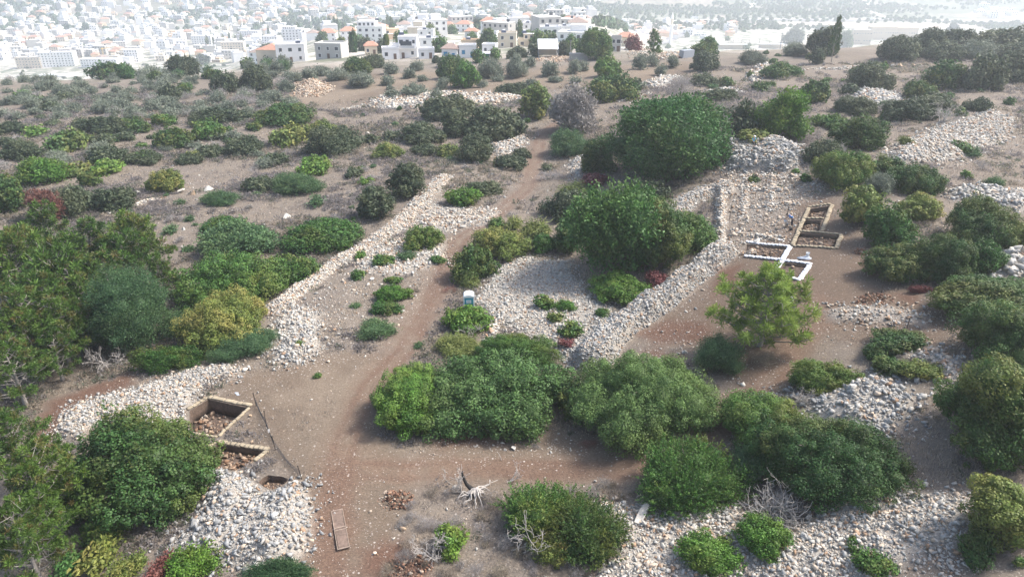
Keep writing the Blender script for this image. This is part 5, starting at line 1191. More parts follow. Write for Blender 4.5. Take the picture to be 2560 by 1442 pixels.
deadwood('dead_bush', 1016, 300, 1.6, 'white dead twigs below the long field stone bank', 'dead branch', 12, n0=3, depth=2, r0=0.05)
deadwood('dead_bush', 2000, 1000, 1.3, 'tangle of grey twigs at the head of the grey heap', 'dead bush', 13, n0=14, depth=3, r0=0.03, up=0.15)
deadwood('dead_bush', 1600, 1010, 1.8, 'grey hanging twigs between the two big central trees', 'dead bush', 14, n0=12, depth=3, r0=0.03)
deadwood('dead_bush', 1235, 870, 1.0, 'grey twigs behind the central dark tree by the toilet bush', 'dead bush', 15, n0=8, depth=3, r0=0.03)
# bare pine trunk among the left trees
p, D = ground_at_depth(180, 648, 6.5); rg_ = np.random.RandomState(3); segs = [(bend((0.9, -0.3, 0), (-0.7, 0.5, 6.5), rg_, 8, 0.03), np.linspace(0.13, 0.03, 8))]; axp = segs[0][0]
for k in range(34):
    t_ = rg_.uniform(2.0, 7.0); i = int(t_); s = axp[min(i, 7)]; a = rg_.uniform(0, 6.28); L = rg_.uniform(0.4, 1.5); segs.append((bend(s, s + np.array([math.cos(a) * L, math.sin(a) * L, rg_.uniform(-.1, .5)]), rg_, 4, 0.15), np.linspace(0.03, 0.012, 4)))
V, Fq = tubes_np(segs, 5); o = bpy.data.objects.new('dead_tree', mesh_np('dead_tree', V, [Fq], [M_deadwood], smooth=True)); link(o); pp_ = at(236, 800); o.location = pp_ + Vector((0, -2.0, 1.5)); tag(o, 'bare pale pine trunk between the green pines and the feathery dark tree', 'dead tree')
# charred stump: black trunk with grey roots
t = empty('charred_stump', at(1185, 1235)); tag(t, 'charred black stump with grey splayed roots beside the lower track', 'stump')
rg_ = np.random.RandomState(8)
MB().tube([(0, 0, -0.1), (-0.1, 0.05, 0.35), (-0.55, 0.25, 0.75), (-0.75, 0.3, 1.25), (-0.85, 0.32, 1.7), (-0.8, 0.3, 1.95)], [0.22, 0.2, 0.14, 0.12, 0.08, 0.03], 8).build('trunk', M_char, t, True)
segs = []
for k in range(20):
    a = rg_.uniform(-2.9, 1.2); L = rg_.uniform(0.7, 2.1); segs.append((bend((0.15, 0, 0.55), (0.15 + math.cos(a) * L, math.sin(a) * L, rg_.uniform(-.05, .3)), rg_, 6, 0.12), np.linspace(0.075, 0.022, 6)))
V, Fq = tubes_np(segs, 6); link(bpy.data.objects.new('root', mesh_np('root', V, [Fq], [M_deadwood], smooth=True)), t)
# ---------------------------------------------------------------- sandbags
def bagmesh():
    b = bmesh.new(); bmesh.ops.create_cube(b, size=1); bmesh.ops.subdivide_edges(b, edges=b.edges, cuts=3, use_grid_fill=True)
    for v in b.verts:
        x, y, z = v.co; v.co = Vector((x * 0.56 * (1 - 0.12 * (2 * abs(y)) ** 2), y * 0.36 * (1 - 0.10 * (2 * abs(x)) ** 4), z * 0.15 * (1 - 0.3 * (2 * abs(x)) ** 6) * (1 - 0.4 * (2 * abs(y)) ** 3)))
    m = bpy.data.meshes.new('sandbag'); b.to_mesh(m); b.free()
    for p in m.polygons: p.use_smooth = True
    m.materials.append(M_bag_tan); return m
BAG = bagmesh()
# (pixel A, pixel B, white?, bag width, where)
ROWS = [((470, 1023), (518, 992), 0, 1.1, 'along the upper left rim of the deep square pit'), ((521, 992), (628, 1014), 0, 1.2, 'along the top rim of the deep square pit'), ((623, 1020), (546, 1091), 0, 0.75, 'along the right rim of the deep square pit'), ((470, 1081), (541, 1094), 0, 0.8, 'along the bottom rim of the deep square pit'),
 ((508, 1126), (542, 1105), 0, 1.1, 'along the left rim of the shallow stony pit'), ((545, 1104), (672, 1124), 0, 1.2, 'along the top rim of the shallow stony pit'), ((668, 1127), (637, 1151), 0, 1.1, 'along the right rim of the shallow stony pit'),
 ((2021, 519), (2078, 511), 0, 1, 'along the far end of the three tan pits'), ((2080, 514), (2055, 580), 0, 1.3, 'along the right side of the upper two tan pits'), ((2021, 522), (1981, 614), 0, 1.3, 'along the left side of the three tan pits'), ((2008, 547), (2059, 547), 0, 1, 'between the upper and middle tan pits'), ((1998, 579), (2104, 588), 0, 1, 'between the middle tan pit and the wide reddish pit'), ((2104, 590), (2090, 622), 0, 1.3, 'along the right side of the wide reddish pit'), ((1982, 616), (2089, 622), 0, 1, 'along the near side of the wide reddish pit'),
 ((1866, 606), (1975, 617), 1, 1.1, 'in the upper white arm reaching left'), ((1975, 618), (1955, 652), 1, 1.5, 'in the white row linking the two white pits'), ((1862, 641), (1955, 651), 1, 1.2, 'in the lower white arm reaching left'), ((1957, 652), (2028, 661), 1, 1.2, 'along the far rim of the small white edged pit'), ((2024, 664), (2000, 700), 1, 1.4, 'along the right rim of the small white edged pit'), ((1955, 654), (1932, 689), 1, 1.4, 'along the left rim of the small white edged pit'), ((1931, 690), (2000, 701), 1, 1.0, 'along the near rim of the small white edged pit')]
rb = random.Random(4)
for a, b, wh, kw, where in ROWS:
    A, B = at(*a), at(*b); L = (B - A).length; n = max(2, round(L / 0.46)); ang = math.atan2(B.y - A.y, B.x - A.x)
    for k in range(n):
        p = A.lerp(B, (k + 0.5) / n); o = bpy.data.objects.new('sandbag', BAG); link(o)
        x, y = p.x + rb.uniform(-.04, .04), p.y + rb.uniform(-.04, .04); near_z = max(gz(x, y), gz(x + .2, y), gz(x, y + .2))
        o.location = (x, y, near_z + 0.05); o.rotation_euler = (rb.uniform(-.08, .08), rb.uniform(-.06, .06), ang + rb.uniform(-.12, .12)); o.scale = (L / n / 0.46 * 0.98, kw, 1.0 * rb.uniform(.9, 1.15))
        if wh: o.material_slots[0].link = 'OBJECT'; o.material_slots[0].material = M_bag_white
        tag(o, ('white' if wh else 'tan') + ' sandbag ' + where, 'sandbag', ('white' if wh else 'tan') + ' sandbags ' + where)

# ---------------------------------------------------------------- fence posts and netting
M_iron = simple('rusty_iron', (0.045, 0.035, 0.03), 0.7, 0.3, 20)
def post(px, py, h, lab, lean=(0, 0)):
    p = at(px, py); t = empty('fence_post', p); tag(t, lab, 'post', 'iron fence posts')
    MB().tube([(0, 0, -0.2), (lean[0] * .5, lean[1] * .5, h * .5), (lean[0], lean[1], h)], 0.035, 6).build('rod', M_iron, t)
    MB().tube([(lean[0] * .96, lean[1] * .96, h * .955), (lean[0], lean[1], h + .02)], 0.055, 6).build('cap', M_iron, t); return p
post(532, 975, 1.25, 'thin iron post above the deep square pit, apart from the net', (-.05, 0))
fp = [post(641, 1014, 1.3, 'first iron post of the netted fence, at the corner of the deep square pit', (-.12, 0.05)), post(666, 1065, 1.5, 'second iron post of the netted fence, above the white tag', (-.02, 0.1)), post(689, 1124, 1.3, 'third iron post of the netted fence, beside the shallow stony pit', (-.13, 0.05)), post(755, 1198, 1.2, 'last iron post of the netted fence, by the small dark pit', (-.2, 0.1))]
mn, tn_, bn = newmat('fence_net'); bn.inputs['Base Color'].default_value = (0.05, 0.055, 0.065, 1)
nm_ = MB(); nseg = []
for a, b in zip(fp[:-1], fp[1:]):
    for k in range(7):
        z0 = 0.08 + 0.13 * k; pts = [a.lerp(b, t_ / 8) + Vector((0, 0, z0 * (1 - 0.55 * math.sin(math.pi * t_ / 8)))) for t_ in range(9)]; nseg.append((np.array([p[:] for p in pts]), np.full(9, 0.008)))
    m_ = int((b - a).length / 0.13)
    for k in range(1, m_):
        q = a.lerp(b, k / m_); sag = 1 - 0.55 * math.sin(math.pi * k / m_); nseg.append((np.array([q + Vector((0, 0, .05)), q + Vector((0, 0, .45 * sag)), q + Vector((0, 0, 0.88 * sag))]), np.full(3, 0.006)))
V, Fq = tubes_np(nseg, 3); o = bpy.data.objects.new('fence_net', mesh_np('fence_net', V, [Fq], [mn])); link(o); tag(o, 'sagging dark net strung between the iron posts beside the lower left pits', 'net')
M_white = simple('white_paint', (0.8, 0.8, 0.8), 0.5, 0.06, 5)
q = fp[1].lerp(fp[2], 0.35) + Vector((0.0, -0.03, 0.35)); tg = MB(); tg.box(q, (0.16, 0.02, 0.34), 0.6); o = tg.build('paper_sign', M_white, bevel=0.004); tag(o, 'small white paper tag hanging on the sagging dark net', 'tag')
for px, py, h, lab in ((1967, 545, 1.7, 'tall thin iron post left of the bending man in blue'), (1995, 549, 0.8, 'short iron post between the bending man and the tan pits'), (1824, 548, 1.8, 'iron post standing by the stone wall stubs in the ruins'), (2203, 733, 0.9, 'iron post stuck by the rust red stone heap'), (2268, 820, 0.95, 'iron post at the right end of the dirt clearing'), (1888, 494, 1.0, 'thin iron post among the ruins under the mound'), (2071, 744, 0.0, '')):
    if h: post(px, py, h, lab)
# ---------------------------------------------------------------- plank track sections
M_plank = simple('weathered_plank', (0.19, 0.135, 0.105), 0.9, 0.45, 5); M_plank2 = simple('plank_edge', (0.33, 0.255, 0.20), 0.9, 0.3, 5)
A, B = at(842, 1274), at(860, 1375); ang = math.atan2(B.y - A.y, B.x - A.x); L = (B - A).length
t = empty('wooden_walkway', A.lerp(B, 0.5), ang); tag(t, 'worn reddish wooden board of two sections lying on the lower track', 'board')
for s_ in (-1, 1):
    bb = MB(); bb.box((s_ * L / 4, s_ * 0.03, 0.06), (L / 2 - 0.02, 0.74, 0.05), s_ * 0.012); bb.build('plank', M_plank, t, bevel=0.01)
for x in (-L / 2 + .05, -0.12, 0.12, L / 2 - .05):
    bb = MB(); bb.box((x, 0, 0.1), (0.07, 0.78, 0.035)); bb.build('batten', M_plank2, t)
for s_ in (-1, 1):
    bb = MB(); bb.box((0, s_ * 0.395, 0.075), (L, 0.04, 0.085)); bb.build('edge_rail', M_plank2, t)
# pale stone slab
p = at(1604, 1292); sb = MB(); sb.prism([(-.95, -.22), (-.6, -.27), (.2, -.25), (.93, -.2), (.98, .16), (.3, .26), (-.5, .24), (-.97, .2)], -0.06, 0.16); o = sb.build('stone_slab', M_stone, bevel=0.03)
addcol(o.data, 'Col', [np.full(len(o.data.vertices), c) for c in (0.62, 0.58, 0.52, 1)]); o.location = p + Vector((0, 0, 0.24)); o.rotation_euler = (0.1, -0.12, 1.05); tag(o, 'long pale cut stone slab lying on the white rubble', 'slab')
# ---------------------------------------------------------------- portable toilet
M_pw = simple('toilet_white', (0.78, 0.80, 0.82), 0.45, 0.05, 3); M_pb = simple('toilet_blue', (0.055, 0.32, 0.44), 0.45, 0.12, 3); M_dk = simple('dark_plastic', (0.03, 0.03, 0.035), 0.5, 0.2, 6); M_gr = simple('grey_plastic', (0.35, 0.38, 0.42), 0.5, 0.1, 6)
x, y, D = hit(1173, 781); t = empty('portable_toilet', (x, y, gz(x, y)), 0.05); tag(t, 'blue portable toilet with a white domed roof behind the yellow green bush', 'portable toilet')
bb = MB(); bb.box((0, 0, 0.06), (1.14, 1.14, 0.12)); bb.build('base', M_dk, t, bevel=0.02)
bb = MB(); bb.box((0, 0.02, 1.12), (1.06, 1.06, 2.0))
bb.build('cabin', M_pb, t, bevel=0.03)
for sx in (-1, 1):
    for sy in (-1, 1):
        bb = MB(); bb.box((sx * 0.53, sy * 0.53 + 0.02, 1.12), (0.12, 0.12, 2.03)); bb.build('corner_post', M_pw, t, bevel=0.02)
rf = MB(); prof = [(-0.60, 2.08)] + [(-0.60 * math.cos(math.pi * k / 10), 2.12 + 0.27 * math.sin(math.pi * k / 10)) for k in range(11)] + [(0.60, 2.08)]
lo = [rf.bm.verts.new((a, -0.60, b)) for a, b in prof]; hi = [rf.bm.verts.new((a * 0.96, 0.60, b)) for a, b in prof]; n = len(lo)
for k in range(n): rf.bm.faces.new((lo[k], lo[(k + 1) % n], hi[(k + 1) % n], hi[k]))
rf.bm.faces.new(lo); rf.bm.faces.new(hi[::-1]); roof = rf.build('roof', M_pw, t)
bb = MB(); bb.tube([(0.34, 0.1, 2.2), (0.34, 0.1, 2.52)], 0.055, 10); bb.build('vent_pipe', M_gr, roof)
dr = MB(); dr.box((0, -0.545, 1.06), (0.80, 0.05, 1.82)); door = dr.build('door', M_pb, t, bevel=0.01)
bb = MB(); bb.box((0.0, -0.575, 1.62), (0.52, 0.012, 0.36)); sign = bb.build('notice', M_pw, door)
for k, (z, w_) in enumerate(((1.71, .36), (1.63, .4), (1.55, .3))):
    bb = MB(); bb.box((0, -0.583, z), (w_, 0.006, 0.035)); bb.build('text_line', M_gr, sign)
bb = MB(); bb.box((0.32, -0.59, 1.05), (0.06, 0.05, 0.16)); bb.build('handle', M_dk, door)
# ---------------------------------------------------------------- people
M_skin = simple('skin', (0.46, 0.29, 0.21), 0.6, 0.1, 8); M_hair = simple('hair', (0.02, 0.015, 0.012), 0.6, 0.2, 20); M_blue = simple('shirt_blue', (0.06, 0.22, 0.55), 0.8, 0.15, 8); M_turq = simple('shirt_turquoise', (0.02, 0.50, 0.78), 0.8, 0.1, 8)
M_teal = simple('shirt_teal', (0.02, 0.12, 0.18), 0.8, 0.15, 8); M_navy = simple('trousers_navy', (0.015, 0.018, 0.035), 0.85, 0.2, 8); M_black = simple('trousers_black', (0.012, 0.012, 0.014), 0.85, 0.2, 8); M_hat = simple('hat_white', (0.75, 0.74, 0.70), 0.8, 0.06, 8); M_khaki = simple('trousers_pale', (0.42, 0.40, 0.36), 0.85, 0.15, 8); M_straw = simple('hat_straw', (0.55, 0.48, 0.36), 0.85, 0.12, 8)
def skin(name, chains, mat, parent, sub=2):
    """chains: lists of (x,y,z,r); the first point of later chains may coincide with an earlier joint."""
    key = {}; vs, rs_, es = [], [], []
    for ch in chains:
        prev = None
        for x, y, z, r_ in ch:
            k = (round(x, 4), round(y, 4), round(z, 4))
            if k not in key: key[k] = len(vs); vs.append((x, y, z)); rs_.append(r_)
            if prev is not None: es.append((prev, key[k]))
            prev = key[k]
    me = bpy.data.meshes.new(name); me.from_pydata(vs, es, []); me.materials.append(mat); o = bpy.data.objects.new(name, me); link(o, parent)
    md = o.modifiers.new('skin', 'SKIN'); sv = me.skin_vertices[0].data
    for i, r_ in enumerate(rs_): sv[i].radius = (r_, r_); sv[i].use_root = i == 0
    md.use_smooth_shade = True; sdv = o.modifiers.new('sub', 'SUBSURF'); sdv.levels = sdv.render_levels = sub
    return o
def J(p, r_): return (p[0], p[1], p[2], r_)
def hand_chains(wr, d, side):
    d = Vector(d).normalized(); s_ = d.cross(Vector((0, 0, 1))); s_ = s_.normalized() if s_.length > .1 else Vector((1, 0, 0)); W = Vector(wr); pm = W + d * 0.085; out = [[J(W, .026), J(W + d * 0.045, .034), J(pm, .034)]]
    for k, L in enumerate((.062, .072, .068, .055)):
        q = pm + s_ * (0.03 - 0.02 * k); dn = Vector((0, 0, -0.3)); out.append([J(pm, .034), J(q + d * .012, .010), J(q + d * L * .6 + dn * .02, .009), J(q + d * L + dn * .06, .007)])
    th = W + d * 0.045; out.append([J(th, .034), J(th + s_ * .038 + d * .02, .011), J(th + s_ * .05 + d * .05, .009)]); return out
def person(loc, rz, J_, label, shirt, trouser, hat=None, shoes=M_black):
    """J_: joint positions; one continuous skinned body, clothes and hair as children."""
    t = empty('person', loc, rz); t.scale = (1.12, 1.12, 1.12); tag(t, label, 'person')
    P = {k: Vector(v) for k, v in J_.items()}; hd = (P['head'] - P['neck']).normalized()
    ch = [[J(P['pelvis'], .13), J(P['waist'], .12), J(P['chest'], .145), J(P['neck'], .058), J(P['neck'] + hd * .07, .065), J(P['head'], .098), J(P['head'] + hd * .10, .07)]]
    f = Vector(J_.get('face', (0, -1, 0))).normalized(); nose = P['head'] + f * .118
    ch.append([J(P['head'], .098), J(nose, .018)])
    for s_ in 'LR':
        ch.append([J(P['chest'], .145), J(P['sh' + s_], .07), J(P['el' + s_], .042), J(P['wr' + s_], .026)]); ch += hand_chains(P['wr' + s_], P['wr' + s_] - P['el' + s_], s_)
        ch.append([J(P['pelvis'], .13), J(P['hip' + s_], .10), J(P['kn' + s_], .062), J(P['an' + s_], .042), J(P['an' + s_] + Vector(f) * .16 + Vector((0, 0, -.04)), .035)])
    body = skin('body', ch, M_skin, t)
    sh = [[J(P['pelvis'] + (P['waist'] - P['pelvis']) * .35, .145), J(P['waist'], .14), J(P['chest'], .165), J(P['chest'] + (P['neck'] - P['chest']) * .75, .085)]]
    for s_ in 'LR': sh.append([J(P['chest'], .165), J(P['sh' + s_], .085), J(P['sh' + s_].lerp(P['el' + s_], .75), .062)])
    skin('shirt', sh, shirt, t)
    tr = [[J(P['waist'].lerp(P['pelvis'], .5), .138), J(P['pelvis'], .15)]]
    for s_ in 'LR': tr.append([J(P['pelvis'], .15), J(P['hip' + s_], .118), J(P['kn' + s_], .08), J(P['an' + s_] + (P['kn' + s_] - P['an' + s_]) * .12, .06)])
    skin('trousers', tr, trouser, t)
    for s_ in 'LR': skin('shoe', [[J(P['an' + s_] + Vector((0, 0, -.03)), .05), J(P['an' + s_] + Vector(f) * .1 + Vector((0, 0, -.05)), .045), J(P['an' + s_] + Vector(f) * .19 + Vector((0, 0, -.055)), .035)]], shoes, t)
    eye = MB(); sd_ = f.cross(hd).normalized()
    for s_ in (-1, 1):
        bpy_e = MB(); bpy_e.sph(P['head'] + f * .088 + hd * .012 + sd_ * .034 * s_, .012, 1); bpy_e.build('eye', M_hair, body)
        e2 = MB(); e2.sph(P['head'] + sd_ * .098 * s_, .026, 1, (.6, 1, 1.2)); e2.build('ear', M_skin, body)
    mo = MB(); mo.box(P['head'] + f * .092 - hd * .045, (.05, .012, .012)); mo.build('mouth', M_skin, body); eye.bm.free()
    if hat:
        rot = hd.to_track_quat('Z', 'Y').to_matrix().to_4x4(); hb_ = MB(); ring = [(math.cos(2 * math.pi * k / 16), math.sin(2 * math.pi * k / 16)) for k in range(16)]
        M_ = Matrix.Translation(P['head'] + hd * .045) @ rot
        hb_.prism([(a * .19, b * .19) for a, b in ring], 0.0, 0.018, M_); hb_.build('hat_brim', hat, t); h2 = MB(); h2.sph((0, 0, 0), .118, 2, (1, 1, .85)); bmesh.ops.transform(h2.bm, matrix=M_, verts=h2.bm.verts); h2.build('hat', hat, t, True)
    else:
        h2 = MB(); h2.sph(P['head'] + hd * .035 - f * .022, .108, 2); h2.build('hair', M_hair, t, True)
    return t
# man bending over a bucket, facing left (-x)
p = at(1976, 566)
person(p, 0.0, dict(pelvis=(.12, 0, .88), waist=(.0, 0, 1.03), chest=(-.22, 0, 1.24), neck=(-.42, 0, 1.32), head=(-.55, 0, 1.36), face=(-.8, -.1, -.6), shL=(-.27, -.19, 1.25), shR=(-.27, .19, 1.25), elL=(-.40, -.24, .98), elR=(-.42, .22, 1.0), wrL=(-.58, -.18, .80), wrR=(-.60, .14, .84), hipL=(.10, -.10, .84), hipR=(.10, .10, .84), knL=(.0, -.14, .48), knR=(.16, .14, .46), anL=(.08, -.15, .09), anR=(.30, .15, .09)),
 'man in a blue shirt bending forward with a white bucket by the tan pits', M_blue, M_navy)
def bucket(loc, lab, mat, s=1.0):
    t = empty('bucket', loc); t.scale = (s, s, s); tag(t, lab, 'bucket'); n = 16; b = MB(); prof = [(.115, 0), (.15, .32), (.16, .33), (.15, .335), (.14, .32), (.105, .015)]
    rings = [[b.bm.verts.new((r_ * math.cos(2 * math.pi * k / n), r_ * math.sin(2 * math.pi * k / n), z)) for k in range(n)] for r_, z in prof]
    for q in range(len(rings) - 1):
        for k in range(n): b.bm.faces.new((rings[q][k], rings[q][(k + 1) % n], rings[q + 1][(k + 1) % n], rings[q + 1][k]))
    b.bm.faces.new(rings[0][::-1]); b.bm.faces.new(rings[-1]); b.build('pail', mat, t, True)
    b = MB(); b.tube([(-.15, 0, .3), (-.13, .05, .42), (0, .08, .47), (.13, .05, .42), (.15, 0, .3)], .007, 5); b.build('handle', M_gr, t); return t
o = bucket(p + Vector((-.64, -.03, .40)), 'white bucket held by the bending man in blue', M_pw, 1.25); o.rotation_euler = (0.25, -0.3, 0)
o = bucket(at(1966, 566), 'dark grey bucket on the ground before the bending man', M_gr, 1.2)
p2 = at(1977, 576); bs = MB(); bs.sph((0, 0, .16), .22, 2, (1.1, .8, .8)); o = bs.build('rucksack', M_black, None, True); o.location = p2; tag(o, 'black bag lying at the feet of the bending man', 'bag')
# two people on the mound
p = at(1880, 370) + Vector((0, -.2, .38))
person(p, 0.25, dict(pelvis=(0, .05, .52), waist=(0, 0, .70), chest=(0, -.06, .98), neck=(0, -.10, 1.19), head=(.03, -.13, 1.32), face=(.1, -1, -.35), shL=(-.19, -.06, 1.02), shR=(.19, -.06, 1.02), elL=(-.30, -.20, .80), elR=(.32, -.16, .82), wrL=(-.20, -.40, .66), wrR=(.28, -.40, .70), hipL=(-.11, .04, .50), hipR=(.11, .04, .50), knL=(-.16, -.36, .56), knR=(.18, -.34, .50), anL=(-.14, -.28, .10), anR=(.16, -.24, .10)),
 'person in a turquoise shirt and white hat crouching on the stone mound', M_turq, M_black, M_hat)
p = at(1910, 377) + Vector((0, -.2, .38))
person(p, -0.2, dict(pelvis=(.05, .1, .30), waist=(.04, .0, .46), chest=(-.02, -.14, .64), neck=(-.08, -.27, .74), head=(-.11, -.36, .80), face=(-.2, -1, -.7), shL=(-.20, -.14, .64), shR=(.17, -.14, .64), elL=(-.32, -.30, .44), elR=(.30, -.32, .44), wrL=(-.28, -.52, .28), wrR=(.24, -.54, .28), hipL=(-.08, .08, .28), hipR=(.16, .08, .28), knL=(-.22, -.24, .42), knR=(.28, -.22, .42), anL=(-.20, -.16, .10), anR=(.26, -.12, .10)),
 'person in a dark teal shirt and pale hat sitting bent on the stone mound', M_teal, M_khaki, M_straw)
bs = MB(); bs.sph((0, 0, .12), .17, 2, (1.2, .8, .8)); o = bs.build('rucksack', M_black, None, True); o.location = at(1890, 373); tag(o, 'small black bag between the two people on the mound', 'bag')
# grey sheet with a white tub in the clearing
p = at(2016, 645); rg_ = np.random.RandomState(2); n = 22; sv_ = []
for k in range(n):
    a = 2 * math.pi * k / n; r_ = 0.62 + 0.42 * (abs(math.sin(1.5 * a)) ** 3) + rg_.uniform(-.06, .06); sv_.append((r_ * math.cos(a), r_ * 0.7 * math.sin(a)))
b = MB(); c0 = b.bm.verts.new((0, 0, .16)); r1 = [b.bm.verts.new((x * .5, y * .5, .12 + rg_.uniform(-.03, .05))) for x, y in sv_]; r2 = [b.bm.verts.new((x, y, .03)) for x, y in sv_]; r3 = [b.bm.verts.new((x, y, -.03)) for x, y in sv_]
for k in range(n):
    j = (k + 1) % n; b.bm.faces.new((c0, r1[k], r1[j])); b.bm.faces.new((r1[k], r2[k], r2[j], r1[j])); b.bm.faces.new((r2[k], r3[k], r3[j], r2[j]))
M_sheet = simple('grey_sheet', (0.42, 0.46, 0.52), 0.6, 0.12, 5); o = b.build('tarpaulin', M_sheet, None, True); o.location = p; tag(o, 'crumpled pale grey sheet on the soil below the wide reddish pit', 'sheet')
bucket(p + Vector((.12, .1, .14)), 'white tub standing on the crumpled grey sheet', M_pw, 1.3)
p = at(1954, 601); b = MB(); b.prism([(-.42, -.1), (-.1, -.16), (.36, -.12), (.42, .08), (0, .16), (-.38, .1)], 0.02, 0.1); o = b.build('white_board', M_pw, bevel=0.01); o.location = p; o.rotation_euler = (.05, .05, -.2); tag(o, 'small white board lying above the upper white sandbag arm', 'board')
p = at(1972, 752); b = MB(); b.prism([(-.3, -.35), (.2, -.4), (.35, .1), (.1, .5), (-.3, .3)], 0.0, 0.35); o = b.build('white_sack', M_pw, bevel=0.08); o.location = p + Vector((0, 0, 0.1)); o.rotation_euler = (.3, .2, .4); tag(o, 'white sack half hidden behind the lone pine', 'sack')
p = at(593, 984); b = MB(); b.prism([(-.35, -.1), (.3, -.14), (.38, .06), (-.2, .14)], 0.0, 0.03); o = b.build('plastic_sheet', M_sheet, bevel=0.005); o.location = p; o.rotation_euler = (0, 0, -.8); tag(o, 'scrap of grey plastic sheet above the deep square pit', 'sheet')
# ---------------------------------------------------------------- town
def wallmat(name, col): return simple(name, col, 0.85, 0.10, 0.35, True, rnd=0.05)
W_white = wallmat('render_white', (0.86, 0.85, 0.84)); W_cream = wallmat('render_cream', (0.74, 0.64, 0.50)); W_grey = wallmat('render_grey', (0.52, 0.50, 0.47)); W_beige = wallmat('stone_beige', (0.62, 0.53, 0.42)); W_peach = wallmat('render_peach', (0.76, 0.55, 0.36))
R_red = simple('roof_tile', (0.50, 0.27, 0.19), 0.85, 0.25, 1.5); R_tan = simple('roof_tan', (0.50, 0.38, 0.26), 0.85, 0.2, 1.5); R_flat = simple('roof_flat', (0.66, 0.65, 0.63), 0.9, 0.12, 0.6); R_brown = simple('roof_brown', (0.36, 0.27, 0.23), 0.9, 0.2, 1.5); R_met = simple('roof_metal', (0.68, 0.71, 0.74), 0.45, 0.08, 0.8)
M_glass = simple('window_glass', (0.05, 0.06, 0.075), 0.15, 0.2, 1); M_shut = simple('shutter_blue', (0.04, 0.26, 0.46), 0.5, 0.1, 3); M_door = simple('door_brown', (0.15, 0.09, 0.06), 0.6, 0.2, 3); M_rail = simple('balcony_rail', (0.60, 0.60, 0.60), 0.6, 0.1, 2); M_tank = simple('water_tank', (0.75, 0.75, 0.76), 0.4, 0.08, 2); M_solar = simple('solar_panel', (0.03, 0.04, 0.07), 0.2, 0.2, 2); M_conc = simple('bare_concrete', (0.38, 0.37, 0.35), 0.9, 0.2, 0.8); M_steel = simple('rebar', (0.18, 0.10, 0.07), 0.8, 0.3, 3)
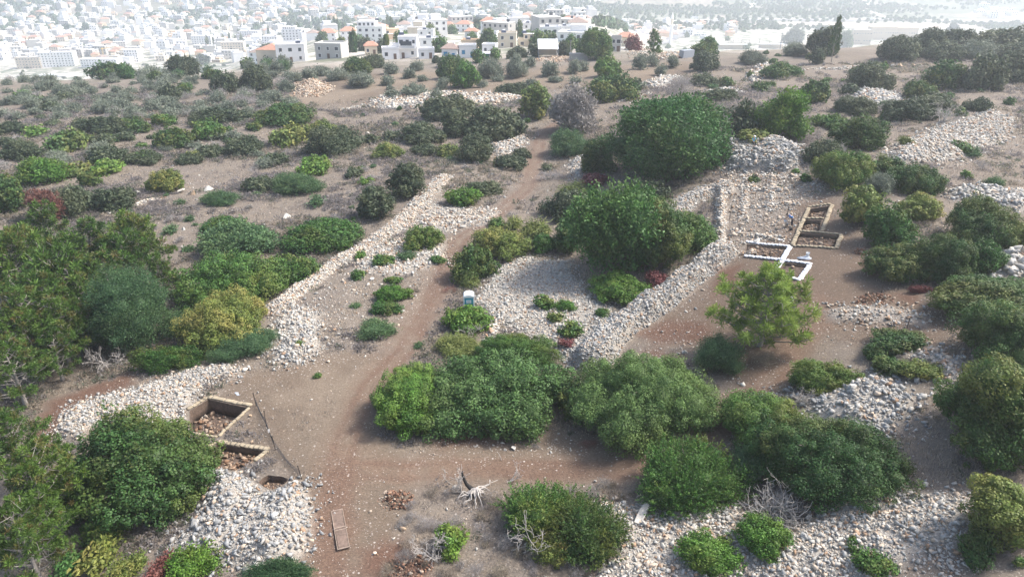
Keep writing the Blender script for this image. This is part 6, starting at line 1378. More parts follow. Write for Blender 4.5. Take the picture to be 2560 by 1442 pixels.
def house(x0, y0, x1, y1, wm, roof, lab, floors=None, balcony=0, shut=None, setback=0, tank=1, rz=None, seed=0, name='house', cat='house', door=True):
    """A house whose outline fills this box of the photograph: walls, roof, windows with frames, balconies, roof tank."""
    rg_ = random.Random(seed * 31 + int(x0)); cx = (x0 + x1) / 2; X_, Y_, D = hit(cx, y1); w_ = (x1 - x0) * D / F * 0.94; h_ = max(3.0, (y1 - y0) * D / F)
    z = gz(X_, Y_) - 0.2; rz = rg_.uniform(-.22, .22) if rz is None else rz
    t = empty(name, (X_, Y_, z), rz); tag(t, lab, cat, 'houses of the town'); dp = min(w_ * rg_.uniform(.7, .95), 14); rh = 0
    if roof in ('hip', 'hiptan', 'hipbrown'): rh = min(2.6, h_ * 0.3)
    H = h_ - rh; fl = floors or max(1, round(H / 3.1)); fh = H / fl
    tiers = [(0, 0, w_, H)] if not setback else [(0, 0, w_, H - fh), (rg_.choice((-1, 1)) * w_ * .15, 1.0, w_ * .66, H)]
    b = MB(); b.box((0, dp / 2, (tiers[0][3] - 1) / 2), (w_, dp, tiers[0][3] + 1)); wall = b.build('wall', wm, t)
    if setback:
        ox, oy, tw, th = tiers[1]; b = MB(); b.box((ox, dp / 2 + oy, tiers[0][3] + fh / 2 - .002), (tw, dp - 2.4, fh)); b.build('upper_storey', wm, t)
        b = MB(); b.box((ox, dp / 2 + oy, H + .1), (tw + .3, dp - 2.1, .2)); b.build('roof_slab', R_flat, t)
    if rh:
        b = MB(); b.box((0, dp / 2, H + .08), (w_ + .9, dp + .9, .16)); b.hip((0, dp / 2, H + .163), (w_ + 1.0, dp + 1.0), rh, .35); r_ = b.build('roof', {'hip': R_red, 'hiptan': R_tan, 'hipbrown': R_brown}[roof], t)
        b = MB(); b.box((w_ * .2, dp * .55, H + rh * .8), (.6, .6, 1.4)); b.build('chimney', W_white, r_)
    else:
        hh = tiers[0][3]; b = MB(); b.box((0, dp / 2, hh + .05), (w_ + .16, dp + .16, .1)); r_ = b.build('roof', R_flat, t)
        b = MB()
        for q in ((0, 0, w_ + .16, .18), (0, dp, w_ + .16, .18)): b.box((q[0], q[1], hh + .45), (q[2], q[3], .7))
        for s_ in (-1, 1): b.box((s_ * (w_ / 2), dp / 2, hh + .45), (.17, dp - .19, .69))
        b.build('parapet', wm, r_)
    if tank and not rh:
        b = MB(); tx = rg_.uniform(-.3, .3) * w_; b.tube([(tx - .6, dp * .6, H + 1.3), (tx + .6, dp * .6, H + 1.3)], .45, 10); b.build('water_tank', M_tank, t)
        b = MB(); b.box((tx, dp * .6 - 1.3, H + .9), (2.0, 1.3, .08), 0, Matrix.Rotation(R(35), 4, 'X')); b.build('solar_panel', M_solar, t)
    nwin = max(2, int(w_ / 3.4))
    for f_ in range(fl):
        tw = w_ if not (setback and f_ == fl - 1) else tiers[1][2]; ox = 0 if not (setback and f_ == fl - 1) else tiers[1][0]; yo = 0 if not (setback and f_ == fl - 1) else 1.0 + 1.2
        for k in range(nwin):
            wx = ox + (k + .5 - nwin / 2) * tw / nwin; wz = f_ * fh + fh * .55; ww, wh = rg_.choice(((1.1, 1.3), (1.4, 1.3), (.9, 1.2))); 
            if door and f_ == 0 and k == nwin // 2:
                b = MB(); b.box((wx, yo - .03, 1.15), (1.1, .10, 2.2)); b.build('door', M_shut if shut else M_door, t); continue
            b = MB(); b.box((wx, yo - .03, wz), (ww + .22, .07, wh + .22)); fr = b.build('window', W_white if wm != W_white else R_flat, t)
            b = MB(); b.box((wx, yo - .075, wz), (ww, .03, wh)); b.build('pane', M_shut if (shut and k % 2 == 0) else M_glass, fr)
        if balcony and f_ >= 1:
            b = MB(); b.box((w_ * .12, -.75, f_ * fh + .1), (w_ * .62, 1.5, .18)); bl = b.build('balcony', wm, t)
            b = MB(); b.box((w_ * .12, -1.45, f_ * fh + .65), (w_ * .62, .08, .92)); b.box((w_ * .12 - w_ * .31, -.75, f_ * fh + .65), (.08, 1.32, .91)); b.build('rail', M_rail, bl)
            b = MB(); b.box((w_ * .12, -.05, f_ * fh + 1.5), (w_ * .4, .1, 2.0)); b.build('balcony_door', M_glass, bl)
    return t
HOUSES = [
 (692, 116, 766, 156, W_white, 'flat', 'low white house with a curved looking flat roof at the village edge', dict()),
 (786, 114, 858, 148, W_grey, 'flat', 'pale grey house with a tall recessed door at the village edge', dict(tank=0)),
 (912, 106, 945, 138, W_cream, 'hip', 'small cream house with an orange hipped roof and balconies', dict(balcony=1)),
 (707, 70, 758, 108, W_white, 'flat', 'tall white block with a large upper window between cypresses', dict(setback=1)),
 (795, 75, 842, 104, W_white, 'hip', 'white villa with a dark red hipped roof left of centre', dict()),
 (852, 70, 892, 100, W_white, 'hip', 'white villa with an orange red roof right of the dark red one', dict()),
 (893, 58, 961, 110, W_white, 'flat', 'tall stacked white house with set back top floor', dict(setback=1)),
 (971, 96, 1046, 146, W_white, 'flat', 'big white house with long balconies on each floor', dict(balcony=1, setback=1)),
 (955, 124, 1000, 149, W_white, 'flat', 'low white annex below the house with long balconies', dict(tank=0)),
 (1043, 78, 1086, 102, W_white, 'flat', 'white house with roof terrace behind the balcony house', dict()),
 (1050, 100, 1099, 128, W_white, 'flat', 'white house with rows of small windows right of the balcony house', dict()),
 (1046, 128, 1088, 147, W_white, 'flat', 'long low white house under the one with rows of small windows', dict(tank=0)),
 (1103, 112, 1145, 148, W_white, 'hipbrown', 'white cottage with a brownish hipped roof and blue shutters', dict(shut=1)),
 (1147, 118, 1192, 145, W_white, 'flat', 'white house with a grey flat roof and a blue door', dict(shut=1, tank=0)),
 (1152, 104, 1196, 122, W_peach, 'flat', 'peach coloured house with arched openings', dict()),
 (1161, 72, 1195, 98, W_white, 'hip', 'white house with a pinkish red tiled roof at town centre', dict()),
 (1200, 46, 1240, 84, W_white, 'hip', 'tall white house with a big red hipped roof at town centre', dict()),
 (1105, 56, 1133, 77, W_cream, 'hip', 'cream house with stepped red roofs', dict()),
 (1138, 54, 1178, 80, W_white, 'hip', 'wide white house with a light red roof', dict()),
 (1212, 84, 1243, 116, W_white, 'flat', 'white house below the big red hipped roof', dict()),
 (1243, 88, 1292, 120, W_cream, 'flat', 'wide cream house right of town centre', dict()),
 (1294, 88, 1337, 116, W_cream, 'flat', 'cream house with two square windows right of town centre', dict(setback=1)),
 (1204, 115, 1240, 136, W_white, 'flat', 'small white house with a pink awning side', dict(tank=0)),
 (655, 94, 698, 124, W_white, 'flat', 'white house with a dark panel roof at left centre', dict()),
 (557, 109, 614, 146, W_cream, 'flat', 'cream box house alone on the bare slope at left', dict(tank=0)),
 (313, 127, 349, 156, W_white, 'flat', 'tall narrow whitish block at left before the slope', dict(tank=0)),
 (44, 146, 104, 172, W_beige, 'flat', 'beige house with a dark roof box at the left edge of town', dict()),
 (102, 134, 188, 168, W_white, 'flat', 'long white hall like house left of the yellow crane', dict()),
 (200, 150, 298, 168, W_white, 'flat', 'long low white hall behind the left thicket', dict(tank=0)),
 (2128, 78, 2176, 112, W_beige, 'flat', 'beige villa wall with narrow windows right of the conifer', dict(tank=0, floors=2)),
 (2172, 66, 2240, 100, W_beige, 'hiptan', 'beige villa with a wide tan hipped roof behind the palm', dict(floors=1)),
 (2232, 68, 2292, 98, W_beige, 'hiptan', 'right wing of the villa with a tan hipped roof', dict(floors=1)),
 (1350, 72, 1400, 102, W_white, 'flat', 'broad white block behind the white roofed shed', dict()), (1400, 70, 1448, 98, W_white, 'flat', 'white block behind the green tree by the shed', dict()),
 (1526, 96, 1552, 130, W_grey, 'flat', 'tall bare grey wall house right of the big round tree', dict(tank=0, floors=2)), (1540, 84, 1586, 118, W_cream, 'hip', 'house with a reddish roof behind the purple red tree', dict()),
 (1305, 62, 1345, 88, W_white, 'flat', 'white house above the cream ones', dict()), (600, 80, 650, 104, W_white, 'flat', 'white house behind the cypress row at left', dict()), (480, 92, 530, 112, W_white, 'flat', 'white house above the green slope at left', dict()), (395, 100, 440, 120, W_white, 'flat', 'white house in the overexposed left quarter', dict())]
for i, (x0, y0, x1, y1, wm, rf_, lab, kw) in enumerate(HOUSES): house(x0, y0, x1, y1, wm, rf_, lab, seed=i, **kw)
# far houses: single meshes, shared data
def far_proto(i):
    rg_ = random.Random(i * 7 + 3); b = bmesh.new(); fm = []
    def bx(c, d, m): 
        r_ = bmesh.ops.create_cube(b, size=1, matrix=Matrix.Translation(c) @ Matrix.Diagonal((*d, 1)))
        fs = {f for v in r_['verts'] for f in v.link_faces}
        for f in fs: f.material_index = m
    w_, d_, h_ = rg_.uniform(10, 17), rg_.uniform(9, 13), rg_.choice((3.4, 6.4, 6.6, 9.6)); bx((0, 0, h_ / 2 - 1), (w_, d_, h_ + 2), 0)
    hip = i in (2, 9, 13)
    if hip:
        s = MB(); s.hip((0, 0, h_ + .01), (w_ + 1, d_ + 1), 2.3, .4); tm = bpy.data.meshes.new('t'); bmesh.ops.recalc_face_normals(s.bm, faces=s.bm.faces); s.bm.to_mesh(tm); s.bm.free(); n0 = len(b.faces); b.from_mesh(tm); b.faces.ensure_lookup_table()
        for f in b.faces[n0:]: f.material_index = 2
    else:
        bx((0, 0, h_ + .1), (w_ + .3, d_ + .3, .2), 3)
        if rg_.random() < .6: bx((rg_.uniform(-2, 2), rg_.uniform(-1, 1), h_ + 1.5), (w_ * .5, d_ * .5, 2.6), 0)
        bx((w_ * .3, d_ * .2, h_ + .9), (1.6, 1.0, 1.4), 1)
    for f_ in range(int(h_ / 3.1)):
        n = int(w_ / 3.2)
        for k in range(n):
            if rg_.random() < .8: bx(((k + .5 - n / 2) * w_ / n, -d_ / 2 - .02, f_ * 3.1 + 1.8), (1.3, .1, 1.4), 1)
        bx((w_ / 2 + .02, rg_.uniform(-2, 2), f_ * 3.1 + 1.8), (.1, 1.4, 1.4), 1)
    m = bpy.data.meshes.new('house'); b.to_mesh(m); b.free()
    for q in ((W_white, W_white, W_cream, W_white, W_white, W_peach, W_white, W_grey)[i % 8], M_glass, R_red if i != 9 else R_brown, R_flat): m.materials.append(q)
    return m
FP = [far_proto(i) for i in range(16)]
rt = random.Random(21); placed = []; REG = [(0, 1480, -6, 50, 300, 'tiny hazy house on the far side of the valley, left half of the skyline'), (0, 700, 50, 158, 300, 'white sunlit house in the overexposed left part of the town'), (640, 1480, 48, 100, 75, 'white town house in the middle rows behind the village edge'), (1560, 1840, 60, 100, 30, 'small white house around the minaret'), (2130, 2560, 78, 92, 10, 'small pale house behind the tan roofed villa')]
tooclose = lambda X_, Y_, r_: any((X_ - a) ** 2 + (Y_ - b) ** 2 < r_ * r_ for a, b in placed)
SPOTS = []
for x0, x1, y0, y1, n, lab in REG[:4]:
    k = 0; t_ = 0
    while k < n and t_ < n * 30:
        t_ += 1; px, py = rt.uniform(x0, x1), rt.uniform(y0, y1)
        if y0 < 2 and px > 1100 and rt.random() < (px - 1100) / 450: continue
        X_, Y_, D = hit(px, py)
        if Y_ < 270 or tooclose(X_, Y_, 14 if Y_ < 1500 else 20): continue
        placed.append((X_, Y_)); s_ = rt.uniform(.85, 1.15) * (1.15 if Y_ > 1500 else 1)
        SPOTS.append((D, X_, Y_, rt.uniform(-.5, .5) + rt.choice((0, 0, 1.57, 3.14)), s_, rt.randrange(16), lab)); k += 1
SPOTS.sort()
for D, X_, Y_, rz_, s_, fi, lab in SPOTS[:238]:
    o = bpy.data.objects.new('house', FP[fi]); link(o); o.location = (X_, Y_, gz(X_, Y_)); o.rotation_euler.z = rz_; o.scale = (s_, s_, s_); tag(o, lab, 'house', 'houses: ' + lab)
MATS = [W_white, W_cream, W_peach, W_grey, M_glass, R_red, R_brown, R_flat]; fb = bmesh.new(); fidx = []
for D, X_, Y_, rz_, s_, fi, lab in SPOTS[238:]:
    tm = FP[fi].copy(); tm.transform(Matrix.Translation((X_, Y_, gz(X_, Y_))) @ Matrix.Rotation(rz_, 4, 'Z') @ Matrix.Scale(s_, 4)); ids = [MATS.index(m_) for m_ in FP[fi].materials]
    for p_ in tm.polygons: p_.material_index = ids[p_.material_index]
    fb.from_mesh(tm); bpy.data.meshes.remove(tm)
fm_ = bpy.data.meshes.new('far_houses'); fb.to_mesh(fm_); fb.free(); [fm_.materials.append(m_) for m_ in MATS]
o = bpy.data.objects.new('far_houses', fm_); link(o); tag(o, 'tiny hazy houses spread over the far side of the valley', 'houses', kind='stuff')
# town trees: cypress rows and round crowns
CYP = [(673, 68, 98), (748, 60, 100), (815, 48, 80), (826, 44, 82), (838, 44, 78), (846, 50, 82), (880, 88, 130), (970, 40, 78), (980, 46, 80), (1005, 50, 82), (1062, 40, 72), (1070, 38, 70), (968, 88, 140), (1124, 46, 62), (1300, 54, 96), (1330, 64, 90), (1290, 66, 92), (885, 80, 132), (520, 92, 118), (536, 94, 116), (560, 88, 112), (575, 84, 108), (590, 90, 110), (605, 86, 110)]
for px, y0, y1 in CYP:
    X_, Y_, D = hit(px, y1); h_ = (y1 - y0) * D / F; w_ = min(h_ * .33, 5); put('cypress_tree', (X_, Y_, gz(X_, Y_)), w_, w_, h_, 'dense', 'dark', 'dark cypress standing up between the white houses', 'cypress', 'cypresses among the houses', None, D)
k = 0
while k < 120:
    px = rt.uniform(0, 1900); py = rt.triangular(6, 150, 60) 
    X_, Y_, D = hit(px, py)
    if Y_ < 268 or tooclose(X_, Y_, 9): continue
    w_ = rt.uniform(5, 10) * (1.5 if Y_ > 1300 else 1); put('tree', (X_, Y_, gz(X_, Y_)), w_, w_, w_ * rt.uniform(.7, 1.0), 'dense', rt.choice(('dark', 'mid', 'mid', 'blue')), 'hazy green garden tree between the town houses', 'tree', 'garden trees among the houses', None, D); k += 1; placed.append((X_, Y_))
for b, lab in (((872, 84, 892, 132), 'slim tree beside the red roofed villa'), ((895, 96, 935, 130), 'round garden tree left of the small cream house'), ((640, 112, 696, 152), 'pale green willow like trees left of the low white house'), ((655, 100, 680, 124), 'round green tree at left centre of town'), ((1258, 60, 1300, 98), 'dark round tree cluster at town centre right'), ((1300, 78, 1345, 100), 'dark tree below the cypress at town centre right'), ((690, 62, 712, 108), 'tall green tree left of the tall white block'), ((940, 96, 975, 136), 'dark tree beside the balcony house'), ((1095, 140, 1160, 175), 'dark tree in front of the cottage with blue shutters'), ((1080, 140, 1100, 160), 'low tree left of the blue shuttered cottage'), ((1175, 125, 1215, 160), 'grey green tree before the house with the blue door')): plant(*b, 'mid' if 'green' in lab else 'dark', lab, 1)
# minarets
def minaret(px, y0, y1, lab):
    X_, Y_, D = hit(px, y1); h_ = (y1 - y0) * D / F; t = empty('minaret', (X_, Y_, gz(X_, Y_))); tag(t, lab, 'minaret'); r_ = h_ * .05
    MB().tube([(0, 0, -1), (0, 0, h_ * .58)], r_, 12).build('shaft', W_white, t); MB().tube([(0, 0, h_ * .58), (0, 0, h_ * .61)], r_ * 1.7, 12).build('gallery', W_white, t); MB().tube([(0, 0, h_ * .611), (0, 0, h_ * .8)], r_ * .8, 12).build('lantern', W_cream, t); MB().tube([(0, 0, h_ * .8), (0, 0, h_ * .88), (0, 0, h_)], [r_ * 1.0, r_ * .75, .08], 12).build('spire', W_white, t)
minaret(1675, 36, 112, 'tall white minaret rising beside the pointed conifer'); minaret(608, 46, 80, 'distant whitish minaret in the bright left part of town')
# yellow crane
X_, Y_, D = hit(262, 154); h_ = 34 * D / F; t = empty('tower_crane', (X_, Y_, gz(X_, Y_))); tag(t, 'small yellow crane in the bright left part of town', 'crane'); M_yel = simple('crane_yellow', (0.75, 0.48, 0.06), 0.5, 0.1, 3)
def lattice(a, b, s, m_, nm, par):
    sg = []; a, b = np.array(a, float), np.array(b, float); d = b - a; L = np.linalg.norm(d); d /= L; u = np.cross(d, [0.3, 1, 0.2]); u /= np.linalg.norm(u); v = np.cross(d, u); cs = [(1, 1), (1, -1), (-1, -1), (-1, 1)]; n = max(3, int(L / (2 * s)))
    for p_, q_ in cs: sg.append((np.array([a + (u * p_ + v * q_) * s / 2, b + (u * p_ + v * q_) * s / 2]), np.full(2, s * .09)))
    for k in range(n):
        for j in range(4): p_, q_ = cs[j]; p2_, q2_ = cs[(j + 1) % 4]; sg.append((np.array([a + d * L * k / n + (u * p_ + v * q_) * s / 2, a + d * L * (k + 1) / n + (u * p2_ + v * q2_) * s / 2]), np.full(2, s * .06)))
    V, Fq = tubes_np(sg, 4); return link(bpy.data.objects.new(nm, mesh_np(nm, V, [Fq], [m_])), par)
lattice((0, 0, 0), (0, 0, h_ * .9), 1.0, M_yel, 'mast', t); lattice((-2, 0, h_ * .88), (h_ * 1.1, 0, h_ * 1.05), .8, M_yel, 'jib', t); MB().tube([(0, 0, h_ * .84), (0, 0, h_ * .95)], .9, 8).build('cab', M_yel, t)
# greenhouse tunnel
X_, Y_, D = hit(150, 192); t = empty('greenhouse', (X_, Y_, gz(X_, Y_) + .2)); tag(t, 'long low white plastic greenhouse in the scrub at upper left', 'greenhouse'); L = 102 * D / F; M_poly = simple('white_polythene', (0.78, 0.80, 0.80), 0.4, 0.08, 2)
for q in range(2):
    b = MB(); prof = [(2.6 * math.cos(math.pi * k / 10), 2.3 * math.sin(math.pi * k / 10)) for k in range(11)]; A_ = [b.bm.verts.new((-L / 2, q * 5.3 + x, z)) for x, z in prof]; B_ = [b.bm.verts.new((L / 2, q * 5.3 + x, z)) for x, z in prof]
    for k in range(10): b.bm.faces.new((A_[k], A_[k + 1], B_[k + 1], B_[k]))
    b.bm.faces.new(A_); b.bm.faces.new(B_[::-1]); b.build('tunnel', M_poly, t)
for k in range(5):
    b = MB(); x = -L / 2 + L * k / 4; b.tube([(x, 2.66 * math.cos(math.pi * j / 10), 2.36 * math.sin(math.pi * j / 10)) for j in range(11)], .06, 5); b.build('hoop', M_gr, t)
# shed with lean-to roof, flat sheds, concrete frame, yard wall, lamp post
def shed(x0, y0, x1, y1, lab, dp=5, slope=.9, wall=W_beige):
    X_, Y_, D = hit((x0 + x1) / 2, y1); w_ = (x1 - x0) * D / F; h_ = max(2.2, (y1 - y0) * D / F * .62); t = empty('shed', (X_, Y_, gz(X_, Y_))); tag(t, lab, 'shed')
    for s_ in (-1, 1):
        for y_ in (0, dp): b = MB(); b.box((s_ * (w_ / 2 - .2), y_, h_ / 2 - .2), (.18, .18, h_ + .3 + (slope if y_ else 0))); b.build('post', M_gr, t)
    b = MB(); b.box((0, dp - .3, h_ / 2), (w_ - .8, .15, h_)); b.build('wall', wall, t)
    b = MB(); b.box((0, dp / 2, h_ + .15 + slope / 2), (w_, dp + .8, .12), 0, Matrix.Rotation(math.atan2(slope, dp), 4, 'X')); b.build('roof', R_met, t); return t
shed(1345, 112, 1396, 146, 'open shed with a sloping white roof between two green trees', 8, 2.2); shed(1794, 106, 1868, 124, 'long flat white roofed shed below the concrete frame', 5, .3); shed(1898, 106, 1960, 122, 'second flat white roofed shed beside the grey olive trees', 5, .3); shed(1206, 138, 1226, 152, 'small green walled shed under the village', 3, .2, simple('green_sheet', (0.03, 0.28, 0.2), 0.6, 0.1, 3))
X_, Y_, D = hit(1860, 112); t = empty('building_frame', (X_, Y_, gz(X_, Y_))); tag(t, 'unfinished concrete house frame with rusty bars sticking up', 'building site'); wd_ = 126 * D / F
for k, (u, h_) in enumerate(((-.5, 3), (-.32, 6.2), (-.22, 6.4), (-.05, 5.6), (.1, 5.0), (.3, 6.3), (.5, 3.2))):
    b = MB(); b.box((u * wd_, 0, h_ / 2 - .5), (.5, .5, h_ + 1)); cl_ = b.build('column', M_conc, t)
    for q in range(4): b = MB(); b.tube([(u * wd_ + (q % 2 - .5) * .35, (q // 2 - .5) * .35, h_ - .2), (u * wd_ + (q % 2 - .5) * .5, (q // 2 - .5) * .35, h_ + 1.8)], .07, 4); b.build('rebar', M_steel, cl_)
for z, dx, ln in ((2.9, 0, 1.0), (5.3, -.08, .45)): b = MB(); b.box((dx * wd_, 2.6, z), (wd_ * ln, 4.6, .3)); b.build('slab', M_conc, t)
X_, Y_, D = hit(1446, 152); t = empty('yard_wall', (X_, Y_, gz(X_, Y_))); tag(t, 'grey block yard wall left of the big round tree', 'wall'); b = MB(); b.box((0, 0, 1.0), (46 * D / F, .4, 2.6)); b.build('wall', M_conc, t); b = MB(); b.box((0, 0, 2.36), (46 * D / F + .2, .5, .12)); b.build('coping', W_white, t)
X_, Y_, D = hit(1426, 142); t = empty('utility_pole', (X_, Y_, gz(X_, Y_))); tag(t, 'pale utility pole at the left end of the yard wall', 'pole'); MB().tube([(0, 0, -.3), (0, 0, 5.5)], [.16, .11], 8).build('pole', M_conc, t); b = MB(); b.box((0, 0, 5.2), (1.2, .1, .1)); b.build('crossarm', M_conc, t)
for px, y0, y1, lab in ((1722, 68, 112, 'thin pole right of the minaret'), (1950, 84, 124, 'thin pole by the second flat shed')):
    X_, Y_, D = hit(px, y1); h_ = (y1 - y0) * D / F; t = empty('utility_pole', (X_, Y_, gz(X_, Y_))); tag(t, lab, 'pole'); MB().tube([(0, 0, -.3), (0, 0, h_)], [.14, .09], 6).build('pole', M_gr, t); b = MB(); b.box((0, 0, h_ - .4), (1.4, .1, .1)); b.build('crossarm', M_gr, t)
X_, Y_, D = hit(1716, 144); t = empty('container', (X_, Y_, gz(X_, Y_)), .5); tag(t, 'dark grey metal container at the yard edge right of the purple red tree', 'container'); b = MB(); b.box((0, 0, 1.2), (4.5, 2.2, 2.3)); b.build('body', M_gr, t); b = MB(); b.box((2.27, 0, 1.2), (.06, 1.9, 2.0)); b.build('door', M_dk, t)
# palm
X_, Y_, D = hit(2240, 96); t = empty('palm_tree', (X_, Y_, gz(X_, Y_))); tag(t, 'palm tree in front of the tan roofed villa', 'palm'); MB().tube([(0, 0, -.3), (.1, 0, 2.5), (0, 0, 4.6)], [.35, .28, .25], 8).build('trunk', M_bark, t)
rg_ = np.random.RandomState(4); Vp, Fp = [], []
for k in range(30):
    a = rg_.uniform(0, 6.28); el = rg_.uniform(-.1, 1.2); P = [np.array([0, 0, 4.6])]; dv = np.array([math.cos(a) * math.cos(el), math.sin(a) * math.cos(el), math.sin(el)])
    for j in range(6): P.append(P[-1] + dv * .55); dv = dv + np.array([0, 0, -.22]); dv /= np.linalg.norm(dv)
    sd_ = np.array([-math.sin(a), math.cos(a), 0])
    for j in range(6):
        w0, w1 = .45 * math.sin(math.pi * (j + .3) / 6.6), .45 * math.sin(math.pi * (j + 1.3) / 7.4); i0 = len(Vp)
        for s_ in (-1, 1): Vp += [P[j], P[j] + sd_ * s_ * w0 - np.array([0, 0, .1]), P[j + 1] + sd_ * s_ * w1 - np.array([0, 0, .1]), P[j + 1]]; Fp.append([i0, i0 + 1, i0 + 2, i0 + 3]); i0 += 4
link(bpy.data.objects.new('crown', mesh_np('crown', Vp, [np.array(Fp)], [LM['mid']], {'Col': np.tile([[.5, .2, .5, 1.]], (len(Vp), 1))})), t)
# ---------------------------------------------------------------- far valley: highway, dirt roads, woods, fields
M_road = simple('far_road', (0.58, 0.54, 0.49), 0.9, 0.06, 0.02, False); M_asph = simple('highway_asphalt', (0.30, 0.29, 0.28), 0.9, 0.1, 0.03, False); M_earth = simple('bare_earth', (0.48, 0.40, 0.33), 0.9, 0.12, 0.02, False)
def strip(name, pp, w_, mat, dz, lab=None):
    pts = [hit(*p)[:2] for p in pp]; fine = []
    for a, b in zip(pts[:-1], pts[1:]):
        n = max(2, int(math.dist(a, b) / 12)); fine += [(a[0] + (b[0] - a[0]) * k / n, a[1] + (b[1] - a[1]) * k / n) for k in range(n)]
    fine.append(pts[-1]); fine = np.array(fine); T = unit(np.gradient(fine, axis=0)); Nn = np.stack([-T[:, 1], T[:, 0]], 1); L_, R_ = fine + Nn * w_ / 2, fine - Nn * w_ / 2; Q = np.concatenate([L_, R_]); n = len(fine); i = np.arange(n - 1)
    o = bpy.data.objects.new(name, mesh_np(name, np.column_stack([Q, hfull(Q[:, 0], Q[:, 1]) + dz]), [np.stack([i, i + n, i + n + 1, i + 1], 1)], [mat])); link(o); tag(o, lab, None, None, 'structure')
strip('verge', [(1380, 58), (1700, 58), (2000, 62), (2300, 66), (2600, 68)], 70, M_earth, .6)
strip('highway', [(1300, 50), (1500, 50), (1800, 51), (2100, 53), (2400, 55), (2620, 57)], 26, M_asph, 1.2)
strip('highway_shoulder', [(1300, 47.5), (1500, 47.5), (1800, 48.5), (2100, 50.5), (2400, 52.5), (2620, 54.5)], 12, M_road, 1.3)
for pp in ([(1460, 0), (1452, 12), (1462, 28), (1468, 38)], [(1884, 0), (1876, 20), (1880, 28)], [(2172, 0), (2164, 12), (2175, 28), (2200, 40), (2225, 52)], [(1450, 8), (1500, 2), (1540, 0)], [(2140, 28), (2230, 30), (2310, 24)]): strip('dirt_road', pp, 13, M_road, 1.0)
def truck(px, py, lab, L, col, cabc):
    X_, Y_, D = hit(px, py); t = empty('truck' if L > 6 else 'car', (X_, Y_, gz(X_, Y_) + 1.3)); tag(t, lab, 'truck' if L > 6 else 'car', 'vehicles on the highway')
    b = MB(); b.box((0, 0, 1.1 + L * .12), (L, 2.4, 1.2 + L * .2)); b.build('body', col, t, bevel=.1); b = MB(); b.box((-L / 2 - .9, 0, 1.5), (1.7, 2.3, 2.2)); b.build('cab', cabc, t, bevel=.1)
    for x in (-L / 2 - .8, -L * .1, L * .35):
        for y_ in (-1.15, 1.15): b = MB(); b.tube([(x, y_ - .15, .5), (x, y_ + .15, .5)], .5, 10); b.build('wheel', M_dk, t)
truck(1737, 50, 'white truck on the far highway above the minaret', 12, M_white, M_white); truck(2066, 52, 'white van on the far highway right of the tall conifer side', 5, M_white, M_white); truck(2178, 53, 'pale lorry on the far highway above the villa', 9, M_white, M_gr)
# quarry-like pale hamlet on the far right slope
for i in range(14):
    px, py = rt.uniform(2440, 2530), rt.uniform(18, 46); X_, Y_, D = hit(px, py); o = bpy.data.objects.new('house', FP[rt.choice((0, 1, 3, 4, 6))]); link(o); o.location = (X_, Y_, gz(X_, Y_)); o.scale = (1.3, 1.3, 1.3); o.rotation_euler.z = rt.uniform(-.5, .5); tag(o, 'pale block of the hamlet on the far right slope', 'house', 'blocks of the far right hamlet')
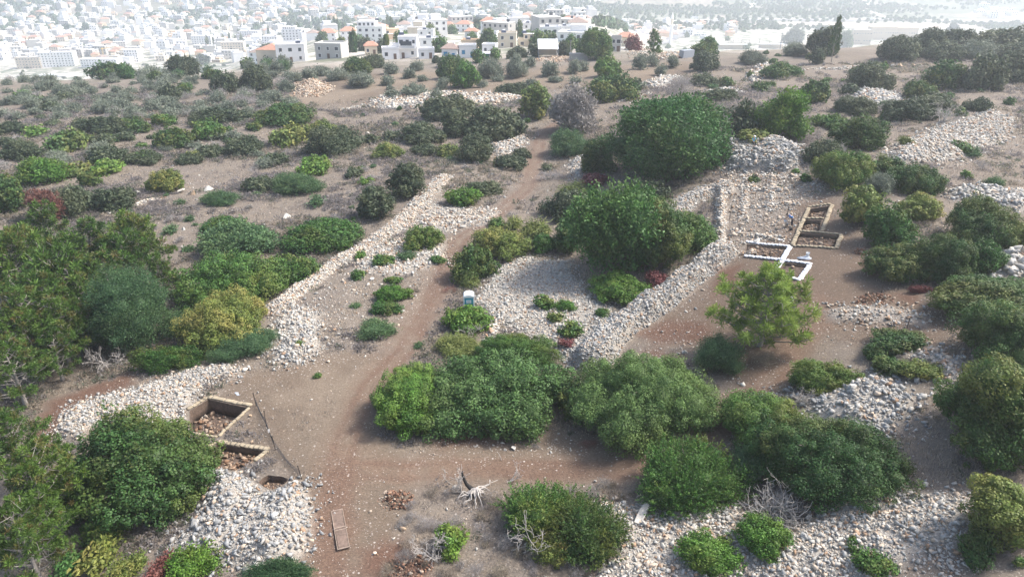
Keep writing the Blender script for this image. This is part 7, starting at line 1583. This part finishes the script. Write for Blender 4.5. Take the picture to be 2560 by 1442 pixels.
# distant woods and orchards as one mass of crowns
V0, f0, c0, _c = crown_np(9, 6, 'dense', 7, np.random.RandomState(3)); fsz = [f.shape[1] for f in f0]; Vs, Q4, Q3, Cc = [], [], [], []; off = 0
pts = []
for _ in range(9000):
    px, py = rt.uniform(-60, 2620), rt.uniform(-4, 76); X_, Y_, D = hit(px, py)
    if Y_ < 560: continue
    nzv = float(vnoise(np.array([X_]), np.array([Y_]), 130, 61)[0]); 
    if abs(py - 52) < 7 and px > 1350: continue
    if px > 1400 and py < 46 and nzv < .52: continue
    if nzv < .36 or tooclose(X_, Y_, 9): continue
    pts.append((X_, Y_))
for i in range(44):                                   # orchard rows on the far right fields
    for j in range(30):
        a = hit(1480, 34); X_, Y_ = a[0] + i * 16 + j * 3 + rt.uniform(-4, 4), a[1] + j * 13 + rt.uniform(-3, 3)
        if Y_ < 2400 and rt.random() < .6 and float(vnoise(np.array([X_]), np.array([Y_]), 160, 67)[0]) > .36: pts.append((X_, Y_))
pts = np.array(pts); n = len(pts); z = hfull(pts[:, 0], pts[:, 1]); s_ = np.array([rt.uniform(.5, 1.25) for _ in range(n)]); bv, bf = ICO2
# each crown: a few tilted leaf-mass faces in a lumpy ball
rg_ = np.random.RandomState(9); base = unit(rg_.randn(46, 3)) * rg_.uniform(.6, 1.0, (46, 1)); qv = []
for p_ in base:
    nn = p_ / np.linalg.norm(p_); u_ = np.cross(nn, rg_.randn(3)); u_ /= np.linalg.norm(u_); v_ = np.cross(nn, u_) + nn * .3; qv.append(np.stack([p_ - u_ * .45, p_ - v_ * .4, p_ + u_ * .45, p_ + v_ * .4]))
qv = np.array(qv).reshape(-1, 3) * np.array([4.2, 4.2, 3.2]) + np.array([0, 0, 3.0])
V = (qv[None] * s_[:, None, None] + np.column_stack([pts, z])[:, None, :]).reshape(-1, 3); col = np.repeat(np.stack([rg_.rand(n), rg_.rand(n) * .4, rg_.rand(n), np.ones(n)], 1), len(qv), 0)
o = bpy.data.objects.new('woods', mesh_np('woods', V, [np.arange(len(V)).reshape(-1, 4)], [LM['dark']], {'Col': col})); link(o); tag(o, 'far hazy woods and orchards across the valley', 'woods', kind='stuff'); print('far trees', n)
# ---------------------------------------------------------------- haze
hb = MB(); hb.box((0, 1230, -23), (5400, 2640, 172))
hm = bpy.data.materials.new('haze'); hm.use_nodes = True; ht = hm.node_tree; ht.nodes.clear()
out = ht.nodes.new('ShaderNodeOutputMaterial'); pv = ht.nodes.new('ShaderNodeVolumePrincipled')
pv.inputs['Color'].default_value = (0.86, 0.93, 1.0, 1); pv.inputs['Density'].default_value = HAZE; pv.inputs['Anisotropy'].default_value = 0.35
ht.links.new(pv.outputs[0], out.inputs['Volume'])
haze = hb.build('haze', hm); tag(haze, kind='stuff')
